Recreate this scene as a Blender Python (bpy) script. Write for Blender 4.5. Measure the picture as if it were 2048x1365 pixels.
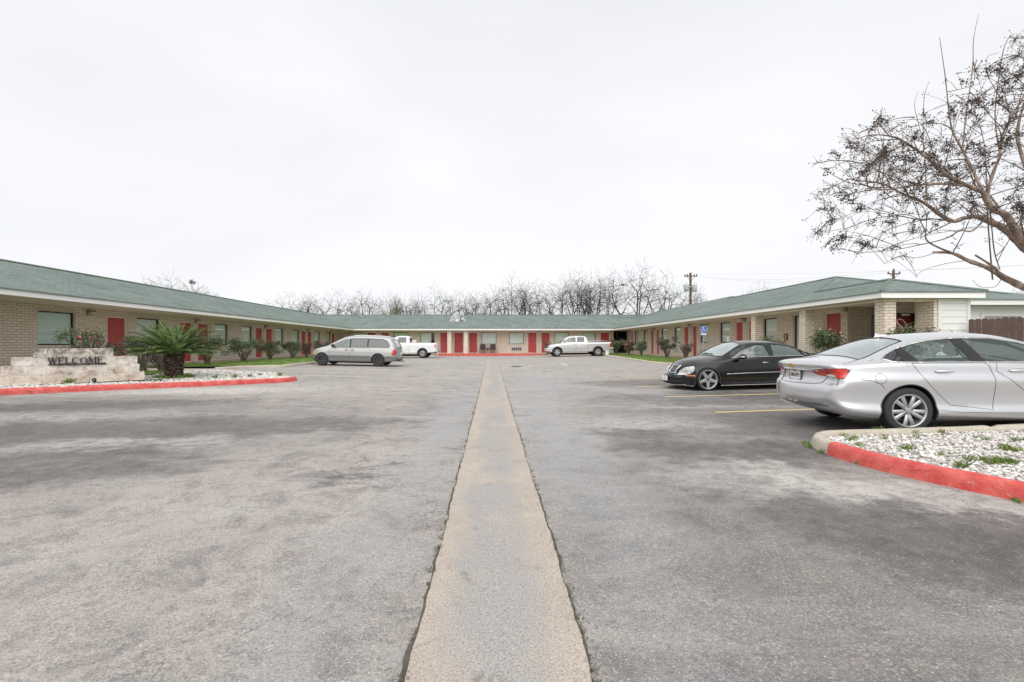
import bpy, bmesh, math, random
from mathutils import Vector, Matrix, Euler
from mathutils.bvhtree import BVHTree
R = math.radians
for o in list(bpy.data.objects):
    bpy.data.objects.remove(o)
SC = bpy.context.scene
COL = SC.collection

# ------------------------------------------------------------------ camera, sky, sun, exposure
CAMZ = 1.44
F, PX, PY = 900.0, 989.0, 690.0        # focal length and principal point in pixels of a 2048 px wide frame
cd = bpy.data.cameras.new("camera")
cd.sensor_width = 36.0
cd.lens = F / 2048 * 36
cd.shift_x = (1024 - PX) / 2048
cd.shift_y = (PY - 682.5) / 2048
cd.clip_start = 0.05
cd.clip_end = 3000
cam = bpy.data.objects.new("camera", cd)
COL.objects.link(cam)
cam.location = (0, 0, CAMZ)
cam.rotation_euler = (R(90), 0, 0)
SC.camera = cam

SUN_EL, SUN_AZ = R(50), R(190)         # overcast: only a faint broad sun, behind the camera to the left
W = bpy.data.worlds.new("World")
SC.world = W
W.use_nodes = True
wn, wl = W.node_tree.nodes, W.node_tree.links
wn.clear()
out = wn.new("ShaderNodeOutputWorld")
bg = wn.new("ShaderNodeBackground")
sky = wn.new("ShaderNodeTexSky")
sky.sky_type = 'NISHITA'
sky.sun_disc = False
sky.sun_elevation = SUN_EL
sky.sun_rotation = SUN_AZ
tc = wn.new("ShaderNodeTexCoord")
mp = wn.new("ShaderNodeMapping")
mp.inputs['Scale'].default_value = (1.0, 1.0, 2.6)
n1 = wn.new("ShaderNodeTexNoise")
n1.inputs['Scale'].default_value = 1.5
n1.inputs['Detail'].default_value = 5
n1.inputs['Roughness'].default_value = 0.45
n1.inputs['Distortion'].default_value = 0.3
cr = wn.new("ShaderNodeValToRGB")
cr.color_ramp.elements[0].position = 0.32
cr.color_ramp.elements[0].color = (8.6, 8.68, 9.0, 1)
cr.color_ramp.elements[1].position = 0.66
cr.color_ramp.elements[1].color = (9.75, 9.8, 9.95, 1)
mx = wn.new("ShaderNodeMix")
mx.data_type = 'RGBA'
mx.inputs['Factor'].default_value = 0.955
sep = wn.new("ShaderNodeSeparateXYZ")
hz = wn.new("ShaderNodeMapRange")
hz.inputs['From Min'].default_value = 0.0
hz.inputs['From Max'].default_value = 0.6
hz.inputs['To Min'].default_value = 1.05
hz.inputs['To Max'].default_value = 1.0
ml = wn.new("ShaderNodeVectorMath")
ml.operation = 'SCALE'
wl.new(tc.outputs['Generated'], mp.inputs['Vector'])
wl.new(mp.outputs['Vector'], n1.inputs['Vector'])
wl.new(n1.outputs['Fac'], cr.inputs['Fac'])
wl.new(tc.outputs['Generated'], sep.inputs['Vector'])
wl.new(sep.outputs['Z'], hz.inputs['Value'])
wl.new(cr.outputs['Color'], ml.inputs[0])
wl.new(hz.outputs['Result'], ml.inputs['Scale'])
wl.new(sky.outputs['Color'], mx.inputs['A'])
wl.new(ml.outputs['Vector'], mx.inputs['B'])
wl.new(mx.outputs['Result'], bg.inputs['Color'])
bg.inputs['Strength'].default_value = 0.0545
wl.new(bg.outputs['Background'], out.inputs['Surface'])

sd = bpy.data.lights.new("sun", 'SUN')
sd.energy = 1.5
sd.angle = R(85)
sd.color = (1.0, 0.97, 0.93)
sun = bpy.data.objects.new("sun", sd)
COL.objects.link(sun)
_d = Vector((math.sin(SUN_AZ) * math.cos(SUN_EL), math.cos(SUN_AZ) * math.cos(SUN_EL), math.sin(SUN_EL)))
sun.rotation_euler = _d.to_track_quat('Z', 'Y').to_euler()
SC.view_settings.view_transform = 'Standard'
SC.view_settings.look = 'None'
SC.view_settings.exposure = 0.9
SC.view_settings.gamma = 1.0
try:
    SC.cycles.max_bounces = 6
    SC.cycles.transparent_max_bounces = 12
except Exception:
    pass

# ------------------------------------------------------------------ small helpers
def P(x, y, Y):
    "a pixel of the 2048 px frame at depth Y as a point in the place"
    return Vector(((x - PX) * Y / F, Y, CAMZ - (y - PY) * Y / F))

GX = [-300, -40, -16, -8, 0, 8, 16, 40, 300]
GT = {-300: [.3, .3, .2, .1, 0, .12, .2, .3, .3],
      2: [.3, .3, .2, .1, 0, .12, .2, .3, .3],
      7: [.3, .32, .24, .11, 0, .135, .24, .3, .3],
      13: [.3, .36, .32, .14, .02, .13, .28, .35, .35],
      24: [.4, .46, .45, .29, .14, .30, .42, .45, .45],
      35: [.4, .46, .45, .29, .24, .37, .44, .45, .45],
      41: [.4, .46, .42, .27, .255, .41, .46, .45, .45],
      49: [.4, .46, .42, .28, .27, .38, .44, .45, .45],
      300: [.4] * 9}
GY = sorted(GT)
def _iv(a, v):
    for i in range(len(a) - 1):
        if v <= a[i + 1]:
            break
    t = min(1, max(0, (v - a[i]) / (a[i + 1] - a[i])))
    return i, t
def gz(x, y):
    "height of the tarmac"
    i, t = _iv(GX, x)
    j, u = _iv(GY, y)
    u = u * u * (3 - 2 * u) * .5 + u * .5
    a, b = GT[GY[j]], GT[GY[j + 1]]
    return (a[i] * (1 - t) + a[i + 1] * t) * (1 - u) + (b[i] * (1 - t) + b[i + 1] * t) * u
def G(px, py, dz=0.0):
    "where the sight line through a pixel meets the tarmac (raised by dz)"
    Y = 10.0
    for _ in range(60):
        p = P(px, py, Y)
        Yn = (CAMZ - gz(p.x, Y) - dz) * F / max(py - PY, 1)
        Y = .5 * Y + .5 * Yn
    p = P(px, py, Y)
    return Vector((p.x, p.y, gz(p.x, p.y) + dz))

def tag(o, label=None, cat=None, group=None, kind=None):
    if label: o['label'] = label
    if cat: o['category'] = cat
    if group: o['group'] = group
    if kind: o['kind'] = kind
    return o
def empty(name, loc=(0, 0, 0), rot=(0, 0, 0), **k):
    o = bpy.data.objects.new(name, None)
    o.empty_display_size = 0.2
    COL.objects.link(o)
    o.location = loc
    o.rotation_euler = rot
    return tag(o, **k)
def woff(o):
    v = Vector((0, 0, 0))
    while o is not None:
        v += o.location
        o = o.parent
    return v
def copy_tree(o, parent=None):
    c = o.copy()
    COL.objects.link(c)
    c.parent = parent
    for ch in list(o.children):
        copy_tree(ch, c)
    return c

class MB:
    "collects faces; build() links them as ONE mesh object"
    def __init__(s):
        s.v, s.f, s.m = [], [], []
        s.mi = 0
    def add(s, vs, fs):
        n = len(s.v)
        s.v.extend([tuple(v) for v in vs])
        for f in fs:
            s.f.append(tuple(i + n for i in f))
            s.m.append(s.mi)
        return s
    def box(s, x0, y0, z0, x1, y1, z1):
        if x0 > x1: x0, x1 = x1, x0
        if y0 > y1: y0, y1 = y1, y0
        if z0 > z1: z0, z1 = z1, z0
        return s.add([(x0, y0, z0), (x1, y0, z0), (x1, y1, z0), (x0, y1, z0), (x0, y0, z1), (x1, y0, z1), (x1, y1, z1), (x0, y1, z1)],
                     [(0, 3, 2, 1), (4, 5, 6, 7), (0, 1, 5, 4), (1, 2, 6, 5), (2, 3, 7, 6), (3, 0, 4, 7)])
    def bbox(s, x0, y0, z0, x1, y1, z1, b=.01):
        "box with chamfered edges"
        bm = bmesh.new()
        bmesh.ops.create_cube(bm, size=1)
        for v in bm.verts:
            v.co = Vector(((x0 + x1) / 2 + v.co.x * abs(x1 - x0), (y0 + y1) / 2 + v.co.y * abs(y1 - y0), (z0 + z1) / 2 + v.co.z * abs(z1 - z0)))
        bmesh.ops.bevel(bm, geom=bm.edges[:], offset=b, segments=2, affect='EDGES', profile=.6)
        return s.bm(bm)
    def bm(s, bm, mat=None):
        bm.verts.index_update()
        s.add([(mat @ v.co if mat else v.co) for v in bm.verts], [[v.index for v in f.verts] for f in bm.faces])
        bm.free()
        return s
    def tube(s, pts, rad, n=6, cap=True, closed=False):
        pts = [Vector(p) for p in pts]
        if not isinstance(rad, (list, tuple)):
            rad = [rad] * len(pts)
        N = len(pts)
        vs, fs = [], []
        up = None
        for i, p in enumerate(pts):
            if closed:
                d = pts[(i + 1) % N] - pts[i - 1]
            else:
                d = pts[min(i + 1, N - 1)] - pts[max(i - 1, 0)]
            if d.length < 1e-9: d = Vector((0, 0, 1))
            d.normalize()
            if up is None:
                up = Vector((0, 0, 1)) if abs(d.z) < .9 else Vector((1, 0, 0))
            a = d.cross(up)
            if a.length < 1e-6: a = d.orthogonal()
            a.normalize()
            b = a.cross(d).normalized()
            up = b
            for k in range(n):
                t = 2 * math.pi * k / n
                vs.append(p + a * (math.cos(t) * rad[i]) + b * (math.sin(t) * rad[i]))
        for i in range(N if closed else N - 1):
            j = (i + 1) % N
            for k in range(n):
                fs.append((i * n + k, i * n + (k + 1) % n, j * n + (k + 1) % n, j * n + k))
        if cap and not closed:
            fs.append(tuple(range(n))[::-1])
            fs.append(tuple((N - 1) * n + k for k in range(n)))
        return s.add(vs, fs)
    def lathe(s, prof, n=32, mat=None, closed=False):
        "profile of (radius, height) turned round z"
        vs, fs = [], []
        m = len(prof)
        for i in range(n):
            t = 2 * math.pi * i / n
            for r, z in prof:
                v = Vector((r * math.cos(t), r * math.sin(t), z))
                vs.append(mat @ v if mat else v)
        for i in range(n):
            j = (i + 1) % n
            for k in range(m if closed else m - 1):
                l = (k + 1) % m
                fs.append((i * m + k, j * m + k, j * m + l, i * m + l))
        return s.add(vs, fs)
    def prism(s, poly, mat, depth):
        "2-D polygon (x, y) extruded along local z by depth, through mat"
        n = len(poly)
        vs = [mat @ Vector((x, y, 0)) for x, y in poly] + [mat @ Vector((x, y, depth)) for x, y in poly]
        return s.add(vs, [tuple(range(n))[::-1], tuple(range(n, 2 * n))] + [(i, (i + 1) % n, n + (i + 1) % n, n + i) for i in range(n)])
    def build(s, name, mat, parent=None, world=False, smooth=False, sharp=None, uv=True, jitter=None):
        me = bpy.data.meshes.new(name)
        off = woff(parent) if (world and parent) else Vector((0, 0, 0))
        me.from_pydata([(x - off.x, y - off.y, z - off.z) for x, y, z in s.v] if world and parent else s.v, [], s.f)
        mats = mat if isinstance(mat, (list, tuple)) else [mat]
        for m_ in mats: me.materials.append(m_)
        if len(mats) > 1:
            me.polygons.foreach_set('material_index', s.m)
        me.update()
        if uv:
            ul = me.uv_layers.new(name='UVMap')
            dat = [0.0] * (2 * len(me.loops))
            V = s.v
            for p in me.polygons:
                nx, ny, nz = (abs(c) for c in p.normal)
                for li in p.loop_indices:
                    x, y, z = V[me.loops[li].vertex_index]
                    if nz >= nx and nz >= ny: a, b = x, y
                    elif nx >= ny: a, b = y, z
                    else: a, b = x, z
                    dat[2 * li], dat[2 * li + 1] = a, b
            ul.data.foreach_set('uv', dat)
        if smooth:
            me.polygons.foreach_set('use_smooth', [True] * len(me.polygons))
            if sharp: me.set_sharp_from_angle(angle=R(sharp))
        o = bpy.data.objects.new(name, me)
        COL.objects.link(o)
        if parent: o.parent = parent
        return o

# ------------------------------------------------------------------ materials
class NT:
    def __init__(s, name):
        s.mat = bpy.data.materials.new(name)
        s.mat.use_nodes = True
        s.n = s.mat.node_tree.nodes
        s.l = s.mat.node_tree.links
        s.b = s.n['Principled BSDF']
        s.out = s.n['Material Output']
    def node(s, t, **k):
        nd = s.n.new(t)
        for a, v in k.items():
            setattr(nd, a, v)
        return nd
    def link(s, a, b): s.l.new(a, b)
    def coord(s, kind='Object', scale=(1, 1, 1), rot=(0, 0, 0)):
        t = s.node('ShaderNodeTexCoord')
        m = s.node('ShaderNodeMapping')
        m.inputs['Scale'].default_value = scale
        m.inputs['Rotation'].default_value = rot
        s.link(t.outputs[kind], m.inputs['Vector'])
        return m.outputs['Vector']
    def noise(s, vec, scale, detail=3, rough=.55, dist=0):
        t = s.node('ShaderNodeTexNoise')
        t.inputs['Scale'].default_value = scale
        t.inputs['Detail'].default_value = detail
        t.inputs['Roughness'].default_value = rough
        t.inputs['Distortion'].default_value = dist
        if vec is not None: s.link(vec, t.inputs['Vector'])
        return t.outputs['Fac']
    def ramp(s, fac, stops):
        c = s.node('ShaderNodeValToRGB')
        e = c.color_ramp.elements
        while len(e) < len(stops): e.new(.5)
        for i, (p, col) in enumerate(stops):
            e[i].position = p
            e[i].color = (col, col, col, 1) if isinstance(col, (int, float)) else (*col, 1)
        s.link(fac, c.inputs['Fac'])
        return c.outputs['Color']
    def mix(s, fac, a, b, blend='MIX'):
        m = s.node('ShaderNodeMix', data_type='RGBA', blend_type=blend)
        for nm, v in (('Factor', fac), ('A', a), ('B', b)):
            if isinstance(v, (int, float)):
                m.inputs[nm].default_value = v if nm == 'Factor' else (v, v, v, 1)
            elif isinstance(v, tuple):
                m.inputs[nm].default_value = (*v, 1)
            else: s.link(v, m.inputs[nm])
        return m.outputs['Result']
    def math(s, op, a, b=0.0, clamp=False):
        m = s.node('ShaderNodeMath', operation=op, use_clamp=clamp)
        for i, v in enumerate((a, b)):
            if isinstance(v, (int, float)): m.inputs[i].default_value = v
            else: s.link(v, m.inputs[i])
        return m.outputs[0]
    def bump(s, h, strength=.3, dist=.01):
        b = s.node('ShaderNodeBump')
        b.inputs['Strength'].default_value = strength
        b.inputs['Distance'].default_value = dist
        s.link(h, b.inputs['Height'])
        s.link(b.outputs['Normal'], s.b.inputs['Normal'])
    def set(s, **k):
        names = {'color': 'Base Color', 'rough': 'Roughness', 'metal': 'Metallic', 'spec': 'Specular IOR Level', 'coat': 'Coat Weight', 'coatr': 'Coat Roughness', 'trans': 'Transmission Weight', 'alpha': 'Alpha', 'sss': 'Subsurface Weight'}
        for a, v in k.items():
            i = s.b.inputs[names[a]]
            if isinstance(v, (int, float)): i.default_value = v
            elif isinstance(v, tuple): i.default_value = (*v, 1)
            else: s.link(v, i)
        return s.mat

def simple(name, col, rough=.6, metal=0, var=.12, scale=6, spec=.5, bump=0, coat=0):
    t = NT(name)
    v = t.coord()
    n = t.noise(v, scale, 4)
    c = t.mix(n, tuple(x * (1 - var) for x in col), tuple(min(1, x * (1 + var)) for x in col))
    if bump: t.bump(t.noise(v, scale * 6, 3), bump)
    return t.set(color=c, rough=rough, metal=metal, spec=spec, coat=coat)

M = {}
M['cream_trim'] = simple('cream_trim', (.74, .68, .60), .55)
M['fascia'] = simple('fascia_paint', (.90, .89, .87), .5, var=.05, scale=2)
M['soffit'] = simple('soffit_paint', (.82, .75, .65), .7, var=.06, scale=3)
M['siding'] = simple('white_siding', (.76, .77, .75), .5, var=.04, scale=2)
M['red_door'] = simple('red_door_paint', (.47, .052, .05), .42, var=.10, scale=3)
M['dark_frame'] = simple('dark_bronze_frame', (.018, .018, .02), .35, metal=.3)
M['black'] = simple('black_metal', (.02, .02, .022), .45)
M['blackp'] = simple('black_plastic', (.025, .025, .027), .6)
M['rubber'] = simple('tyre_rubber', (.030, .030, .031), .78, var=.25, scale=9, bump=.1)
M['chrome'] = simple('chrome', (.75, .75, .76), .12, metal=1, var=.02)
M['alloy'] = simple('alloy_rim', (.42, .43, .44), .35, metal=.7, var=.05)
M['steelw'] = simple('steel_wheel', (.045, .045, .048), .6, var=.3)
M['dull_metal'] = simple('galvanised_metal', (.36, .37, .38), .5, metal=.5)
M['white_plastic'] = simple('white_plastic', (.75, .75, .74), .4, var=.04)
M['wood_pole'] = simple('pole_wood', (.13, .085, .06), .85, var=.3, scale=5)
M['fence_wood'] = simple('fence_stain', (.115, .075, .06), .8, var=.25, scale=3)
M['curtain'] = simple('curtain_cloth', (.88, .90, .86), .8, var=.06)
M['blind'] = simple('blind_vinyl', (.78, .90, .89), .6, var=.04)
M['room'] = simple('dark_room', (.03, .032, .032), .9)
M['seat'] = simple('seat_fabric', (.035, .036, .04), .85, var=.2)
M['seat_grey'] = simple('seat_leather_grey', (.10, .105, .11), .6, var=.2)
M['plate'] = simple('number_plate', (.80, .80, .78), .4, var=.04)
M['gold'] = simple('gold_badge', (.60, .36, .08), .25, metal=.8)
M['amber'] = simple('amber_lens', (.75, .22, .03), .2, var=.1, coat=.6)
M['orange_old'] = simple('aged_amber_lens', (.70, .45, .18), .25, var=.1, coat=.5)
M['vinyl'] = simple('maroon_vinyl', (.06, .018, .022), .4, var=.2)
M['chair_wood'] = simple('chair_wood', (.30, .17, .10), .5, var=.2)
M['insulator'] = simple('insulator_glaze', (.10, .06, .05), .3)
M['transformer'] = simple('transformer_paint', (.42, .45, .46), .4, var=.08)
M['blue_sign'] = simple('blue_sign_face', (.03, .12, .50), .35, var=.05)
M['sign_white'] = simple('white_sign_paint', (.80, .80, .80), .35, var=.03)
M['timber'] = simple('edging_timber', (.055, .05, .045), .9, var=.4)
M['pink'] = simple('pink_petals', (.75, .20, .25), .6, var=.35, scale=12)
M['palepink'] = simple('pale_pink_petals', (.75, .45, .42), .6, var=.2, scale=12)
M['stem'] = simple('rose_stem', (.13, .11, .08), .8, var=.3)
M['green_panel'] = simple('roof_vent_paint', (.22, .27, .24), .6)
M['vend_red'] = simple('vending_panel', (.17, .022, .030), .25, var=.12, coat=.4)
M['vend_cream'] = simple('vending_ribbon', (.62, .50, .42), .3, var=.05)
M['bottle_grey'] = simple('bottle_print', (.25, .25, .26), .3, var=.3, scale=20)
M['number_brown'] = simple('number_plaque', (.22, .09, .05), .5)
M['light_glass'] = simple('lamp_glass', (.55, .52, .46), .25)
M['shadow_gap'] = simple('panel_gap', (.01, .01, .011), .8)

def leafmat(name, c1, c2, c3, rough=.45, scale=7, trans=.0):
    t = NT(name)
    v = t.coord('Object')
    n = t.noise(v, scale, 4, .6)
    i = t.node('ShaderNodeNewGeometry')
    f = t.math('ADD', t.math('MULTIPLY', n, .5), t.math('MULTIPLY', i.outputs['Random Per Island'], .5))
    c = t.ramp(f, [(.25, c1), (.5, c2), (.75, c3)])
    return t.set(color=c, rough=rough, spec=.4)
M['rose_leaf'] = leafmat('rose_leaf', (.028, .045, .020), (.075, .115, .045), (.21, .26, .12))
M['rose_leaf_dark'] = leafmat('dark_rose_leaf', (.026, .036, .025), (.07, .085, .055), (.19, .19, .13))
M['rose_leaf_red'] = leafmat('reddish_rose_leaf', (.045, .030, .020), (.13, .09, .055), (.25, .16, .10))
M['sago_leaf'] = leafmat('sago_leaf', (.030, .065, .016), (.085, .165, .035), (.24, .33, .11), rough=.35)
M['sago_trunk'] = leafmat('sago_trunk', (.03, .018, .012), (.085, .05, .036), (.24, .19, .15), rough=.9, scale=14)
M['grass'] = leafmat('grass_blade', (.09, .15, .03), (.16, .26, .05), (.28, .36, .10), rough=.6, scale=2)
M['weed'] = leafmat('weed_leaf', (.08, .14, .02), (.15, .24, .05), (.28, .36, .10), rough=.6, scale=4)
M['bark'] = simple('tree_bark', (.055, .047, .044), .9, var=.25, scale=3)
M['twig'] = simple('far_twig', (.080, .070, .066), .9, var=.2, scale=3)
M['ever'] = leafmat('far_evergreen', (.09, .10, .05), (.17, .18, .09), (.28, .28, .15), rough=.7, scale=2)
def myrtle():
    t = NT('crape_myrtle_bark')
    v = t.coord('Object', (1, 1, .5))
    n = t.noise(v, 9, 5, .65)
    c = t.ramp(n, [(.3, (.095, .062, .048)), (.5, (.22, .16, .125)), (.68, (.42, .34, .28))])
    t.bump(n, .5, .01)
    return t.set(color=c, rough=.75)
M['myrtle'] = myrtle()
M['myrtle_twig'] = simple('myrtle_twig', (.13, .098, .078), .8, var=.3, scale=6)
M['seed'] = leafmat('seed_pod', (.018, .012, .012), (.042, .028, .026), (.10, .06, .045), rough=.7, scale=9)
def rockmat():
    t = NT('white_pebbles')
    i = t.node('ShaderNodeNewGeometry')
    v = t.coord('Object')
    n = t.noise(v, 30, 3)
    f = t.math('ADD', t.math('MULTIPLY', i.outputs['Random Per Island'], .8), t.math('MULTIPLY', n, .2))
    c = t.ramp(f, [(.05, (.22, .19, .165)), (.22, (.44, .41, .38)), (.5, (.64, .615, .58)), (.8, (.78, .76, .735)), (1, (.86, .85, .83))])
    return t.set(color=c, rough=.6)
M['rock'] = rockmat()
def bedmat():
    t = NT('bed_soil')
    v = t.coord('Object')
    n = t.noise(v, 40, 4, .7)
    c = t.ramp(n, [(.38, (.06, .045, .035)), (.5, (.34, .31, .27)), (.6, (.60, .57, .53))])
    return t.set(color=c, rough=.9)
M['soil'] = bedmat()
def lawnmat():
    t = NT('lawn_ground')
    v = t.coord('Object')
    n = t.noise(v, 3, 6, .7)
    m = t.noise(v, 60, 3, .7)
    c = t.ramp(n, [(.3, (.13, .20, .04)), (.55, (.20, .30, .06)), (.8, (.30, .35, .12))])
    c = t.mix(t.ramp(m, [(.35, 1.0), (.6, 0.0)]), c, (.08, .13, .03))
    t.bump(m, .8, .03)
    return t.set(color=c, rough=.9)
M['lawn'] = lawnmat()

def brickmat(name, c1, c2, mortar, dark=(.2, .2, .2)):
    t = NT(name)
    v = t.coord('UV')
    b = t.node('ShaderNodeTexBrick')
    b.offset = .5
    b.inputs['Scale'].default_value = 1
    b.inputs['Brick Width'].default_value = .285
    b.inputs['Row Height'].default_value = .095
    b.inputs['Mortar Size'].default_value = .008
    b.inputs['Mortar Smooth'].default_value = .25
    b.inputs['Bias'].default_value = 0
    b.inputs['Color1'].default_value = (*c1, 1)
    b.inputs['Color2'].default_value = (*c2, 1)
    b.inputs['Mortar'].default_value = (*mortar, 1)
    t.link(v, b.inputs['Vector'])
    n = t.noise(v, 1.3, 5, .6)
    m = t.noise(v, 45, 3, .6)
    c = t.mix(t.ramp(n, [(.3, .16), (.7, 0.0)]), b.outputs['Color'], tuple(x * .72 for x in c1))
    c = t.mix(t.ramp(m, [(.35, .3), (.6, 0.0)]), c, tuple(x * .68 for x in c1))
    h = t.math('ADD', t.math('MULTIPLY', t.math('SUBTRACT', 1.0, b.outputs['Fac']), 1.0), t.math('MULTIPLY', m, .25))
    t.bump(h, .7, .008)
    return t.set(color=c, rough=.88, spec=.25)
M['brick'] = brickmat('tan_brick', (.86, .755, .645), (.73, .63, .525), (.27, .215, .16))

def roofmat():
    t = NT('green_shingles')
    v = t.coord('UV')
    b = t.node('ShaderNodeTexBrick')
    b.offset = .5
    b.inputs['Brick Width'].default_value = .28
    b.inputs['Row Height'].default_value = .14
    b.inputs['Scale'].default_value = 1
    b.inputs['Mortar Size'].default_value = .010
    b.inputs['Mortar Smooth'].default_value = .6
    b.inputs['Color1'].default_value = (.108, .145, .128, 1)
    b.inputs['Color2'].default_value = (.212, .256, .232, 1)
    b.inputs['Mortar'].default_value = (.06, .082, .072, 1)
    t.link(v, b.inputs['Vector'])
    n = t.noise(v, .7, 6, .62, .4)
    n2 = t.noise(t.coord('UV', (1, 2.2, 1)), 9, 6, .75)
    c = t.mix(t.ramp(n, [(.35, 0.0), (.70, .6)]), b.outputs['Color'], (.285, .300, .290))
    c = t.mix(t.ramp(n2, [(.35, .55), (.62, 0.0)]), c, (.10, .155, .13))
    t.bump(t.math('ADD', t.math('MULTIPLY', b.outputs['Fac'], -1), n2), .6, .012)
    return t.set(color=c, rough=.9, spec=.2)
M['roof'] = roofmat()

def asphalt():
    t = NT('weathered_asphalt')
    v = t.coord('Object')
    fine = t.noise(v, 88, 4, .85)
    fine2 = t.noise(v, 33, 5, .75)
    mid = t.noise(v, 1.9, 8, .72, .8)
    mid2 = t.noise(v, 6.5, 6, .7, .5)
    big = t.noise(v, .30, 6, .62, .9)
    stre = t.noise(t.coord('Object', (.30, 1.15, 1), (0, 0, R(-16))), 1.3, 8, .72, .8)
    c = t.ramp(big, [(.32, (.215, .200, .190)), (.5, (.290, .266, .249)), (.68, (.350, .318, .294))])
    wob = t.node('ShaderNodeTexNoise')
    wob.inputs['Scale'].default_value = 1.1
    wob.inputs['Detail'].default_value = 8
    wob.inputs['Roughness'].default_value = .7
    t.link(v, wob.inputs['Vector'])
    add = t.node('ShaderNodeVectorMath', operation='MULTIPLY_ADD')
    add.inputs[1].default_value = (2.6, 2.6, 0)
    add.inputs[2].default_value = (-1.3, -1.3, 0)
    t.link(wob.outputs['Color'], add.inputs[0])
    av = t.node('ShaderNodeVectorMath', operation='ADD')
    t.link(v, av.inputs[0]); t.link(add.outputs['Vector'], av.inputs[1])
    def blob(cx, cy, rx, ry, soft=.5, rot=0):
        m_ = t.node('ShaderNodeMapping', vector_type='TEXTURE')
        m_.inputs['Location'].default_value = (cx, cy, 0)
        m_.inputs['Rotation'].default_value = (0, 0, R(rot))
        m_.inputs['Scale'].default_value = (rx, ry, 1e6)
        t.link(av.outputs['Vector'], m_.inputs['Vector'])
        l_ = t.node('ShaderNodeVectorMath', operation='LENGTH')
        t.link(m_.outputs['Vector'], l_.inputs[0])
        r_ = t.node('ShaderNodeMapRange', interpolation_type='SMOOTHSTEP')
        r_.inputs['From Min'].default_value = 1 + soft
        r_.inputs['From Max'].default_value = 1 - soft
        t.link(l_.outputs['Value'], r_.inputs['Value'])
        return r_.outputs['Result']
    def total(bl):
        r_ = bl[0]
        for x in bl[1:]: r_ = t.math('MAXIMUM', r_, x)
        return r_
    mm = t.math('MULTIPLY', t.ramp(mid, [(.36, .35), (.60, 1.0)]), 1.0)
    # old oil and damp stains; blobs by the cars also paint in contact shade
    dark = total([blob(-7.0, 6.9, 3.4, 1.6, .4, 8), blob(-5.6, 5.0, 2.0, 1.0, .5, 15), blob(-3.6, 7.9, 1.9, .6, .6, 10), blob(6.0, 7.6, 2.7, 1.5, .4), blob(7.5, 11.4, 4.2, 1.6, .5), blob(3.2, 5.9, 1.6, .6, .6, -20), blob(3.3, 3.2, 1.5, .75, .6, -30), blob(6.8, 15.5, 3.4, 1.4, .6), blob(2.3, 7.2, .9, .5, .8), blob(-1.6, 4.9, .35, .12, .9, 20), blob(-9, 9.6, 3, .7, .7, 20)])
    lite = total([blob(-5.2, 6.25, 1.5, .34, .8, 14), blob(2.75, 8.1, 1.0, .75, .8), blob(3.3, 4.5, 1.5, .26, .9, -32), blob(2.7, 4.9, .8, .4, .9, -10), blob(4.4, 3.6, 1.2, .16, .9, -28), blob(-7.6, 8.3, 2.0, .5, .8, 10), blob(-8.2, 12.6, 2.6, .8, .8, 20), blob(4.6, 9.9, 1.4, .22, .9)])
    pale = total([blob(-2.2, 3.9, 1.9, 3.6, .6), blob(0, 32, 13, 17, .35), blob(1.0, 9.5, 1.2, 3.5, .8), blob(-5.0, 14, 4.5, 2.5, .7)])
    c = t.mix(t.math('MULTIPLY', pale, .55), c, (.435, .400, .372))
    c = t.mix(t.ramp(mid, [(.36, .62), (.50, 0.0)]), c, (.125, .120, .119))
    c = t.mix(t.ramp(mid2, [(.36, .35), (.52, 0.0)]), c, (.13, .126, .124))
    c = t.mix(t.ramp(stre, [(.52, 0.0), (.66, .7)]), c, (.44, .415, .39))
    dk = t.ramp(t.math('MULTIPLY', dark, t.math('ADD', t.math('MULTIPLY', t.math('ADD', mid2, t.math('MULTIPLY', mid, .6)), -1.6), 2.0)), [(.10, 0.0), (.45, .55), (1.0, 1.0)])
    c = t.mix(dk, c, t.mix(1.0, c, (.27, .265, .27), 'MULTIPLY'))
    c = t.mix(t.math('MULTIPLY', lite, t.ramp(mid2, [(.36, .15), (.56, .9)])), c, (.56, .53, .50))
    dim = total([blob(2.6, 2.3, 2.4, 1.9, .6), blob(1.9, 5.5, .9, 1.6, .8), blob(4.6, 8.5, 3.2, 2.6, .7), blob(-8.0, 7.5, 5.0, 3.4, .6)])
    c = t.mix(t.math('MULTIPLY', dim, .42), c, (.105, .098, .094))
    wet = total([blob(.95, 8, .45, 6.5, .7), blob(1.6, 16, 1.0, 3.6, .8), blob(3.2, 14, .5, 3.6, .8, 42), blob(-.85, 9, .35, 6, .8)])
    c = t.mix(t.math('MULTIPLY', wet, .5), c, (.29, .305, .32))
    # aggregate grains
    keep = t.math('SUBTRACT', 1.0, t.math('MULTIPLY', dk, .6))
    c = t.mix(t.ramp(fine, [(.36, .72), (.47, 0.0)]), c, (.048, .045, .042))
    c = t.mix(t.math('MULTIPLY', keep, t.ramp(fine, [(.56, 0.0), (.66, .65)])), c, (.78, .71, .62))
    c = t.mix(t.ramp(fine2, [(.34, .45), (.45, 0.0)]), c, (.075, .071, .068))
    c = t.mix(t.math('MULTIPLY', keep, t.ramp(fine2, [(.58, 0.0), (.68, .45)])), c, (.62, .57, .51))
    # cracks, long and thin, only in places
    vo = t.node('ShaderNodeTexVoronoi', feature='DISTANCE_TO_EDGE')
    vo.inputs['Scale'].default_value = .30
    t.link(av.outputs['Vector'], vo.inputs['Vector'])
    crk = t.ramp(vo.outputs['Distance'], [(0, 1.0), (.006, 0.0)])
    c = t.mix(t.math('MULTIPLY', crk, t.ramp(big, [(.44, 0.0), (.56, .7)])), c, (.04, .038, .036))
    t.bump(t.math('ADD', fine, t.math('MULTIPLY', fine2, .3)), .7, .005)
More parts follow.
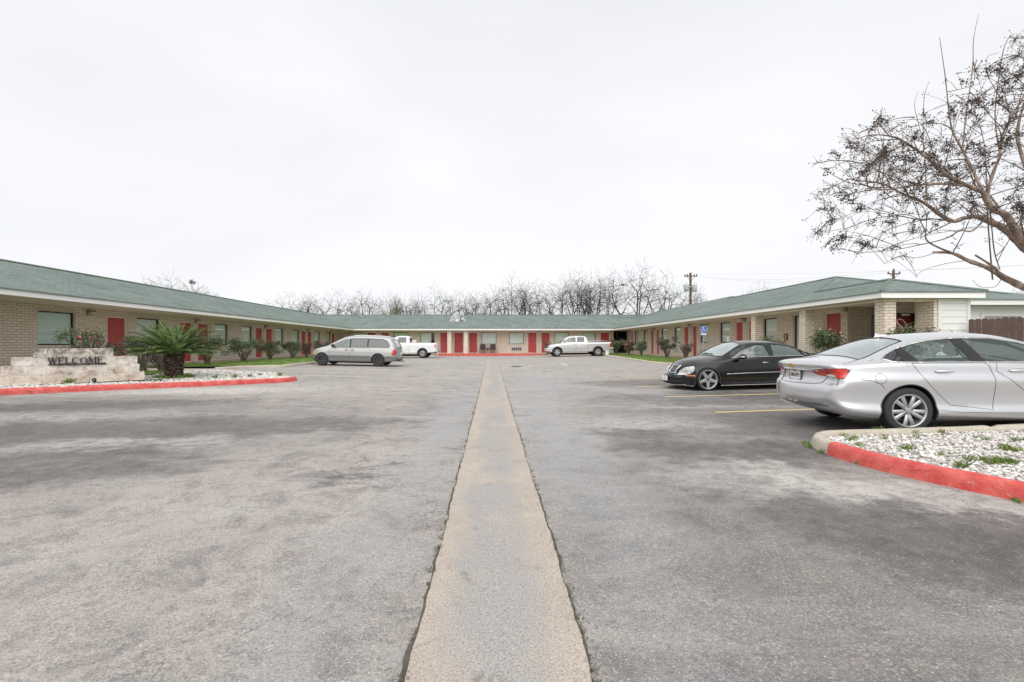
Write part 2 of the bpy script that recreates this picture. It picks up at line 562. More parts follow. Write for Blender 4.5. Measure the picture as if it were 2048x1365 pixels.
    ro = t.math('SUBTRACT', .78, t.math('MULTIPLY', t.math('MAXIMUM', wet, t.math('MULTIPLY', dark, .7)), .34))
    return t.set(color=c, rough=ro, spec=.45)
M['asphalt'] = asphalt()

def concrete(name, c1, c2, wetc=None, fine_s=90):
    t = NT(name)
    v = t.coord('Object')
    n = t.noise(v, 1.1, 6, .62, .5)
    n2 = t.noise(v, 7, 5, .65)
    f = t.noise(v, fine_s, 4, .8)
    c = t.mix(t.ramp(n, [(.35, 0.0), (.65, 1.0)]), c1, c2)
    c = t.mix(t.ramp(n2, [(.35, .35), (.55, 0.0)]), c, tuple(x * .7 for x in c1))
    if wetc:
        sx = t.node('ShaderNodeSeparateXYZ')
        t.link(v, sx.inputs['Vector'])
        band = t.node('ShaderNodeMapRange', interpolation_type='SMOOTHSTEP')
        band.inputs['From Min'].default_value = .34
        band.inputs['From Max'].default_value = .14
        t.link(t.math('ABSOLUTE', t.math('ADD', sx.outputs['X'], t.math('MULTIPLY', t.math('SUBTRACT', t.noise(v, 1.6, 5, .6), .5), .5))), band.inputs['Value'])
        g = t.noise(t.coord('Object', (1.4, .5, 1)), 1.0, 6, .6, .7)
        c = t.mix(t.math('MULTIPLY', band.outputs['Result'], t.ramp(g, [(.40, .15), (.52, 1.0)])), c, wetc)
        st = t.noise(v, 3.1, 8, .75, 1.0)
        c = t.mix(t.ramp(st, [(.30, .75), (.42, 0.0)]), c, (.17, .145, .12))
        c = t.mix(t.ramp(st, [(.60, 0.0), (.72, .45)]), c, (.60, .54, .46))
    c = t.mix(t.ramp(f, [(.38, .7), (.50, 0.0)]), c, tuple(x * .3 for x in c1))
    c = t.mix(t.ramp(f, [(.56, 0.0), (.70, .6)]), c, (.70, .65, .57))
    t.bump(f, .5, .004)
    return t.set(color=c, rough=.8, spec=.35)
M['strip'] = concrete('strip_concrete', (.47, .405, .345), (.40, .352, .305), (.345, .33, .318))
M['walk'] = concrete('walk_concrete', (.58, .49, .39), (.50, .42, .34), None, 60)
M['kerb'] = concrete('kerb_concrete', (.58, .53, .45), (.48, .42, .34), None, 60)
def redkerb():
    t = NT('red_kerb_paint')
    v = t.coord('Object')
    n = t.noise(v, 5, 5, .65)
    f = t.noise(v, 55, 3, .6)
    c = t.mix(t.ramp(n, [(.35, 0.0), (.7, 1.0)]), (.50, .045, .040), (.68, .15, .12))
    c = t.mix(t.ramp(t.noise(v, 17, 6, .8), [(.60, 0.0), (.66, .9)]), c, (.42, .33, .27))
    c = t.mix(t.ramp(t.noise(t.coord('Object', (1, 1, 4)), 2.4, 6, .75, .8), [(.30, .8), (.42, 0.0)]), c, (.16, .035, .03))
    gg = t.node('ShaderNodeSeparateXYZ')
    t.link(v, gg.inputs['Vector'])
    t.bump(t.math('ADD', f, t.math('MULTIPLY', n, 2.5)), .5, .012)
    return t.set(color=c, rough=.5)
M['redkerb'] = redkerb()
def linepaint(name, col):
    t = NT(name)
    v = t.coord('Object')
    n = t.noise(v, 60, 4, .75)
    n2 = t.noise(v, 5, 4, .6)
    c = t.mix(t.ramp(n, [(.38, .75), (.46, 0.0)]), col, (.13, .125, .12))
    c = t.mix(t.ramp(n2, [(.34, .5), (.5, 0.0)]), c, (.17, .16, .15))
    return t.set(color=c, rough=.7)
M['yellow'] = linepaint('yellow_line_paint', (.74, .57, .24))
M['whiteline'] = linepaint('faded_line_paint', (.66, .62, .56))
def stone():
    t = NT('weathered_limestone')
    v = t.coord('Object')
    n = t.noise(v, 3.2, 7, .72, .6)
    n2 = t.noise(v, 14, 5, .7)
    g = t.node('ShaderNodeSeparateXYZ')
    t.link(v, g.inputs['Vector'])
    c = t.ramp(n, [(.34, (.22, .19, .165)), (.44, (.60, .53, .46)), (.58, (.80, .76, .70)), (.70, (.76, .64, .47))])
    top = t.node('ShaderNodeMapRange')
    top.inputs['From Min'].default_value = .60
    top.inputs['From Max'].default_value = .92
    t.link(g.outputs['Z'], top.inputs['Value'])
    c = t.mix(t.math('MULTIPLY', top.outputs['Result'], t.ramp(t.noise(t.coord('Object', (1, 1, .8)), 6, 8, .8, .8), [(.44, .85), (.60, 0.0)])), c, (.11, .093, .08))
    bot = t.node('ShaderNodeMapRange')
    bot.inputs['From Min'].default_value = .5
    bot.inputs['From Max'].default_value = .1
    t.link(g.outputs['Z'], bot.inputs['Value'])
    c = t.mix(t.math('MULTIPLY', bot.outputs['Result'], .35), c, (.58, .44, .27))
    t.bump(t.math('ADD', n, t.math('MULTIPLY', n2, .5)), .8, .03)
    return t.set(color=c, rough=.9)
M['stone'] = stone()

def paint(name, col, metal=.0, rough=.35, coat=1.0, flake=0):
    t = NT(name)
    v = t.coord('Object')
    geo = t.node('ShaderNodeNewGeometry')
    n = t.noise(v, 2.5, 4, .6)
    c = t.mix(n, tuple(x * .96 for x in col), tuple(min(1, x * 1.04) for x in col))
    d = t.noise(v, 3.0, 5, .7)
    sp = t.node('ShaderNodeSeparateXYZ')
    t.link(v, sp.inputs['Vector'])
    dm = t.node('ShaderNodeMapRange')           # road dust on the sills
    dm.inputs['From Min'].default_value = .45
    dm.inputs['From Max'].default_value = .15
    dm.inputs['To Max'].default_value = .35 if sum(col) > .1 else .05
    t.link(sp.outputs['Z'], dm.inputs['Value'])
    c = t.mix(t.math('MULTIPLY', dm.outputs['Result'], d), c, (.22, .20, .18))
    c = t.mix(geo.outputs['Backfacing'], c, (.06, .06, .062))
    t.b.inputs['Coat Roughness'].default_value = .04
    t.b.inputs['Specular IOR Level'].default_value = .25 if sum(col) < .1 else .5
    mt = t.math('MULTIPLY', t.math('SUBTRACT', 1.0, geo.outputs['Backfacing']), metal)
    return t.set(color=c, metal=mt, rough=rough, coat=coat)
M['p_silver'] = paint('silver_paint', (.64, .65, .67), .72, .34)
M['p_black'] = paint('black_paint', (.003, .003, .004), 0, .25, .55)
M['p_champ'] = paint('pale_grey_paint', (.39, .395, .385), .45, .4, .7)
M['p_dark'] = simple('grey_cladding', (.155, .165, .165), .5, metal=.2)
M['p_white'] = paint('white_paint', (.74, .745, .75), 0, .35)
M['p_truck'] = paint('truck_silver_paint', (.56, .565, .56), .45, .35, .8)

def carglass(name, tint, opac, rough=.02, ior=1.6, dcol=(.07, .09, .09)):
    t = NT(name)
    t.n.remove(t.b)
    tr = t.node('ShaderNodeBsdfTransparent')
    tr.inputs['Color'].default_value = (*tint, 1)
    gl = t.node('ShaderNodeBsdfGlossy')
    gl.inputs['Roughness'].default_value = rough
    gl.inputs['Color'].default_value = (.95, .98, .98, 1)
    df = t.node('ShaderNodeBsdfDiffuse')
    df.inputs['Color'].default_value = (*dcol, 1)
    lw = t.node('ShaderNodeLayerWeight')
    lw.inputs['Blend'].default_value = .5
    f0 = ((ior - 1) / (ior + 1)) ** 2
    fres = t.math('ADD', t.math('MULTIPLY', t.math('POWER', lw.outputs['Facing'], 4.0), 1 - f0), f0)
    v = t.coord('Object')
    m0 = t.node('ShaderNodeMixShader')
    t.link(t.math('ADD', opac, t.math('MULTIPLY', t.noise(v, 4, 4, .6), .06)), m0.inputs['Fac'])
    t.link(tr.outputs[0], m0.inputs[1]); t.link(df.outputs[0], m0.inputs[2])
    m1 = t.node('ShaderNodeMixShader')
    fac = t.math('ADD', fres, .0, clamp=True)
    t.link(fac, m1.inputs['Fac'])
    t.link(m0.outputs[0], m1.inputs[1]); t.link(gl.outputs[0], m1.inputs[2])
    t.link(m1.outputs[0], t.out.inputs['Surface'])
    return t.mat
M['glass'] = carglass('window_glass', (.84, .97, .95), .20, ior=1.8, dcol=(.28, .36, .35))
M['glass_screen'] = carglass('windscreen_glass', (.62, .74, .72), .48, ior=2.6, dcol=(.46, .53, .53))
M['glass_dark'] = carglass('tinted_glass', (.16, .17, .18), .55, ior=1.9, dcol=(.07, .07, .08))
M['glass_room'] = carglass('motel_glass', (.97, .99, .98), .01, ior=1.45)
def lens(name, c1, c2, scale=30):
    t = NT(name)
    v = t.coord('Object')
    vo = t.node('ShaderNodeTexVoronoi')
    vo.inputs['Scale'].default_value = scale
    t.link(v, vo.inputs['Vector'])
    n = t.noise(v, 6, 3)
    c = t.mix(t.ramp(n, [(.4, 0.0), (.6, 1.0)]), c1, c2)
    c = t.mix(t.ramp(vo.outputs['Distance'], [(0, .3), (.5, 0.0)]), c, tuple(min(1, x * 1.8) for x in c2))
    return t.set(color=c, rough=.12, coat=1.0, spec=.6)
M['tail_red'] = lens('tail_lamp_lens', (.30, .012, .012), (.68, .045, .035))
M['head_clear'] = lens('head_lamp_lens', (.42, .44, .44), (.70, .71, .70))
M['grille'] = simple('grille_black', (.015, .015, .016), .4)

# ------------------------------------------------------------------ the ground
def sheet(name, xs, ys, zf, mat, kind='structure', label=None):
    vs, fs = [], []
    for y in ys:
        for x in xs:
            vs.append((x, y, zf(x, y)))
    n = len(xs)
    for j in range(len(ys) - 1):
        for i in range(n - 1):
            a = j * n + i
            fs.append((a, a + 1, a + n + 1, a + n))
    o = MB().add(vs, fs).build(name, mat, smooth=True)
    return tag(o, kind=kind)
def rng(a, b, s):
    n = max(1, int(round((b - a) / s)))
    return [a + (b - a) * i / n for i in range(n + 1)]
sheet('ground', [-1500, -300, -100, -60] + rng(-40, 40, 2.0) + [60, 100, 300, 1500], [-300, -60] + rng(-30, 60, 2) + [80, 120, 300, 1500],
      lambda x, y: gz(x, y) - .06, M['lawn'])
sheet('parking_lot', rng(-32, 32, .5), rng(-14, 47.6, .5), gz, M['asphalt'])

# concrete drainage strip down the middle, its edges worn
random.seed(4)
def strip_sheet(name, half, mat, dz, rag, y1):
    vs, fs = [], []
    ys = rng(-6, 12, .05) + rng(12, y1, .25)[1:]
    for y in ys:
        c = .035 - .006 * y
        w = half * (1 if y > 3 else 1.0)
        k = 1.0 if 'joint' in name else .45
        a = rag * (random.random() - .5) + k * (.010 * math.sin(y * 2.1 + 1) + .007 * math.sin(y * 5.7) + .006 * math.sin(y * 13.3 + 2) + .004 * math.sin(y * 29.1))
        b = rag * (random.random() - .5) + k * (.010 * math.sin(y * 1.7 + 2) + .007 * math.sin(y * 6.3) + .006 * math.sin(y * 14.9 + 1) + .004 * math.sin(y * 31.7))
        if 'joint' in name: a -= .012 * max(0, 1 - y / 6); b += .004 * max(0, 1 - y / 6)
        for x in (c - w + a, c - w / 2, c, c + w / 2, c + w + b):
            vs.append((x, y, gz(x, y) + dz))
    for j in range(len(ys) - 1):
        for i in range(4):
            k = j * 5 + i
            fs.append((k, k + 1, k + 6, k + 5))
    return tag(MB().add(vs, fs).build(name, mat), kind='structure')
M['crack'] = simple('crack_dirt', (.085, .078, .066), .95, var=.75, scale=26)
strip_sheet('strip_joint', .410, M['crack'], .004, .010, 35.6)
strip_sheet('concrete_strip', .400, M['strip'], .008, .006, 35.5)
# saw joints across the strip
mb = MB()
for y in (6.05, 10.9, 16.3, 22.0):
    x = .035 - .006 * y
    mb.add([(x - .395, y - .0025, gz(x, y) + .0105), (x + .395, y - .0025 + .02, gz(x, y) + .0105), (x + .395, y + .0025 + .02, gz(x, y) + .0105), (x - .395, y + .0025, gz(x, y) + .0105)], [(0, 1, 2, 3)])
tag(mb.build('strip_cross_joint', M['crack']), kind='structure')

# parking lines
def line(mb, a, b, w=.10):
    a, b = Vector(a[:2]), Vector(b[:2])
    d = (b - a).normalized()
    n = Vector((-d.y, d.x)) * w / 2
    k = max(1, int((b - a).length / .5))
    vs, fs = [], []
    for i in range(k + 1):
        p = a.lerp(b, i / k)
        for q in (p + n, p - n):
            vs.append((q.x, q.y, gz(q.x, q.y) + .005))
    for i in range(k):
        fs.append((2 * i, 2 * i + 1, 2 * i + 3, 2 * i + 2))
    mb.add(vs, fs)
mb = MB()
ang = R(5.5)
ry = [9.05, 11.72, 14.35, 16.9, 19.4]
for i, y in enumerate(ry):
    x0 = 4.45
    L = 4.9 if i < 3 else 4.6
    line(mb, (x0, y), (x0 + L * math.cos(ang), y + L * math.sin(ang)), .12)
tag(mb.build('yellow_parking_lines', M['yellow']), kind='structure')
mb = MB()
for y in (21.9, 24.5, 27.1, 29.7, 32.3):
    line(mb, (4.7, y), (9.0, y + .4), .11)
for y in (17.9, 19.6, 21.3, 23.0, 27.9, 30.5, 33.1):
    line(mb, (-9.9 if y > 21 else -8.2, y + .3), (-5.1, y), .11)
a, b = G(1121, 727.0), G(1134, 731.5)
line(mb, a, b, .16)
tag(mb.build('white_parking_lines', M['whiteline']), kind='structure')

# manhole cover
mb = MB()
mc = Vector((1.28, 26.0, 0)); mc.z = gz(mc.x, mc.y)
mb.lathe([(0, .006), (.27, .006), (.28, .012), (.33, .012), (.34, 0)], 28, Matrix.Translation((0, 0, .003)))
for k in range(5):
    mb.box(-.2, -.2 + k * .1 - .012, .010, .2, -.2 + k * .1 + .012, .014)
o = mb.build('manhole_cover', M['black']); o.location = mc
tag(o, 'round dark iron manhole cover set in the tarmac right of the strip', 'manhole cover')

# kerbs: a rounded section swept along a path
def kerb(name, pts, w, h, mat, top=None, chips=False):
    prof = [(-w / 2 - .015, -.05), (-w / 2, h * .45), (-w / 2 + .012, h * .8), (-w * .28, h), (0, h + .006), (w * .28, h), (w / 2 - .012, h * .8), (w / 2, h * .45), (w / 2 + .015, -.05)]
    fine = []
    for i in range(len(pts) - 1):
        a, b = Vector(pts[i][:2]), Vector(pts[i + 1][:2])
        k = max(1, int((b - a).length / .12))
        for j in range(k): fine.append(a.lerp(b, j / k))
    fine.append(Vector(pts[-1][:2]))
    for _ in range(3):
        fine = [fine[0]] + [(fine[i - 1] + fine[i] * 2 + fine[i + 1]) / 4 for i in range(1, len(fine) - 1)] + [fine[-1]]
    vs, fs = [], []
    n = len(prof)
    rs = random.Random(len(pts) * 7 + int(w * 100))
    for i, p in enumerate(fine):
        d = (fine[min(i + 1, len(fine) - 1)] - fine[max(i - 1, 0)]).normalized()
        s = Vector((d.y, -d.x))
        z = gz(p.x, p.y)
        dip = .030 if (i % 26 == 25) else 0
        for (u, v) in prof:
            j = (rs.random() - .5) * .006
            q = p + s * (u * (1 + j * 2))
            vs.append((q.x, q.y, z + (v + j - dip if v > 0 else v)))
    for i in range(len(fine) - 1):
        for k in range(n - 1):
            a = i * n + k
            fs.append((a, a + 1, a + n + 1, a + n))
    fs.append(tuple(range(n)))
    fs.append(tuple((len(fine) - 1) * n + k for k in range(n))[::-1])
    o = MB().add(vs, fs).build(name, mat, smooth=True, sharp=50)
    tag(o, kind='structure')
    return fine

# right bed
RT = Vector((4.18, 6.02))
red_r = [(4.245, 5.62), (4.25, 5.2), (4.29, 4.85), (4.52, 4.25), (4.78, 3.75), (5.15, 3.0), (5.6, 2.2), (6.3, 1.2)]
plain_r = [(4.245, 5.63), (4.25, 5.9), (4.33, 6.12), (4.50, 6.28), (4.9, 6.36), (5.6, 6.38), (6.6, 6.45), (8.2, 6.62), (12, 7.05), (15, 7.4)]
kerb('red_kerb', red_r, .17, .155, M['redkerb'])
kerb('plain_kerb', plain_r, .15, .15, M['kerb'])
# left bed
pa, pb = G(0, 791), G(575, 765)
dl = Vector((pb.x - pa.x, pb.y - pa.y)).normalized()
A0 = Vector((pa.x, pa.y)) - dl * 5 + Vector((-dl.y, dl.x)) * .08
B0 = Vector((pb.x, pb.y)) + Vector((-dl.y, dl.x)) * .08
red_l = [(A0.x, A0.y), (B0.x, B0.y), (B0.x + .12, B0.y + .2), (B0.x + .05, B0.y + .5)]
kerb('red_kerb', red_l, .17, .15, M['redkerb'])
back_l = [(B0.x + .05, B0.y + .5), (-8.6, 18.2), (-10.3, 18.75), (-12.2, 18.9)]
kerb('plain_kerb', back_l, .14, .06, M['kerb'])

# left lawn kerb
kl = [G(431, 741), G(460, 739.5), G(491, 737.2), G(530, 736.6), G(563, 736)]
kl = [(p.x, p.y) for p in kl] + [(-10.45, 24.6), (-10.3, 28), (-10.2, 36), (-9.6, 42), (-8.6, 44.5), (-6.2, 46.2), (-5.9, 47.3)]
kerb('plain_kerb', kl, .16, .13, M['kerb'])
kr = [(5.1, 47.2), (8.2, 46.4), (10.0, 44.6), (9.85, 41.5), (9.9, 37), (9.55, 31), (9.25, 26.5), (9.7, 24.4), (10.4, 22.5), (10.5, 18), (10.6, 13.2), (11.2, 12.2), (14, 11.9), (18, 11.9)]
kerb('plain_kerb', kr, .16, .13, M['kerb'])
def kx(path, y):
    for i in range(len(path) - 1):
        (x0, y0), (x1, y1) = path[i][:2], path[i + 1][:2]
        if (y0 - y) * (y1 - y) <= 0 and y0 != y1:
            return x0 + (x1 - x0) * (y - y0) / (y1 - y0)
    return path[-1][0]

FL, FB, FR = .47, .52, .56      # floor heights of the three walkways
def lawn_z(x, y):
    e = .11
    if x < 0:
        k = kx(kl, y) if y > kl[0][1] else -11.6
        t = min(1, max(0, (k - x) / max(.5, k + 15.6)))
        return (gz(k, y) + e) * (1 - t) + (FL - .01) * t
    k = kx(kr, y)
    t = min(1, max(0, (x - k) / max(.5, 12.7 - k)))
    return (gz(k, y) + e) * (1 - t) + (FR - .01) * t
def region_sheet(name, ys, xa, xb, zf, mat, nx=14):
    vs, fs = [], []
    for y in ys:
        a, b = xa(y), xb(y)
        for i in range(nx + 1):
            x = a + (b - a) * i / nx
            vs.append((x, y, zf(x, y)))
    for j in range(len(ys) - 1):
        for i in range(nx):
            k = j * (nx + 1) + i
            fs.append((k, k + 1, k + nx + 2, k + nx + 1))
    return tag(MB().add(vs, fs).build(name, mat, smooth=True), kind='structure')
LY0 = kl[0][1]
region_sheet('lawn', rng(LY0 + .3, 46.9, .4), lambda y: -15.6, lambda y: kx(kl, y) - .03 if y > 21 else min(kx(kl, y) - .03, -14.9 + (y - LY0 - .3) * 2.6), lawn_z, M['lawn'])
region_sheet('lawn', rng(24.6, 46.9, .4), lambda y: kx(kr, y) + .03, lambda y: 12.62, lawn_z, M['lawn'])
region_sheet('lawn', rng(14.2, 22.6, .4), lambda y: kx(kr, y) + .03, lambda y: 12.62, lawn_z, M['lawn'])
region_sheet('lawn', rng(12.0, 14.2, .4), lambda y: max(10.7, kx(kr, y)) + .03, lambda y: 30, lambda x, y: gz(10.6, y) + .11 + min(1, (x - 10.6) / 2) * .15, M['lawn'])
region_sheet('path', rng(22.6, 24.6, .4), lambda y: kx(kr, y), lambda y: 12.62, lambda x, y: lawn_z(x, y) + .0, M['walk'])
# path from the lot to the left walkway, and the lawn patch before it
def lz2(x, y):
    return gz(-10.5, 18.8) + .03 + min(1, max(0, (-10.5 - x) / 5)) * .12
region_sheet('path', rng(17.2, LY0 + .3, .2), lambda y: -15.6, lambda y: -11.6 + (y - 18.8) * .35, lambda x, y: lz2(x, y) if True else 0, M['walk'], 20)
region_sheet('lawn', rng(10.8, 17.2, .3), lambda y: -15.6, lambda y: min(-12.3, -14.0 + (y - 12.05) * 1.045), lambda x, y: .40 + max(0, (-12.3 - x)) * .012, M['lawn'])
# walkways along the wings
def walkway(name, x0, y0, x1, y1, z):
    o = MB().box(x0, y0, -.1, x1, y1, z).build(name, M['walk'])
    return tag(o, kind='structure')
walkway('walkway', -17.3, 4, -15.6, 49.2, FL)
walkway('walkway', 12.62, 14.3, 20, 49.2, FR)
walkway('walkway', -15.6, 47.35, 12.62, 49.2, FB)
o = MB().bbox(-5.95, 47.22, .1, 5.05, 47.348, FB + .006, .015).build('red_kerb', M['redkerb'])
tag(o, kind='structure')
region_sheet('lawn', [46.9, 47.35], lambda y: -15.6, lambda y: -6.0, lambda x, y: .43, M['lawn'])
region_sheet('lawn', [46.9, 47.35], lambda y: 5.1, lambda y: 12.62, lambda x, y: .5, M['lawn'])

# ------------------------------------------------------------------ pebbles and weeds
def pebble_bed(name, inside, n, zf, smin, smax, box, seed):
    rs = random.Random(seed)
    bm0 = bmesh.new()
    bmesh.ops.create_icosphere(bm0, subdivisions=1, radius=1)
    base = [v.co.copy() for v in bm0.verts]
    faces = [[v.index for v in f.verts] for f in bm0.faces]
    bm0.free()
    V, Fc = [], []
    c = 0
    tries = 0
    while c < n and tries < n * 20:
        tries += 1
        x, y = rs.uniform(box[0], box[2]), rs.uniform(box[1], box[3])
        if not inside(x, y): continue
        s = smin + (smax - smin) * rs.random() ** 2
        sc = Vector((s * rs.uniform(.7, 1.35), s * rs.uniform(.7, 1.2), s * rs.uniform(.4, .7)))
        m = Euler((rs.uniform(-.5, .5), rs.uniform(-.5, .5), rs.uniform(0, 6.3))).to_matrix()
        p = Vector((x, y, zf(x, y) + rs.uniform(-.25, .5) * s))
        k = len(V)
        for b in base:
            j = 1 + rs.uniform(-.16, .16)
            V.append(p + m @ Vector((b.x * sc.x * j, b.y * sc.y * j, b.z * sc.z * j)))
        Fc += [tuple(k + i for i in f) for f in faces]
        c += 1
    o = MB().add(V, Fc).build(name, M['rock'], uv=False)
    return o
def poly_in(poly):
    def f(x, y):
        r = False
        n = len(poly)
        for i in range(n):
            x0, y0 = poly[i]; x1, y1 = poly[i - 1]
            if (y0 > y) != (y1 > y) and x < (x1 - x0) * (y - y0) / (y1 - y0) + x0: r = not r
        return r
    return f
bedR = [(4.37, 5.9)] + [(x + .09, y + .03) for x, y in red_r] + [(13, 1.2), (13, 7.05), (8.2, 6.52), (6.6, 6.36), (5.6, 6.29), (4.9, 6.27), (4.58, 6.18), (4.46, 6.08)]
inR = poly_in(bedR)
zR = lambda x, y: gz(x, y) + .085
vs = [(x, y, zR(x, y)) for x, y in bedR]
tag(MB().add(vs, [tuple(range(len(vs)))]).build('soil_bed', M['soil']), kind='structure')
near = lambda x, y: inR(x, y) and x < 9.0 and y > 2.6
pebble_bed('white_pebbles', near, 17500, lambda x, y: zR(x, y) + .006, .010, .027, (4.2, 2.6, 9.0, 6.7), 1)
tag(bpy.data.objects['white_pebbles'], 'white decorative pebbles filling the bed inside the near red kerb', 'pebbles', kind='stuff')
bedL = [(A0.x - .06, A0.y + .09), (B0.x - .05, B0.y + .14), (B0.x - .1, B0.y + .5), (-8.7, 18.1), (-10.3, 18.65), (-12.1, 18.8), (-12.5, 17), (-16, 13.5), (A0.x - 3.5, A0.y + 4)]
zL = lambda x, y: gz(x, y) + .075
inL = poly_in(bedL)
vs = []
fs = []
gxs, gys = rng(-18, -7, .35), rng(7, 19, .35)
for j in range(len(gys) - 1):
    for i in range(len(gxs) - 1):
        x, y = (gxs[i] + gxs[i + 1]) / 2, (gys[j] + gys[j + 1]) / 2
        if inL(x, y):
            k = len(vs)
            vs += [(a, b, zL(a, b)) for a, b in ((gxs[i], gys[j]), (gxs[i + 1], gys[j]), (gxs[i + 1], gys[j + 1]), (gxs[i], gys[j + 1]))]
            fs.append((k, k + 1, k + 2, k + 3))
tag(MB().add(vs, fs).build('soil_bed', M['soil']), kind='structure')
nr = Vector((-dl.y, dl.x))
def inL2(x, y):
    d = (Vector((x, y)) - A0).dot(nr)
    return inL(x, y) and x > -15.5
o = pebble_bed('white_pebbles', inL2, 15000, lambda x, y: zL(x, y) + .008, .018, .042, (-15.5, 8, -7.2, 19), 2)
tag(o, 'white decorative pebbles around the welcome wall and the sago palm', 'pebbles', kind='stuff')

def tufts(name, spots, mat, h, w, n, spread, seed, label, cat='grass'):
    rs = random.Random(seed)
    V, Fc = [], []
    for (x, y, z) in spots:
        s = rs.uniform(.6, 1.2)
        for _ in range(n):
            a = rs.uniform(0, 6.3)
            r = spread * s * rs.random() ** .8
            bx, by = x + math.cos(a) * r, y + math.sin(a) * r
            hh = h * s * rs.uniform(.5, 1.1)
            a2 = rs.uniform(0, 6.3)
            le = rs.uniform(.2, .9) * hh
            k = len(V)
            d = Vector((math.cos(a2 + 1.57), math.sin(a2 + 1.57), 0)) * w / 2
            b = Vector((bx, by, z))
            V += [b - d, b + d, b + d * .7 + Vector((math.cos(a2) * le * .4, math.sin(a2) * le * .4, hh * .6)), b + Vector((math.cos(a2) * le, math.sin(a2) * le, hh)), b - d * .7 + Vector((math.cos(a2) * le * .4, math.sin(a2) * le * .4, hh * .6))]
            Fc.append((k, k + 1, k + 2, k + 3, k + 4))
    o = MB().add(V, Fc).build(name, mat, uv=False)
    return tag(o, label, cat, kind='stuff')
rs = random.Random(11)
def gp(px, py, dz=0):
    p = G(px, py, dz)
    return (p.x, p.y, p.z)
sp = []
for px, py, n in ((1812, 900, 3), (1725, 893, 3), (1700, 872, 2), (1812, 864, 3), (1885, 866, 5), (2010, 900, 4), (2025, 905, 4), (1985, 925, 5), (2005, 930, 6), (2035, 928, 5), (1945, 922, 3), (1893, 910, 2), (1780, 882, 1), (1760, 866, 2), (1930, 935, 3), (1700, 880, 2), (1840, 880, 1), (1960, 880, 2), (2040, 880, 2)):
    for _ in range(n):
        sp.append(gp(px + rs.uniform(-14, 14), py + rs.uniform(-4, 4), .09))
tufts('weeds', sp, M['weed'], .075, .006, 20, .05, 5, 'small green weeds sprouting between the near white pebbles', 'weeds')
sp = [gp(px, py, 0) for px, py in ((1612, 889), (1616, 893), (1608, 886), (1620, 897), (2030, 1002), (2038, 1006), (1712, 925), (1718, 929), (1642, 907))]
tufts('weeds', sp, M['weed'], .05, .008, 26, .04, 6, 'weeds growing on the tarmac against the near kerb', 'weeds')
sp = [gp(px, py, .08) for px, py in ((130, 768), (134, 766), (138, 768), (560, 753), (470, 756), (500, 755), (430, 757), (520, 752))]
tufts('weeds', sp, M['weed'], .17, .02, 30, .09, 7, 'green weeds in the pebbles of the left bed', 'weeds')
sp = []
for k in range(46):
    a = rs.uniform(0, 6.3); r = .32 + .22 * rs.random()
    c = (-10.97, 15.4)
    sp.append((c[0] + math.cos(a) * r, c[1] + math.sin(a) * r, zL(*c)))
tufts('grass_ring', sp, M['grass'], .13, .015, 24, .10, 8, 'ring of short grass around the foot of the sago palm')
# dirt and dry grass in the joints of the strip
sp = []
for k in range(190):
    y = 1.6 + 12 * rs.random() ** 1.5
    s = rs.choice((-1, 1))
    sp.append((.035 - .006 * y + s * .412 + rs.uniform(-.008, .008), y, gz(0, y) + .004))
M['dry'] = leafmat('dry_grass', (.05, .045, .02), (.12, .10, .05), (.22, .20, .08), rough=.9)
tufts('joint_weeds', sp, M['dry'], .018, .004, 14, .03, 9, 'dry moss and grass in the joints beside the concrete strip', 'moss')
# lawn blades
def lawn_spots(n, y0, y1, side, seed):
    r_ = random.Random(seed)
    out_ = []
    while len(out_) < n:
        y = y0 + (y1 - y0) * r_.random() ** 1.4
        if side < 0:
            a, b = -15.6, (kx(kl, y) if y > 21 else min(kx(kl, y), -14.9 + (y - LY0 - .3) * 2.6)) - .1
        else:
            a, b = kx(kr, y) + .1, 12.6
        x = r_.uniform(a, b)
        out_.append((x, y, lawn_z(x, y)))
    return out_
tufts('lawn_grass', lawn_spots(1700, LY0 + .4, 46, -1, 21), M['grass'], .07, .014, 9, .2, 22, 'green grass on the strip in front of the left wing')
tufts('lawn_grass', lawn_spots(1300, 24.7, 46, 1, 23), M['grass'], .07, .014, 9, .2, 24, 'green grass on the strip in front of the right wing')
sp = [(rs.uniform(-15.5, -12.5), rs.uniform(15.2, 17.1), .42) for _ in range(420)]
tufts('lawn_grass', sp, M['grass'], .07, .014, 12, .15, 25, 'green grass patch behind the welcome wall')
# fallen twigs and grit on the tarmac
rs = random.Random(99)
V, Fc = [], []
for _ in range(420):
    y = 1.8 + 9 * rs.random() ** 1.6
    x = rs.uniform(-1.2, 1.2) * y
    if not (x < 4.1 or y > 7): continue
    s = rs.uniform(.002, .005)
    z = gz(x, y) + .010
    a = rs.uniform(0, 6.3); k = len(V)
    for t in (0, 2.1, 4.2): V.append((x + math.cos(a + t) * s, y + math.sin(a + t) * s * rs.uniform(.4, 1), z))
    V.append((x, y, z + s)); Fc += [(k, k + 1, k + 3), (k + 1, k + 2, k + 3), (k + 2, k, k + 3)]
tag(MB().add(V, Fc).build('grit', M['rock'], uv=False), 'loose pale grit scattered over the tarmac', 'grit', kind='stuff')

# ------------------------------------------------------------------ the motel
ET = CAMZ + 1.71        # top of the fascia
FH = .19
XL, XR, YB = -17.1, 14.43, 49.0       # wall faces
EL, ER, EB = -14.8, 12.45, 47.0       # eaves
T = .22
motel = empty('motel_building', (0, 49, 0), label='long single storey tan brick motel with green shingle roof and red doors', cat='motel')
WALLTOP = ET - FH + .02
def Yl(px): return -XL * F / (PX - px)
def Yr(px): return XR * F / (px - PX)
def Xb(px): return (px - PX) * YB / F

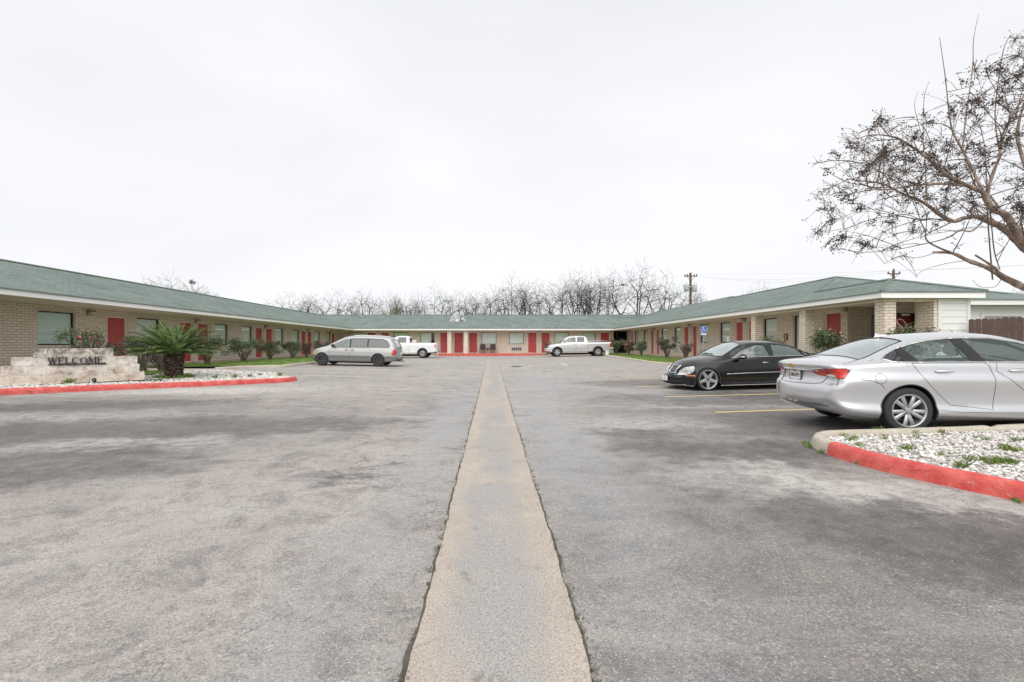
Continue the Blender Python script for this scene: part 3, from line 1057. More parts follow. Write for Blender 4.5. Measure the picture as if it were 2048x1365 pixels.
win_n = [0]
def place(side, a, b, z0, z1, dep):
    "box corner map for an opening: along a..b, height z0..z1, depth dep (0 = wall face, positive = into the wall)"
    d0, d1 = dep
    if side == 'L': return (XL - d1, a, z0, XL - d0, b, z1)
    if side == 'R': return (XR + d0, a, z0, XR + d1, b, z1)
    if side == 'B': return (a, YB + d0, z0, b, YB + d1, z1)
def bxs(mb, side, a, b, z0, z1, dep): mb.box(*place(side, a, b, z0, z1, dep))
def pleats(side, a, b, z0, z1, dep, step, horizontal=False, amp=.02):
    mb = MB()
    vs, fs = [], []
    if horizontal:
        n = max(2, int((z1 - z0) / step))
        for i in range(2 * n + 1):
            z = z0 + (z1 - z0) * i / (2 * n)
            d = dep + (amp if i % 2 else 0)
            for t in (a, b):
                c = place(side, t, t, z, z, (d, d)); vs.append(c[:3])
    else:
        n = max(2, int((b - a) / step))
        for i in range(2 * n + 1):
            t = a + (b - a) * i / (2 * n)
            d = dep + (amp if i % 2 else 0)
            for z in (z0, z1):
                c = place(side, t, t, z, z, (d, d)); vs.append(c[:3])
    for i in range(2 * n):
        fs.append((2 * i, 2 * i + 1, 2 * i + 3, 2 * i + 2))
    return mb.add(vs, fs)
def window(side, a, b, z0, z1, blind='v', gap=None, label=None):
    if a > b: a, b = b, a
    m = MB(); w = .045
    D = (.10, .15)
    bxs(m, side, a, b, z0, z0 + w, D); bxs(m, side, a, b, z1 - w, z1, D)
    bxs(m, side, a, a + w, z0 + w, z1 - w, D); bxs(m, side, b - w, b, z0 + w, z1 - w, D)
    mid = (a + b) / 2
    wo = m.build('window', M['dark_frame'], motel, world=True)
    if label: wo['label'] = label
    g = MB(); bxs(g, side, a + w - .005, b - w + .005, z0 + w - .005, z1 - w + .005, (.122, .128))
    g.build('glass', M['glass_room'], wo, world=True)
    c0, c1 = a + .03, b - .03
    if gap == 'hi': c1 -= (b - a) * .22
    if gap == 'lo': c0 += (b - a) * .18
    if blind == 'h': c = pleats(side, c0, c1, z0 + .03, z1 - .04, .145, .05, True, .012); mt = M['blind']
    else: c = pleats(side, c0, c1, z0 + .02, z1 - .04, .15, .10, False, .03); mt = M['curtain']
    c.build('curtain', mt, wo, world=True)
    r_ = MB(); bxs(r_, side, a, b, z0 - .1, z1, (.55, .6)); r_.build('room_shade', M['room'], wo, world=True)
    s = MB(); bxs(s, side, a - .04, b + .04, z0 - .075, z0 - .002, (-.02, .10))
    s.build('sill', M['brick'], wo, world=True)
def door(side, a, b, z0, z1, handle='b', steps=True):
    if a > b: a, b = b, a
    w = .085
    m = MB()
    bxs(m, side, a, a + w, z0, z1, (.04, .17)); bxs(m, side, b - w, b, z0, z1, (.04, .17)); bxs(m, side, a + w, b - w, z1 - w, z1, (.04, .17))
    bxs(m, side, a + w, b - w, z0, z0 + .05, (.04, .17))
    d = MB()
    bxs(d, side, a + w, b - w, z0 + .05, z1 - w, (.11, .155))
    do = d.build('door', M['red_door'], motel, world=True)
    m.build('door_frame', M['cream_trim'], do, world=True)
    h = MB()
    hp = (b - w - .12) if handle == 'b' else (a + w + .06)
    bxs(h, side, hp, hp + .06, z0 + 1.0, z0 + 1.14, (.08, .11)); bxs(h, side, hp + .01, hp + .05, z0 + .92, z0 + .97, (.05, .11))
    h.build('handle', M['dull_metal'], do, world=True)
def aircon(side, a, b, z0, z1):
    if a > b: a, b = b, a
    m = MB()
    bxs(m, side, a, b, z0, z0 + .03, (-.05, .05)); bxs(m, side, a, b, z1 - .03, z1, (-.05, .05))
    bxs(m, side, a, a + .03, z0 + .03, z1 - .03, (-.05, .05)); bxs(m, side, b - .03, b, z0 + .03, z1 - .03, (-.05, .05))
    bxs(m, side, a + .03, b - .03, (z0 + z1) / 2 - .012, (z0 + z1) / 2 + .012, (-.045, .05))
    n = 5
    for i in range(1, n):
        t = a + (b - a) * i / n
        bxs(m, side, t - .02, t + .02, z0 + .03, z1 - .03, (-.046, .049))
    o = m.build('air_conditioner', M['white_plastic'], motel, world=True)
    k = MB(); bxs(k, side, a + .02, b - .02, z0 + .02, z1 - .02, (.0, .04)); k.build('grille_core', M['black'], o, world=True)
def wall_lamp(side, a, z, globe=False):
    m = MB()
    if globe:
        bxs(m, side, a - .05, a + .05, z + .05, z + .12, (-.10, .0))
    else:
        bxs(m, side, a - .06, a + .06, z - .06, z + .16, (-.03, .0))
        bxs(m, side, a - .10, a + .10, z + .12, z + .16, (-.24, -.031))
    o = m.build('wall_lamp', M['black'], motel, world=True)
    g = MB()
    if globe:
        c = place(side, a, a, z, z, (-.08, -.08))
        g.lathe([(0, -.09), (.06, -.06), (.08, 0), (.06, .05), (.03, .06)], 10, Matrix.Translation(c[:3]))
    else:
        bxs(g, side, a - .06, a + .06, z - .07, z + .119, (-.19, -.035))
    g.build('lamp_glass', M['light_glass'], o, world=True)

ops = {'L': [], 'R': [], 'B': []}      # (a, b, z0, z1)
WL0, WL1 = 1.43, 2.73
DL1 = 2.74
def addwin(side, a, b, z0, z1, **k):
    a, b = min(a, b), max(a, b)
    ops[side].append((a, b, z0, z1)); window(side, a, b, z0, z1, **k)
def adddoor(side, a, b, z0, z1, **k):
    a, b = min(a, b), max(a, b)
    ops[side].append((a, b, z0, z1)); door(side, a, b, z0, z1, **k)
# left wing
addwin('L', 9.6, 11.1, WL0, WL1, blind='h')
adddoor('L', 12.6, 13.7, FL, DL1)
addwin('L', Yl(75.4), Yl(150.6), WL0, WL1, blind='h', label='near left window with horizontal mini blinds')
adddoor('L', 19.85, 20.97, FL, DL1)
addwin('L', 21.5, 23.0, WL0, WL1)
adddoor('L', 24.45, 25.55, FL, DL1)
adddoor('L', 25.95, 27.05, FL, DL1)
addwin('L', Yl(429.6), Yl(456.5), WL0, WL1)
addwin('L', Yl(482.8), Yl(504.8), WL0, WL1)
adddoor('L', 32.25, 33.3, FL, DL1)
adddoor('L', 33.7, 34.75, FL, DL1)
addwin('L', Yl(551.4), Yl(567.2), WL0, WL1)
addwin('L', Yl(584.8), Yl(598.9), WL0, WL1)
adddoor('L', 39.9, 40.95, FL, DL1)
adddoor('L', 41.2, 42.25, FL, DL1)
addwin('L', Yl(629), Yl(640.3), WL0, WL1)
addwin('L', Yl(651.6), Yl(661.5), WL0, WL1)
adddoor('L', 47.3, 48.4, FL, DL1)
for y in (18.95, 25.75, 33.5, 41.07, 46.9): wall_lamp('L', y, 2.72)
for a in (21.8, 28.0, 30.7, 35.5, 38.4, 43.0): aircon('L', a, a + .95, .72, 1.06)
# right wing
W0, W1, D1 = 1.58, 2.83, 2.86
for p0, p1 in ((1268.9, 1276.4), (1286.6, 1296), (1322, 1333.3), (1348.3, 1360.6), (1400, 1416.8), (1439, 1460)):
    addwin('R', Yr(p1), Yr(p0), W0, W1)
addwin('R', 23.0, 24.2, W0, W1); addwin('R', 21.0, 21.75, FR + .3, W1)
for p0, p1 in ((1254.6, 1257.2), (1261, 1265), (1300.3, 1307), (1311.2, 1317.6), (1366.7, 1376.4), (1383.0, 1393), (1469.6, 1485.4)):
    adddoor('R', Yr(p1), Yr(p0), FR, D1, handle='a')
adddoor('R', 24.65, 25.68, FR, D1, handle='a')
adddoor('R', 18.72, 19.72, FR, D1, handle='a')
for y in (47.7, 40.6, 33.2, 25.93): wall_lamp('R', y, 2.80)
wall_lamp('R', 18.45, 2.86)
for a in (30.6, 27.8, 35.2, 37.9, 42.6, 45.4): aircon('R', a, a + .95, .82, 1.16)
# back wing
B0_, B1_, BD = 1.505, 2.785, 2.82
for i, (p0, p1) in enumerate(((696.7, 725), (786.7, 816), (840, 869), (963, 993), (1018, 1047.6), (1108.8, 1137.7), (1164, 1191.4))):
    addwin('B', Xb(p0), Xb(p1), B0_, B1_, gap='hi' if i == 2 else None)
for p0, p1 in ((733, 752.3), (760.4, 779), (879, 897.5), (937, 956), (1055, 1074.7), (1081.6, 1100.8), (1200, 1220)):
    adddoor('B', Xb(p0), Xb(p1), FB, BD)
adddoor('B', Xb(907.2), Xb(927.6), FB, BD - .03)
for px in (755.8, 1078, 1222.5): wall_lamp('B', Xb(px), 2.87, True)
aircon('B', Xb(1022.7), Xb(1043.2), .80, 1.18)
aircon('B', Xb(966), Xb(984), .80, 1.18)
aircon('B', Xb(845), Xb(864), .80, 1.18)
# breezeway opening between the back and the right wing
bw = (Xb(1227), XR, FB, 2.93)
ops['B'].append(bw)

def wall(side, s0, s1, ztop):
    "brick wall with its openings left free, as one mesh"
    m = MB()
    cuts = sorted(set([s0, s1] + [v for o_ in ops[side] for v in o_[:2] if s0 < v < s1]))
    for a, b in zip(cuts, cuts[1:]):
        mid = (a + b) / 2
        op = [o_ for o_ in ops[side] if o_[0] - 1e-6 <= mid <= o_[1] + 1e-6]
        if op:
            o_ = op[0]
            if o_[2] > FB + .12: bxs(m, side, a, b, -.1, o_[2], (0, T))
            bxs(m, side, a, b, o_[3], ztop, (0, T))
        else:
            bxs(m, side, a, b, -.1, ztop, (0, T))
    return m.build('wall', M['brick'], motel, world=True)
wall('L', 5.0, 49.0, WALLTOP)
wall('R', 18.4, 49.0, WALLTOP)
wall('B', XL - T, XR, WALLTOP)
# dark room behind the breezeway
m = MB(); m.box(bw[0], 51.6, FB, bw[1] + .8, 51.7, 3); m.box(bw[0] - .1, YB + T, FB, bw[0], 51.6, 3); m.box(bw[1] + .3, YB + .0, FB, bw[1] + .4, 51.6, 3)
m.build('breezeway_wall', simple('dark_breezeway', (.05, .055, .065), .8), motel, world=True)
m = MB(); m.box(Xb(1231.5), 51.3, FB, Xb(1234.5), 51.4, 2.75); m.box(Xb(1245), 51.3, FB, Xb(1246.5), 51.4, 2.8)
m.build('breezeway_post', M['dull_metal'], motel, world=True)
# end wall of the left wing, back and outer walls
m = MB(); m.box(-24.2, 5.0, -.1, XL - T, 5.2, WALLTOP); m.box(-24.4, 5, -.1, -24.2, 55, WALLTOP); m.box(-24.4, 55, -.1, -5.0, 55.2, WALLTOP); m.box(-3.2, 55, -.1, 24, 55.2, WALLTOP)
m.box(24, 19.2, -.1, 24.2, 55.2, WALLTOP)
m.build('wall', M['brick'], motel, world=True)

# brick courses above windows
def soldier(side):
    m = MB()
    for a, b, z0, z1 in ops[side]:
        if z0 > 1.2 and (b - a) > 1:
            n = int((b - a) / .085)
            for i in range(n):
                t = a + (b - a) * i / n
                bxs(m, side, t + .006, t + (b - a) / n - .006, z1 + .008, z1 + .17, (-.012, .02))
    m.build('soldier_course', M['brick'], motel, world=True)
soldier('L'); soldier('R')

# fascia and soffit
def fbox(name, b, mat): MB().box(*b).build(name, mat, motel, world=True)
f = MB()
f.box(EL - .03, 4.4, ET - FH, EL, EB + .03, ET)
f.box(EL, EB, ET - FH, ER, EB + .03, ET)
f.box(ER, 14.48, ET - FH, ER + .03, EB + .03, ET)
f.box(ER + .03, 14.48, ET - FH - .01, 15.8, 14.51, ET)
f.box(15.77, 14.51, ET - FH - .01, 15.8, 18.3, ET)
f.box(15.8, 18.28, ET - FH, 24.5, 18.31, ET)
f.build('fascia', M['fascia'], motel, world=True)
s = MB()
zs0, zs1 = ET - FH + .012, ET - FH + .03
s.box(XL, 4.4, zs0, EL - .03, EB + .03, zs1)
s.box(XL, EB + .03, zs0, XR, YB, zs1)
s.box(ER + .03, 18.3, zs0, XR, EB + .03, zs1)
s.box(ER + .03, 14.51, zs0, 15.77, 18.4, zs1)
s.build('soffit', M['soffit'], motel, world=True)

# roofs
PT = .32
def roofmesh(polys):
    m = MB()
    for p in polys:
        n = len(p)
        k = len(m.v)
        m.add(list(p) + [(x, y, z - .035) for x, y, z in p], [tuple(range(n)), tuple(range(n, 2 * n))[::-1]] + [(i, n + i, n + (i + 1) % n, (i + 1) % n) for i in range(n)])
    o = m.build('roof', M['roof'], motel, world=True, uv=False)
    me = o.data
    ul = me.uv_layers.new(name='UVMap')
    for pl in me.polygons:
        nrm = pl.normal
        if nrm.z < 0: nrm = -nrm
        hx = Vector((-nrm.y, nrm.x, 0))
        if hx.length < 1e-3: hx = Vector((1, 0, 0))
        hx.normalize(); hy = nrm.cross(hx)
        for li in pl.loop_indices:
            c = me.vertices[me.loops[li].vertex_index].co
            ul.data[li].uv = (c.dot(hx), c.dot(hy))
    return o
z0 = ET + .012
lo = .045
DL_, DR_, DRn = 5.4, 7.3, 6.04
def rz(t): return z0 + PT * t
el, er, eb = EL + lo, ER - lo, EB - lo
# left wing: lot side and far side; back wing with a lower stretch; right wing
rl = (EL - DL_); rbk = EB + DL_
roofmesh([
    [(el, 4.3, z0), (el, eb, z0), (rl, rbk, rz(DL_)), (rl, 4.3, rz(DL_))],
    [(rl, 4.3, rz(DL_)), (rl, rbk, rz(DL_)), (rl - 5.4, rbk + 5.4, z0), (rl - 5.4, 4.3, z0)],
])
nt = 2.6
xa, xb_ = -4.95, -3.26
rrX = ER + DL_
roofmesh([
    [(el, eb, z0), (xa, eb, z0), (xa, rbk, rz(DL_)), (rl, rbk, rz(DL_))],
    [(xa, eb, z0), (xb_, eb, z0), (xb_, EB + nt, rz(nt)), (xa, EB + nt, rz(nt))],
    [(xb_, eb, z0), (er, eb, z0), (rrX, rbk, rz(DL_)), (xb_, rbk, rz(DL_))],
    [(rl, rbk, rz(DL_)), (xa, rbk, rz(DL_)), (xa, rbk + 5.4, z0), (rl - 5.4, rbk + 5.4, z0)],
    [(xb_, rbk, rz(DL_)), (rrX, rbk, rz(DL_)), (rrX + 5, rbk + 5.4, z0), (xb_, rbk + 5.4, z0)],
])
g = MB()
for x, s_ in ((xa, -1), (xb_, 1)):
    p = [(EB + nt, rz(nt) - .05), (rbk, rz(DL_) - .04), (rbk + 5.4, z0 - .05), (rbk + 5.4, z0 - .3), (EB + nt, z0 - .3)]
    k = len(g.v)
    x2 = x + s_ * .06
    x1 = x - s_ * .03
    g.add([(x1, y, z) for y, z in p] + [(x2, y, z) for y, z in p], [(0, 1, 2, 3, 4), (9, 8, 7, 6, 5), (0, 5, 6, 1), (1, 6, 7, 2)])
g.build('gable_board', M['fascia'], motel, world=True)
# right wing, far and taller stretch (hipped at its near end) and the near stretch
yh = 36.6
xr1 = ER + DR_
xr2 = ER + DRn
roofmesh([
    [(er, yh, z0), (er, eb, z0), (rrX, rbk, rz(DL_)), (xr1, rbk + 2, rz(DR_)), (xr1, yh + .8, rz(DR_)), (xr2, yh - 1.2, rz(DRn))],
    [(xr1, yh + .8, rz(DR_)), (xr1, rbk + 2, rz(DR_)), (xr1 + 7, rbk + 2, z0), (xr1 + 7, yh, z0), (xr1 + 1.3, yh - 1, rz(DRn))],
    [(xr2, yh - 1.2, rz(DRn)), (xr1, yh + .8, rz(DR_)), (xr1 + 1.3, yh - 1.0, rz(DRn))],
])
ap = (xr2, 24.36, rz(DRn))
sr = (14.52, 16.55, rz(2.07))
vz = (14.52, 20.39, rz(2.07))
roofmesh([
    [(er, 14.44, z0), (er, yh, z0), (xr2, yh - .9, rz(DRn)), ap, vz, sr],
    [(er, 14.44, z0), sr, (15.84, 14.44, z0)],
    [(15.84, 14.44, z0), sr, vz, (15.84, 18.27, z0 + .02)],
    [ap, (xr2 + 6.04, 18.3, z0), (15.84, 18.27, z0), vz],
    [ap, (xr2, yh - .9, rz(DRn)), (xr2 + 6.04, yh - .9, z0), (xr2 + 6.04, 18.3, z0)],
])
# ridge and hip caps
M['ridge'] = simple('ridge_shingle', (.14, .18, .16), .9, var=.3, scale=8)
for a, b in (((rl, 4.3, rz(DL_) + .01), (rl, rbk, rz(DL_) + .01)), ((rl, rbk, rz(DL_) + .01), (xa, rbk, rz(DL_) + .01)), ((xb_, rbk, rz(DL_) + .01), (rrX, rbk, rz(DL_) + .01)),
             (ap, (xr2, yh - .9, rz(DRn))), (ap, (14.45, 20.3, rz(2.0))), (sr, (er, 14.44, z0)), (sr, vz), (sr, (15.84, 14.44, z0)), (ap, (xr2 + 6, 18.3, z0))):
    a, b = Vector(a), Vector(b)
    n = max(2, int((b - a).length / .3))
    m = MB(); m.tube([a.lerp(b, i / n) + Vector((0, 0, .012)) for i in range(n + 1)], .05, 4)
    m.build('ridge_cap', M['ridge'], motel, world=True)

# porch at the near end of the right wing
XP = 12.8
PW = .38
bz = 2.865
for y in (14.77, 18.52, 22.08):
    MB().box(XP, y, -.1, XP + PW, y + PW, bz - .001 if y > 15 else bz).build('pillar', M['brick'], motel, world=True)
m = MB()
m.box(XP + .002, 14.775, bz, XP + PW - .002, 22.46, ET - FH + .011)
m.box(XP + PW, 14.775, bz, 14.55, 14.775 + .3, ET - FH + .011)
m.build('porch_beam', M['brick'], motel, world=True)
m = MB()
m.box(14.42, 14.77, -.1, 14.545, 15.35, ET - FH + .01)
m.box(14.48, 15.35, -.1, 15.58, 15.5, ET - FH + .01)
m.box(15.48, 15.5, -.1, 15.58, 18.4, ET - FH + .01)
m.box(XR + T + .001, 18.42, -.1, 15.479, 18.6, ET - FH + .01)
o = m.build('wall', M['brick'], motel, world=True)
m = MB()
for i in range(7):
    za = -.05 + i * .29 + .55
m2 = MB()
zz = FR - .4
i = 0
while zz < ET - FH:
    zt = min(zz + .218, ET - FH)
    m2.add([(14.66, 14.76, zz), (15.50, 14.76, zz), (15.50, 14.775, zt - .002), (14.66, 14.775, zt - .002), (14.66, 14.80, zz), (15.50, 14.80, zz), (15.50, 14.80, zt), (14.66, 14.80, zt)],
           [(0, 1, 2, 3), (0, 4, 5, 1), (3, 2, 6, 7)])
    zz += .22
m2.build('siding', M['siding'], motel, world=True)
m = MB(); m.box(14.548, 14.745, .1, 14.66, 14.83, ET - FH); m.box(15.50, 14.745, .1, 15.60, 14.83, ET - FH); m.box(15.585, 14.83, .1, 15.60, 18.3, ET - FH); m.box(14.56, 14.80, .1, 15.58, 14.82, ET - FH)
m.build('corner_board', M['siding'], motel, world=True)
# ceiling lamp, wall box, number plaque, downspouts
m = MB(); m.bbox(14.55, 15.19, bz - .10, 14.80, 15.33, bz - .01, .01); m.build('ceiling_lamp', M['light_glass'], motel, world=True)
m = MB(); bxs(m, 'R', 20.35, 20.52, 2.42, 2.60, (-.06, 0)); m.build('alarm_box', simple('rusty_box', (.12, .04, .03), .6), motel, world=True)
m = MB(); bxs(m, 'R', 22.12, 22.42, 1.66, 2.0, (-.03, 0)); o = m.build('number_plaque', M['number_brown'], motel, world=True)
m = MB()
m.tube([(XL + .06, 48.75, FL), (XL + .06, 48.75, 2.6), (XL + .16, 48.75, 2.9)], .045, 6)
m.tube([(XR - .05, 20.75, FR), (XR - .05, 20.75, ET - .2)], .03, 6)
m.build('downspout', M['cream_trim'], motel, world=True)
# portico pillars in the back wing
for p0, p1 in ((894.7, 902.5), (927.7, 935.5)):
    x0_, x1_ = (p0 - PX) * 47.45 / F, (p1 - PX) * 47.45 / F
    MB().box(x0_, 47.45, FB, x1_, 47.85, ET - FH + .012).build('pillar', M['brick'], motel, world=True)
MB().box((902.5 - PX) * 47.45 / F, 47.47, 2.86, (927.7 - PX) * 47.45 / F, 47.8, ET - FH + .01).build('porch_beam', M['brick'], motel, world=True)

def text_mesh(txt, size, depth, name, mat, mtx, parent=None, align='CENTER', sx=1.0):
    c = bpy.data.curves.new('t', 'FONT')
    c.body = txt; c.size = size; c.extrude = depth / 2; c.align_x = align; c.align_y = 'CENTER'
    o = bpy.data.objects.new('t', c); COL.objects.link(o)
    dg = bpy.context.evaluated_depsgraph_get()
    me = bpy.data.meshes.new_from_object(o.evaluated_get(dg))
    bpy.data.objects.remove(o); bpy.data.curves.remove(c)
    me.transform(Matrix.Diagonal((sx, 1, 1, 1)))
    me.transform(mtx)
    me.materials.clear(); me.materials.append(mat)
    r = bpy.data.objects.new(name, me); COL.objects.link(r)
    if parent: r.parent = parent
    me.name = name
    return r
# house number 10 on the left wing
off = woff(motel)
mt = Matrix.Translation(Vector((XL + .012, 29.83, 2.02)) - off) @ Matrix.Rotation(R(90), 4, 'Z') @ Matrix.Rotation(R(90), 4, 'X')
text_mesh('10', .34, .02, 'room_number', M['sign_white'], mt, motel)
mt = Matrix.Translation(Vector((XR - .035, 22.27, 1.83)) - off) @ Matrix.Rotation(R(-90), 4, 'Z') @ Matrix.Rotation(R(90), 4, 'X')
text_mesh('3', .26, .012, 'room_number', M['cream_trim'], mt, motel)

# ------------------------------------------------------------------ garage building at the right
gar = empty('garage_building', (19, 17.6, .3), label='low white sided garage behind the brown fence at right', cat='garage')
m = MB(); m.box(15.82, 17.62, 0, 26, 17.7, 2.98); m.box(15.82, 17.7, 0, 15.9, 22, 2.98); m.box(15.82, 22, 0, 26, 22.1, 2.98)
zz = .3
while zz < 2.9:
    m.box(16.85, 17.60, zz + .005, 18.72 if zz > .4 else 18.72, 17.619, zz + .20); zz += .22
m.build('wall', M['siding'], gar, world=True)
m = MB(); m.box(19.15, 17.60, .3, 20.6, 17.615, 2.56); m.build('garage_door', simple('grey_door', (.33, .33, .33), .6), gar, world=True)
m = MB(); m.box(19.02, 17.58, .3, 19.15, 17.618, 2.66); m.box(20.6, 17.58, .3, 20.73, 17.618, 2.66); m.box(19.15, 17.58, 2.56, 20.6, 17.618, 2.66)
m.build('door_frame', M['siding'], gar, world=True)
m = MB()
gx0 = 18.0
ge = ET + .0
m.box(gx0, 17.0, ge - .2, 26.4, 17.03, ge); m.box(gx0, 17.03, ge - .2, gx0 + .03, 17.62, ge)
m.build('fascia', M['siding'], gar, world=True)
m = MB()
p = [(16.4, 16.96, ge + .01), (26.4, 16.96, ge + .01), (26.4, 19.2, ge + .43), (16.4, 19.2, ge + .50)]
q = [(16.4, 19.2, ge + .50), (26.4, 19.2, ge + .43), (26.4, 22.4, ge + .01), (16.4, 22.4, ge + .01)]
for pp in (p, q):
    m.add(pp + [(x, y, z - .03) for x, y, z in pp], [(0, 1, 2, 3), (7, 6, 5, 4), (0, 4, 5, 1), (1, 5, 6, 2), (2, 6, 7, 3), (3, 7, 4, 0)])
m.build('roof', M['roof'], gar, world=True)

# ------------------------------------------------------------------ picket fence
def fence():
    a, b = Vector((15.28, 14.5)), Vector((17.6, 10.6))
    root = empty('wooden_fence', (a.x, a.y, .35), label='brown dog-ear picket fence in front of the white garage', cat='fence')
    L_ = (b - a).length; d = (b - a).normalized()
    yaw = math.atan2(d.y, d.x)
    rs_ = random.Random(3)
    n = int(L_ / .145)
    for i in range(n):
        h = 1.92 + rs_.uniform(-.02, .02)
        w = .139
        poly = [(0, 0), (w, 0), (w, h - .035), (w - .03, h), (.03, h), (0, h - .035)]
        p = a + d * (i * .145)
        mt = Matrix.Translation((p.x - a.x, p.y - a.y, 0)) @ Matrix.Rotation(yaw, 4, 'Z') @ Matrix.Rotation(R(90), 4, 'X') @ Matrix.Translation((0, 0, rs_.uniform(-.004, .004)))
        MB().prism(poly, mt, .018).build('picket', M['fence_wood'], root)
    m = MB()
    nrm = Vector((-d.y, d.x)) if (-d.y) > 0 else Vector((d.y, -d.x))
    for z in (.3, 1.0, 1.6):
        m.tube([(nrm.x * .05, nrm.y * .05, z), ((b - a).x + nrm.x * .05, (b - a).y + nrm.y * .05, z)], .04, 4)
    m.build('rail', M['fence_wood'], root)
fence()

# ------------------------------------------------------------------ vending machine
def vending():
    Y = 15.92
    x0, x1, zb = 13.98, 15.06, FR
    r = empty('vending_machine', (x0, Y, zb), label='dark drinks vending machine with red ribbon front on the porch', cat='vending machine')
    w, d, h = x1 - x0, .8, 2.0
    MB().bbox(0, 0, .06, w, d, h, .02).build('cabinet', M['black'], r)
    MB().box(.04, .03, 0, w - .04, d - .03, .06).build('base', M['blackp'], r)
    fw = .78
    MB().bbox(.03, -.02, .14, fw, -.001, h - .13, .008).build('front_panel', M['vend_red'], r)
    MB().bbox(fw + .02, -.018, .14, w - .03, -.001, h - .13, .008).build('coin_panel', M['blackp'], r)
    m = MB(); m.bbox(fw + .08, -.03, 1.42, w - .08, -.0185, 1.64, .004); m.bbox(fw + .06, -.03, .95, w - .12, -.0185, 1.15, .004)
    m.build('coin_slot', M['dull_metal'], r)
    MB().bbox(fw - .12, -.026, 1.42, fw - .0, -.0205, 1.54, .002).build('notice', M['sign_white'], r)
    MB().bbox(.42, .0 - .012, h - .09, .72, -.001, h - .03, .003).build('name_plate', M['cream_trim'], r)
    # looping ribbon and bottles printed on the front
    def band(pts, ws, nm, mat, yy=-.024):
        vs, fs = [], []
        for i, (x, z) in enumerate(pts):
            a = Vector(pts[max(i - 1, 0)]); b = Vector(pts[min(i + 1, len(pts) - 1)])
            t = (b - a).normalized(); n_ = Vector((-t.y, t.x)) * ws[i] / 2
            vs += [(x + n_.x, yy, z + n_.y), (x - n_.x, yy, z - n_.y), (x + n_.x, yy + .003, z + n_.y), (x - n_.x, yy + .003, z - n_.y)]
        for i in range(len(pts) - 1):
            k = 4 * i
            fs += [(k, k + 1, k + 5, k + 4), (k + 2, k + 6, k + 7, k + 3), (k, k + 4, k + 6, k + 2), (k + 1, k + 3, k + 7, k + 5)]
        MB().add(vs, fs).build(nm, mat, r)
    pts, ws = [], []
    for i in range(31):
        t = i / 30
        a = 2.7 - t * 6.6
        ex, ez = .20 * math.cos(a), .10 * math.sin(a)
        c, s_ = math.cos(-.75), math.sin(-.75)
        pts.append((.42 + ex * c - ez * s_ - .02 * t, 1.64 + ex * s_ + ez * c - .02 * t)); ws.append(.025 + .045 * math.sin(t * math.pi) ** 2)
    band(pts, ws, 'ribbon', M['vend_cream'])
    pts = [(.04 + .09 * math.sin(t / 12 * 3.0), 1.80 - t / 12 * .42) for t in range(13)]
    band(pts, [.035] * 13, 'ribbon', M['vend_cream'], -.0235)
    pts = [(.16 + .40 * t / 12, 1.22 + .24 * math.sin(t / 12 * 2.6)) for t in range(13)]
    band(pts, [.05 - .003 * t for t in range(13)], 'ribbon', M['vend_cream'], -.0228)
    for cx in (.20, .36):
        prof = [(-.06, 0), (.06, 0), (.065, .3), (.05, .42), (.065, .52), (.02, .70), (.02, .78), (-.02, .78), (-.02, .70), (-.065, .52), (-.05, .42), (-.065, .3)]
        MB().prism([(x + cx, z + .62) for x, z in prof], Matrix.Rotation(R(90), 4, 'X') @ Matrix.Translation((0, 0, .0215)), .009).build('bottle_print', M['bottle_grey'], r)
vending()

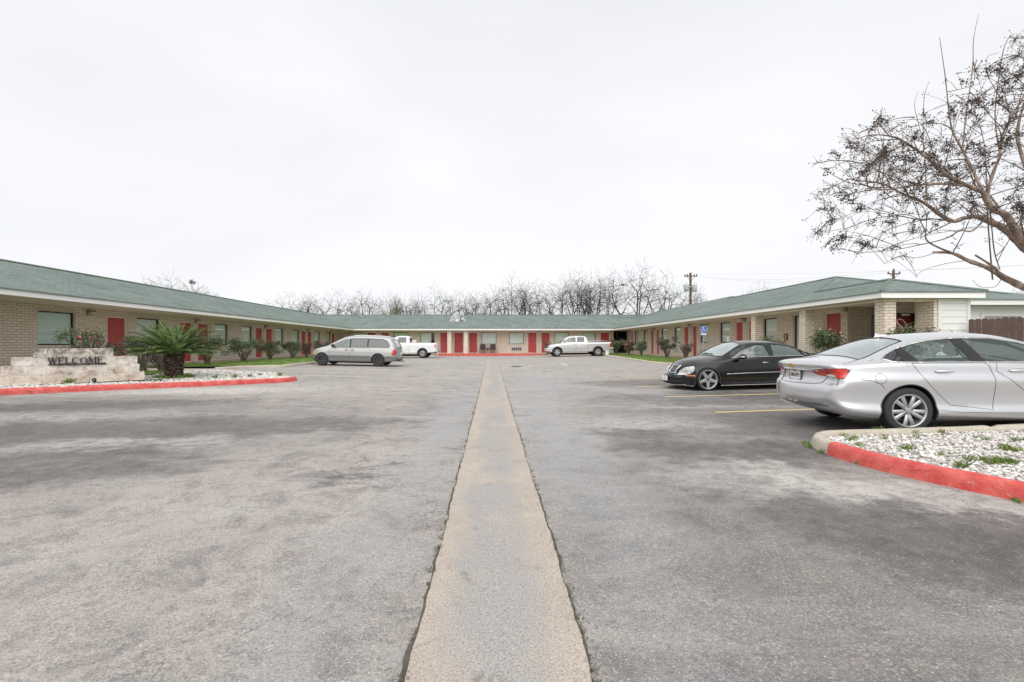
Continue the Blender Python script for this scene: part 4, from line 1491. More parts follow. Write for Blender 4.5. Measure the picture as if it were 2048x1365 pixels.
# ------------------------------------------------------------------ welcome wall
def welcome():
    a = Vector((-13.35, 12.05)); b = Vector((-11.02, 14.28))
    a = a - (b - a).normalized() * .5
    d = (b - a).normalized(); L_ = (b - a).length
    yaw = math.atan2(d.y, d.x)
    base = .30
    r = empty('welcome_wall', (a.x, a.y, base), (0, 0, yaw), label='stepped white limestone block wall with black WELCOME lettering', cat='stone sign')
    rs_ = random.Random(5)
    def blockrow(x0, x1, z0, z1, y0, y1, n):
        xs = [x0 + (x1 - x0) * i / n + (rs_.uniform(-.12, .12) if 0 < i < n else 0) for i in range(n + 1)]
        for p, q in zip(xs, xs[1:]):
            bm = bmesh.new()
            bmesh.ops.create_cube(bm, size=1)
            for v in bm.verts:
                v.co = Vector(((p + q) / 2 + v.co.x * (q - p - .004), (y0 + y1) / 2 + v.co.y * (y1 - y0), (z0 + z1) / 2 + v.co.z * (z1 - z0 - .004)))
            bmesh.ops.subdivide_edges(bm, edges=bm.edges[:], cuts=5, use_grid_fill=True)
            for v in bm.verts:
                n_ = math.sin(v.co.x * 9 + z0 * 7) * math.sin(v.co.z * 17 + p) * .008 + rs_.uniform(-.004, .004)
                v.co.y += n_; v.co.z += rs_.uniform(-.003, .003); v.co.x += rs_.uniform(-.003, .003)
            mb_.bm(bm)
    zt = 1.335 - base
    rh = .245
    tiers = [(.75, 2.62, zt - rh, zt), (.42, L_ - .12, zt - 2 * rh, zt - rh), (.02, L_ + .0, zt - 3 * rh, zt - 2 * rh), (-.3, L_ + .22, zt - 4 * rh - .1, zt - 3 * rh)]
    # tier limits from the photograph's steps
    def sx(px):          # where the sight line through px crosses the wall face
        k = (px - PX) / F
        t = (k * a.y - a.x) / (d.x - k * d.y)
        return t
    tiers[0] = (sx(66), sx(227), zt - rh, zt)
    tiers[1] = (sx(21.5), sx(275), zt - 2 * rh, zt - rh)
    tiers[2] = (sx(0), sx(279), zt - 3 * rh, zt - 2 * rh)
    tiers[3] = (sx(-18), sx(289), zt - 4 * rh - .12, zt - 3 * rh)
    for i, (p, q, u, v) in enumerate(tiers):
        mb_ = MB()
        blockrow(p, q, u, v, 0, .38, 4 + i)
        mb_.build('stone_course', M['stone'], r, smooth=True, sharp=45)
    # letters: serif capitals made of strokes
    S = .052; s2 = .020
    H = .235
    def strokes(ch):
        "list of quads/polys in a 1-high box; returns (polys, width)"
        def bar(x0, y0, x1, y1, w):
            dx, dy = x1 - x0, y1 - y0
            if abs(dx) < 1e-6: return [(x0 - w / 2, y0), (x0 + w / 2, y0), (x1 + w / 2, y1), (x1 - w / 2, y1)]
            return [(x0 - w / 2, y0), (x0 + w / 2, y0), (x1 + w / 2, y1), (x1 - w / 2, y1)]
        def ser(x, y, w): return [(x - w / 2, y), (x + w / 2, y), (x + w / 2, y + .06), (x - w / 2, y + .06)]
        T_, t_ = .19, .08
        if ch == 'W':
            return [bar(.12, 1, .42, 0, T_), bar(.42, 0, .64, 1, t_), bar(.60, 1, .88, 0, T_), bar(.88, 0, 1.14, 1, t_), ser(.12, .94, .36), ser(.62, .94, .34), ser(1.16, .94, .3)], 1.28
        if ch == 'E':
            return [bar(.2, 0, .2, 1, T_), ser(.2, .94, .38), ser(.2, 0, .38), [(.2, .93), (.78, .93), (.78, 1), (.2, 1)], [(.2, 0), (.82, 0), (.82, .07), (.2, .07)], [(.2, .47), (.62, .47), (.62, .54), (.2, .54)],
                    [(.72, .78), (.78, .78), (.78, .93), (.70, .93)], [(.74, .07), (.82, .07), (.84, .24), (.79, .24)], [(.58, .40), (.63, .40), (.63, .61), (.58, .61)]], .88
        if ch == 'L':
            return [bar(.2, 0, .2, 1, T_), ser(.2, .94, .38), ser(.2, 0, .38), [(.2, 0), (.76, 0), (.76, .07), (.2, .07)], [(.68, .07), (.76, .07), (.80, .28), (.74, .28)]], .82
        if ch == 'M':
            return [bar(.16, 0, .16, 1, t_), bar(.22, 1, .60, .05, T_), bar(.60, .05, .94, 1, t_), bar(1.02, 0, 1.02, 1, T_), ser(.16, 0, .3), ser(.14, .94, .3), ser(1.02, 0, .36), ser(1.02, .94, .36)], 1.2
        if ch in 'CO':
            ps = []
            n = 26
            for i in range(n):
                t0 = 2 * math.pi * i / n; t1 = 2 * math.pi * (i + 1) / n
                if ch == 'C' and (t0 < .62 or t0 > 5.5): continue
                def ring(t, k):
                    ro = .5; wx = .10 + .10 * abs(math.cos(t))
                    if ch == 'C' and math.cos(t) > .2: wx = .10
                    wz = .05
                    rx = .5 if k else .5 - wx
                    rz_ = .51 if k else .51 - wz - .01
                    return (.55 + rx * math.cos(t), .5 + rz_ * math.sin(t))
                ps.append([ring(t0, 0), ring(t0, 1), ring(t1, 1), ring(t1, 0)])
            if ch == 'C': ps.append([(.90, .70), (.98, .70), (1.0, .98), (.94, .98)])
            return ps, 1.12 if ch == 'O' else 1.06
        if ch == '.':
            return [[(.08, 0), (.24, 0), (.24, .14), (.08, .14)]], .3
        return [], .5
    x0 = sx(94.5); x1 = sx(211)
    tot = sum(strokes(c)[1] for c in 'WELCOME.')
    k = (x1 - x0) / tot
    zb = zt - 2 * rh + .045
    x = x0
    for ch in 'WELCOME.':
        ps, w = strokes(ch)
        m = MB()
        for p in ps:
            m.prism([(u * k, v * (rh - .055)) for u, v in p], Matrix.Translation((x, -.03 + .0, zb)) @ Matrix.Rotation(R(90), 4, 'X') @ Matrix.Translation((0, 0, -.0)), .025)
        o = m.build('letter', M['black'], r)
        x += w * k
    MB().box(x0 + .02, -.058, zb - .035, x1 + .02, -.030, zb - .001).build('letter_bar', M['black'], r)
    # timber edging along the foot
    e = MB(); e.bbox(-.6, -.30, -.14, L_ + .35, -.20, .045, .01)
    eo = e.build('garden_edging', M['timber']); eo.location = r.location; eo.rotation_euler = r.rotation_euler
    tag(eo, 'dark weathered timber edging at the foot of the limestone welcome wall', 'edging')
    return r
wroot = welcome()

# landscape spotlight
def spotlight():
    p = Vector((-11.95, 12.95, 0)); p.z = zL(p.x, p.y)
    g_ = G(189, 768, .09)
    r = empty('garden_spotlight', (g_.x, g_.y, g_.z), (0, 0, R(140)), label='small black garden spotlight on the white pebbles below the welcome wall', cat='spotlight')
    MB().tube([(0, 0, -.05), (0, 0, .10)], .018, 8).build('stake', M['black'], r)
    m = MB(); m.lathe([(0, -.10), (.06, -.10), (.075, -.04), (.085, .10), (.075, .10), (.06, .02), (0, .0)], 20, Matrix.Translation((0, 0, .15)) @ Matrix.Rotation(R(60), 4, 'Y'))
    m.build('lamp_head', M['black'], r, smooth=True, sharp=40)
    r.scale = (.62, .62, .62)
spotlight()

# ------------------------------------------------------------------ chairs in front of the back wing
def chair(px, first=None):
    lab = ('maroon vinyl armchair with wooden arms, nearer the red door', 'maroon vinyl armchair with wooden arms, on the right of the wall vent')[first is not None]
    x = (px - PX) * 48.4 / F
    if first:
        c = copy_tree(first); c.location.x = x; c['label'] = lab
        return c
    r = empty('armchair', (x, 48.35, FB), label=lab, cat='armchair', group='maroon armchairs outside the back wing')
    MB().bbox(-.29, -.28, .34, .29, .25, .46, .03).build('seat', M['vinyl'], r)
    MB().bbox(-.29, .2, .48, .29, .30, .98, .03).build('backrest', M['vinyl'], r)
    for s in (-1, 1):
        m = MB(); m.bbox(s * .33 - .03, -.30, .58, s * .33 + .03, .28, .63, .008); m.build('armrest', M['chair_wood'], r)
        for y in (-.26, .22):
            MB().bbox(s * .33 - .022, y - .022, 0, s * .33 + .022, y + .022, .578, .005).build('leg', M['chair_wood'], r)
    m = MB(); m.box(-.3, -.28, .26, .3, -.25, .33); m.box(-.3, .24, .26, .3, .27, .33); m.build('seat_rail', M['chair_wood'], r)
    return r
ch0 = chair(965.5); chair(985.8, ch0)

# ------------------------------------------------------------------ accessible parking sign
def hsign():
    p = Vector((11.55, 24.9, 0)); p.z = lawn_z(p.x, p.y) if False else FR - .08
    r = empty('parking_sign', p, label='blue accessible parking sign on a thin metal post by the right lawn', cat='parking sign')
    MB().tube([(0, 0, -.15), (0, 0, 2.02)], .025, 8).build('post', M['dull_metal'], r)
    MB().bbox(-.155, -.05, 1.50, .155, -.036, 1.98, .003).build('sign_plate', M['sign_white'], r)
    MB().bbox(-.145, -.054, 1.58, .145, -.0505, 1.97, .001).build('sign_face', M['blue_sign'], r)
    m = MB(); y = -.058
    m.lathe([(0, 0), (.030, 0), (.030, .004), (0, .004)], 12, Matrix.Translation((-.02, y + .003, 1.915)) @ Matrix.Rotation(R(90), 4, 'X'))
    m.box(-.04, y, 1.76, -.005, y + .003, 1.885)
    m.box(-.04, y, 1.80, .05, y + .003, 1.825)
    m.box(-.04, y, 1.755, .055, y + .003, 1.785)
    m.add([(.035, y, 1.77), (.065, y, 1.77), (.10, y, 1.67), (.07, y, 1.66), (.035, y + .003, 1.77), (.065, y + .003, 1.77), (.10, y + .003, 1.67), (.07, y + .003, 1.66)], [(0, 3, 2, 1), (0, 1, 5, 4), (1, 2, 6, 5), (2, 3, 7, 6), (3, 0, 4, 7)])
    for i in range(15):
        a0, a1 = R(110 + i * 17), R(110 + (i + 1) * 17)
        q = [(-.01 + rr * math.cos(a) , 1.715 + rr * math.sin(a)) for rr, a in ((.075, a0), (.095, a0), (.095, a1), (.075, a1))]
        m.add([(u, y, v) for u, v in q] + [(u, y + .003, v) for u, v in q], [(0, 1, 2, 3), (0, 4, 5, 1), (1, 5, 6, 2), (2, 6, 7, 3), (3, 7, 4, 0)])
    m.build('wheelchair_symbol', M['sign_white'], r)
hsign()

# bucket
def bucket():
    g_ = Vector((9.78, 39.3, 0))
    z = gz(9.9, 39.3) + .13
    r = empty('bucket', (9.82, 39.2, z), label='white plastic bucket on the kerb behind the silver pickup', cat='bucket')
    m = MB(); m.lathe([(0, 0), (.135, 0), (.165, .36), (.175, .36), (.175, .40), (.15, .40), (.13, .02), (0, .02)], 22)
    m.build('pail', M['white_plastic'], r, smooth=True, sharp=35)
    MB().tube([(-.165, 0, .38), (-.15, .06, .30), (0, .16, .22), (.15, .06, .30), (.165, 0, .38)], .006, 5).build('handle', M['dull_metal'], r)
bucket()

# ------------------------------------------------------------------ poles and wires
def pole1():
    x, Y = (1381 - PX) * 62 / F, 62.0
    top = CAMZ + (690 - 546) * Y / F
    r = empty('utility_pole', (x, Y, .3), label='brown utility pole with two grey transformers behind the right wing', cat='utility pole', group='utility poles')
    MB().tube([(0, 0, -.3), (0, 0, top - .3)], [.19, .15], 10).build('pole', M['wood_pole'], r)
    m = MB(); t = top - .3
    m.box(-.9, -.16, t - .55, .9, -.04, t - .43); m.tube([(-.6, -.1, t - .5), (0, -.15, t - 1.2)], .03, 4); m.tube([(.6, -.1, t - .5), (0, -.15, t - 1.2)], .03, 4)
    m.build('crossarm', M['wood_pole'], r)
    for dx in (-.8, -.45, -.15, .45, .8):
        k = MB(); k.lathe([(0, 0), (.06, 0), (.10, .08), (.05, .12), (.09, .18), (.04, .24), (0, .24)], 8, Matrix.Translation((dx, -.1, t - .43)))
        k.build('insulator', M['insulator'], r)
    for dx, dz in ((-.70, -2.0), (.42, -2.05)):
        k = MB(); k.lathe([(0, 0), (.30, 0), (.33, .05), (.33, .85), (.28, .95), (0, .98)], 16, Matrix.Translation((dx, -.3, t + dz - .6)))
        k.tube([(dx, -.3, t + dz + .38), (dx, -.3, t + dz + .7)], .05, 6)
        k.box(dx if dx < 0 else 0, -.30, t + dz, 0 if dx < 0 else dx, -.2, t + dz + .12)
        k.build('transformer', M['transformer'], r, smooth=True, sharp=40)
    return Vector((x, Y, top - .4))
def pole2():
    Y = 46.0
    x = (1787 - PX) * Y / F
    top = CAMZ + (690 - 541) * Y / F
    r = empty('utility_pole', (x, Y, .3), label='thin utility pole with one crossarm showing above the near hipped roof', cat='utility pole', group='utility poles')
    MB().tube([(0, 0, -.3), (0, 0, top - .3)], [.16, .11], 8).build('pole', M['wood_pole'], r)
    t = top - .3
    m = MB(); m.box(-.62, -.1, t - .42, .62, .0, t - .31); m.tube([(-.4, -.06, t - .4), (0, -.08, t - .9)], .025, 4); m.tube([(.4, -.06, t - .4), (0, -.08, t - .9)], .025, 4)
    m.build('crossarm', M['wood_pole'], r)
    for dx in (-.58, 0.0, .58):
        k = MB(); k.lathe([(0, 0), (.05, 0), (.08, .07), (.04, .11), (.03, .2), (0, .2)], 8, Matrix.Translation((dx, -.05, t - .31 if dx else t)))
        k.build('insulator', M['insulator'], r)
    return Vector((x, Y, top - .2))
pA, pB = pole1(), pole2()
def wire(a, b, sag, label):
    pts = []
    for i in range(25):
        t = i / 24
        p = a.lerp(b, t); p.z -= sag * 4 * t * (1 - t)
        pts.append(p)
    o = MB().tube(pts, .008, 4).build('power_line', M['dull_metal'])
    tag(o, label, 'power line', 'power lines between the poles')
wire(pA + Vector((-.8, 0, .1)), pB + Vector((-.58, 0, .2)), .8, 'left overhead wire running between the two utility poles')
wire(pA + Vector((.8, 0, .1)), pB + Vector((.58, 0, .2)), 1.1, 'lower sagging overhead wire between the two utility poles')
wire(pB + Vector((.58, 0, .2)), Vector((62, 30, 9.5)), .6, 'overhead wire leaving the thin pole to the right behind the tree')
wire(pA + Vector((.8, 0, .2)), Vector((90, 62, 13.5)), .6, 'highest overhead wire running right from the pole with transformers')

def yardlight():
    Y = 57.0
    x = (905.5 - PX) * Y / F
    top = CAMZ + (690 - 599) * Y / F
    r = empty('area_light', (x, Y, .3), label='grey pole with a flat sign-like flood light behind the low roof gap', cat='area light')
    MB().tube([(0, 0, 0), (0, 0, top - .3)], [.09, .07], 8).build('pole', M['dull_metal'], r)
    t = top - .3
    MB().bbox(-1.25, -.15, t - .38, -.22, .12, t - .08, .02).build('lamp_head', simple('lamp_housing', (.30, .33, .31), .5), r)
    MB().tube([(-.22, 0, t - .2), (.0, 0, t - .1)], .04, 6).build('bracket', M['dull_metal'], r)
yardlight()

# ------------------------------------------------------------------ bare trees
import numpy as np
def branch_tree(seed, H, lean, spread, ntrunk):
    "grows twigs towards points scattered through an uneven rounded crown; girth follows what each branch carries"
    g = np.random.default_rng(seed)
    lobes = []
    for k in range(5):
        a = k * 1.257 + g.uniform(-.4, .4)
        lobes.append((np.array([math.cos(a) * .24 * H * spread + lean * .12 * H, math.sin(a) * .2 * H * spread, H * g.uniform(.50, .68)]), H * g.uniform(.17, .25)))
    lobes.append((np.array([lean * .15 * H, 0, H * .74]), H * .24))
    lobes.append((np.array([lean * .1 * H, 0, H * .55]), H * .26))
    P_ = [np.array([0, 0, -.2])]; par = [-1]
    q = P_[0]
    fork = H * g.uniform(.16, .24)
    for i in range(4):
        q = np.array([lean * .05 * H * (i + 1) / 4 + g.uniform(-.08, .08), g.uniform(-.08, .08), fork * (i + 1) / 4]); P_.append(q); par.append(len(P_) - 2)
    top = len(P_) - 1
    for c_, r_ in lobes:                       # main limbs sweep out to the lobes
        prev = top; p0 = P_[top]
        bend = g.uniform(-.06, .06, 3) * H
        for i in range(1, 8):
            t = i / 7
            ctl = p0 * .5 + c_ * .5 + bend + np.array([0, 0, -.05 * H])
            p = p0 * (1 - t) ** 2 + 2 * ctl * t * (1 - t) + c_ * t * t
            P_.append(p); par.append(prev); prev = len(P_) - 1
    N = 1250
    A = np.zeros((len(P_) + N, 3)); A[:len(P_)] = P_
    n = len(P_)
    while n < len(A):
        c_, r_ = lobes[g.integers(len(lobes))]
        d = g.normal(size=3); d /= np.linalg.norm(d)
        s = c_ + d * r_ * g.uniform(.25, 1.0) ** .55 * np.array([1.1, 1.1, 1.0])
        if s[2] < fork * .9: continue
        dist = np.linalg.norm(A[top:n] - s, axis=1) + .35 * np.maximum(0, A[top:n, 2] - s[2])
        j = int(np.argmin(dist)) + top
        v = s - A[j]; L_ = np.linalg.norm(v)
        if L_ < .12: continue
        A[n] = A[j] + v / L_ * min(L_, .034 * H * g.uniform(.8, 1.5)) + g.uniform(-.05, .05, 3)
        par.append(j); n += 1
    kids = [0] * n
    cnt = np.ones(n)
    for i in range(n - 1, 0, -1):
        if par[i] > i: continue
        cnt[par[i]] += cnt[i]
    for _ in range(5):                          # smooth the zigzags
        B_ = A.copy(); big = {}
        for i in range(1, n):
            p = par[i]
            if p not in big or cnt[i] > cnt[big[p]]: big[p] = i
        for i in range(5, n):
            if i in big: B_[i] = A[i] * .5 + (A[par[i]] + A[big[i]]) * .25
        A = B_
    r = .0078 * cnt ** .47
    limb, twig = MB(), MB()
    for i in range(1, n):
        p = par[i]
        r1 = r[i]; r0 = min(r[p], r1 * 1.5) if i > 5 else r[p]
        m = limb if r1 > .045 else twig
        m.tube([A[p], A[i]], [r0, r1], 5 if r1 > .045 else 3, cap=False)
        if cnt[i] <= 2:                         # fine end twigs
            d = A[i] - A[p]; d = d / (np.linalg.norm(d) + 1e-6)
            for _ in range(2):
                e = A[i] + (d + g.uniform(-.5, .5, 3) + np.array([0, 0, .25])) * .042 * H * g.uniform(.6, 1.2)
                twig.tube([A[i], e], [.0085, .005], 3, cap=False)
    return limb, twig
variants = []
for sd_, args in enumerate([(14, .0, 1.0, 1), (14, .45, 1.1, 2), (13, -.35, 1.1, 2), (12, .1, .9, 1), (15, -.1, 1.25, 3), (12, .0, 1.05, 2)]):
    variants.append((args, sd_))
vm = {}
def far_tree(v, px, Y, toppx, label, mirror=1, yaw=0.0, wide=1.0, group='bare trees behind the motel'):
    H, lean, spread, nt_ = variants[v][0]
    x = (px - PX) * Y / F
    top = CAMZ + (690 - toppx) * Y / F
    r = empty('bare_tree', (x, Y, .3), (0, 0, yaw), label=label, cat='tree', group=group)
    if v not in vm:
        l_, t_ = branch_tree(100 + variants[v][1], H, lean, spread, nt_)
        hz_ = sorted(z for _, _, z in t_.v)[int(len(t_.v) * .995)]
        a_ = l_.build('trunk', M['bark'], r, uv=False); b_ = t_.build('crown', M['twig'], r, uv=False)
        vm[v] = (a_.data, b_.data, hz_)
    else:
        for nm, k in (('trunk', 0), ('crown', 1)):
            o = bpy.data.objects.new(nm, vm[v][k]); COL.objects.link(o); o.parent = r
    s = (top - .3) / vm[v][2]
    r.scale = (s * mirror * wide * .60, s * wide * .60, s)
    return r
far_tree(4, 352, 44, 554, 'bare tree with clumps of mistletoe above the left roof', 1, 1.0, 1.7)
far_tree(5, 312, 46, 560, 'bare tree crown just left of the one with mistletoe', -1, 2.2, 1.5)
far_tree(0, 390, 50, 568, 'small bare tree crown at the right of the one with mistletoe', 1, .6, 1.4)
far_tree(5, 618, 70, 590, 'faint bare tree right beside the small pale one on the left', -1, 2, 1.4)
far_tree(1, 835, 66, 586, 'narrow bare tree left of the flat flood light', -1, 2, 1.2)
far_tree(3, 812, 70, 594, 'low bare tree between the greenish shrub and the flood light', 1, 1, 1.5)
far_tree(0, 950, 64, 585, 'low bare tree just left of the leaning one by the roof gap', 1, 3, 1.3)
far_tree(0, 1052, 62, 566, 'bare tree between two taller ones at mid roof', 1, 1, 1.35)
far_tree(3, 1182, 60, 550, 'bare tree right of the tall upright one', -1, 1, 1.3)
far_tree(1, 1322, 56, 545, 'bare tree leaning right out of the largest tree', 1, 5.8, 1.2)
far_tree(1, 572, 66, 586, 'small pale bare tree at the end of the left ridge', 1, 0, 1.4)
far_tree(1, 668, 64, 580, 'wide bare tree above the silver minivan', 1, 0, 1.45)
far_tree(5, 726, 64, 583, 'twisted bare tree above the rear of the minivan', 1, 1.2, 1.35)
far_tree(0, 782, 66, 588, 'thin bare tree standing in the green shrub above the white pickup', 1, .4)
far_tree(4, 874, 62, 571, 'fan shaped bare tree behind the flood light', 1, 0, 1.15)
far_tree(1, 925, 60, 582, 'bare tree rising in the gap of the back roof', -1, .5, 1.3)
far_tree(2, 985, 60, 574, 'leaning bare tree just right of the roof gap', 1, 0, 1.3)
far_tree(4, 1022, 62, 551, 'tall bare tree in the middle of the back roof', 1, 1.5, 1.25)
far_tree(1, 1085, 60, 560, 'bare tree with crossing limbs left of the silver pickup', 1, 2.6, 1.3)
far_tree(2, 1128, 60, 553, 'bare tree leaning left above the silver pickup', 1, .3, 1.25)
far_tree(5, 1155, 60, 543, 'tall upright bare tree above the silver pickup', 1, 1.9)
far_tree(4, 1212, 56, 541, 'dark bare tree left of the largest tree', 1, 2.2, 1.3)
far_tree(4, 1272, 54, 529, 'largest spreading bare tree at the right end of the back roof', -1, .4, 1.65)
far_tree(5, 1392, 70, 574, 'small bare tree behind the pole with transformers', 1, .8)
far_tree(3, 1518, 60, 570, 'tiny tuft of bare tree above the right roof', 1, .2, 1.2)
far_tree(2, 2040, 40, 571, 'bare tree behind the garage at the right edge', 1, 1, 1.1)

def leaf_clump(n, rx, ry, rz_, size, seed, shell=.55, zb=0.0):
    "leaf faces spread through an uneven crown"
    rs_ = random.Random(seed)
    lobes = [(Vector((rs_.uniform(-.7, .7) * rx, rs_.uniform(-.7, .7) * ry, rs_.uniform(-.45, .75) * rz_)), rs_.uniform(.28, .55)) for _ in range(13)]
    m = MB()
    V, Fc = [], []
    for _ in range(n):
        c, s = rs_.choice(lobes)
        d = Vector((rs_.gauss(0, 1), rs_.gauss(0, 1), rs_.gauss(0, 1))).normalized() * rs_.uniform(shell, 1.05) ** .8
        p = c + Vector((d.x * rx * s, d.y * ry * s, d.z * rz_ * s))
        nn = (d + Vector((rs_.uniform(-.8, .8), rs_.uniform(-.8, .8), rs_.uniform(-.2, 1.0)))).normalized()
        a = nn.orthogonal().normalized()
        a.rotate(Matrix.Rotation(rs_.uniform(0, 6.3), 3, nn))
        b = nn.cross(a)
        l = size * rs_.uniform(.6, 1.3); w = l * .55
        k = len(V)
        V += [p - a * l / 2, p + b * w / 2 + nn * .1 * l, p + a * l / 2, p - b * w / 2 + nn * .1 * l]
        Fc.append((k, k + 1, k + 2, k + 3))
    m.add(V, Fc)
    return m, lobes
def evergreen(px, Y, top, w, label, seed):
    x = (px - PX) * Y / F
    zt = CAMZ + (690 - top) * Y / F
    r = empty('evergreen_tree', (x, Y, .3), label=label, cat='tree')
    MB().tube([(0, 0, -.2), (.1, 0, zt * .5), (0, 0, zt * .8)], [.14, .1, .04], 6).build('trunk', M['bark'], r)
    m, _ = leaf_clump(1100, w, w, zt * .42, .15, seed)
    m.v = [(a, b, c + zt * .55) for a, b, c in m.v]
    m.build('crown', M['ever'], r, uv=False)
evergreen(780, 62, 612, 1.6, 'dull green shrub-like tree showing over the ridge above the white pickup', 5)
evergreen(794, 63, 589, .9, 'narrow greenish tree showing over the back ridge above the white pickup', 6)
evergreen(676, 60, 618, .8, 'low yellow green shrub at the foot of the wide bare tree', 7)

def clump(px, py, Y, s, label):
    p = P(px, py, Y)
    m, _ = leaf_clump(260, s, s, s, .10, int(px))
    o = m.build('mistletoe', M['ever'], None, uv=False); o.location = p
    tag(o, label, 'mistletoe', 'mistletoe clumps in the bare trees')
clump(384, 565, 44, .28, 'small green mistletoe ball high in the bare tree above the left roof')
clump(1246, 571, 54, .16, 'tiny dark mistletoe ball in the largest bare tree')
# ------------------------------------------------------------------ rose bushes
def rose(px, Y, zb, toppx, wpx, mat, label, seed, nl=1500, fl=None, nf=14, bare=0, cx=None, group='rose bushes along the motel', leaf=.055, low=.30):
    x = (px - PX) * Y / F
    H = CAMZ + (690 - toppx) * Y / F - zb
    Wd = wpx * Y / F
    r = empty('rose_bush', (x, Y, zb), label=label, cat='rose bush', group=group)
    ox = 0 if cx is None else (cx - px) * Y / F
    m, lobes = leaf_clump(int(nl * 1.5), Wd * .5, Wd * .42, H * .40, leaf * 1.1, seed, .15)
    zc = H * (low + .92) / 2
    m.v = [(a + ox, b, c + zc) for a, b, c in m.v]
    m.build('foliage', mat, r, uv=False)
    rs_ = random.Random(seed + 50)
    s = MB()
    for c, _ in lobes + [(Vector((rs_.uniform(-.45, .45) * Wd, rs_.uniform(-.4, .4) * Wd, rs_.uniform(-.1, .3) * H)), 0) for _ in range(8 + bare)]:
        e = Vector((c.x + ox, c.y, c.z + zc))
        b0 = Vector((rs_.uniform(-.08, .08), rs_.uniform(-.08, .08), -.03))
        mid = b0.lerp(e, .5) + Vector((rs_.uniform(-.05, .05), rs_.uniform(-.05, .05), .10 * H))
        s.tube([b0, b0.lerp(mid, .5) + Vector((rs_.uniform(-.03, .03), 0, .02)), mid, e], [.022, .018, .013, .006], 4, cap=False)
        for q in range(3 + (2 if bare else 0)):
            f = rs_.uniform(.3, .9); p0 = mid.lerp(e, f)
            p1 = p0 + Vector((rs_.uniform(-.2, .2), rs_.uniform(-.2, .2), rs_.uniform(.02, .28))) * min(1, H)
            s.tube([p0, p1], [.008, .003], 3, cap=False)
    s.build('stems', M['stem'], r, uv=False)
    if fl:
        f_ = MB()
        for _ in range(nf):
            for _t in range(60):
                p = Vector(rs_.choice(m.v))
                if p.z > H * .62 and p.y < .05: break
            p.z += .03
            for q in range(9):
                d = Vector((rs_.gauss(0, 1), rs_.gauss(0, 1), rs_.gauss(0, 1))).normalized() * .028
                nn = d.normalized(); a_ = nn.orthogonal().normalized(); b_ = nn.cross(a_)
                k = .026
                c_ = p + d
                f_.add([c_ - a_ * k, c_ - b_ * k, c_ + a_ * k, c_ + b_ * k], [(0, 1, 2, 3)])
        f_.build('blossoms', fl, r, uv=False)
    return r
# left side
rose(172, 14.9, .42, 653, 88, M['rose_leaf'], 'rose bush with bright pink blossoms behind the welcome wall', 1, 1700, M['pink'], 8, leaf=.06, low=.25)
rose(288, 17.0, .42, 674, 70, M['rose_leaf_dark'], 'dark rose bush with bare spreading stems between the wall and the palm', 2, 1300, M['pink'], 4, 22, cx=262, leaf=.06, low=.45)
rose(322, 17.6, .42, 700, 60, M['rose_leaf_dark'], 'leggy half bare rose bush low behind the sago trunk', 12, 260, None, 0, 22, leaf=.05, low=.25)
rose(414, 21.4, .47, 668, 78, M['rose_leaf_dark'], 'grey green rose bush with pale pink blossoms right of the palm', 3, 2000, M['palepink'], 14, leaf=.065)
rose(487, 25.9, .47, 672, 62, M['rose_leaf'], 'round leafy rose bush below the number ten', 4, 2200, None, leaf=.065, low=.16)
rose(540, 29.9, .47, 677, 47, M['rose_leaf'], 'narrow footed rose bush in front of a pair of red doors', 5, 1800, None, leaf=.065, low=.16)
rose(585, 32.8, .47, 680, 42, M['rose_leaf'], 'dense dark rose bush second from the minivan', 6, 1800, None, leaf=.065, low=.16)
rose(614, 35.4, .47, 684, 26, M['rose_leaf_red'], 'thin reddish rose bush beside the nose of the minivan', 7, 650, None, 0, 8, leaf=.06)
rose(650, 38.5, .47, 682, 48, M['rose_leaf_red'], 'brownish green rose bush behind the minivan bonnet', 8, 1700, M['palepink'], 5, leaf=.07)
# back and right
rose(1096, 47.0, .48, 679, 24, M['rose_leaf_red'], 'thin rose bush behind the bonnet of the silver pickup', 9, 500, None, leaf=.07)
rose(1232, 42.6, .52, 678, 30, M['rose_leaf'], 'rose bush with many pink blossoms at the dark breezeway', 10, 1700, M['pink'], 22, leaf=.08)
rose(1258, 38.6, .55, 681, 30, M['rose_leaf_red'], 'rose bush with peach coloured tips second from the breezeway', 11, 1700, M['palepink'], 12, leaf=.08)
rose(1283, 36.3, .55, 683, 27, M['rose_leaf'], 'dark low rose bush third from the breezeway', 13, 1600, M['palepink'], 4, leaf=.08)
rose(1334, 31.0, .55, 673, 44, M['rose_leaf_dark'], 'grey green rose bush left of the accessible parking sign', 14, 1700, M['palepink'], 8, leaf=.07)
rose(1371, 28.2, .55, 683, 27, M['rose_leaf_red'], 'nearly bare stemmed rose bush next to the parking sign', 15, 420, M['palepink'], 3, 14, leaf=.06)
rose(1446, 25.0, .55, 690, 24, M['rose_leaf'], 'small rose bush behind the roof slope of the black sedan', 16, 600, None, leaf=.06)
rose(1540, 18.8, .5, 671, 54, M['rose_leaf'], 'rose bush showing just above the roof of the black sedan', 17, 1500, M['palepink'], 4, leaf=.05)
rose(1668, 16.4, .45, 656, 92, M['rose_leaf'], 'large rose bush with pink blossoms before the porch pillars', 18, 3600, M['palepink'], 14, leaf=.05)
rose(1805, 13.2, .42, 651, 72, M['rose_leaf'], 'pale leafy rose bush in front of the vending machine', 19, 1400, None, leaf=.06)
rose(1872, 12.9, .42, 655, 72, M['rose_leaf_dark'], 'sparse rose bush with one red bloom before the white siding', 20, 700, M['pink'], 3, 8, leaf=.055)

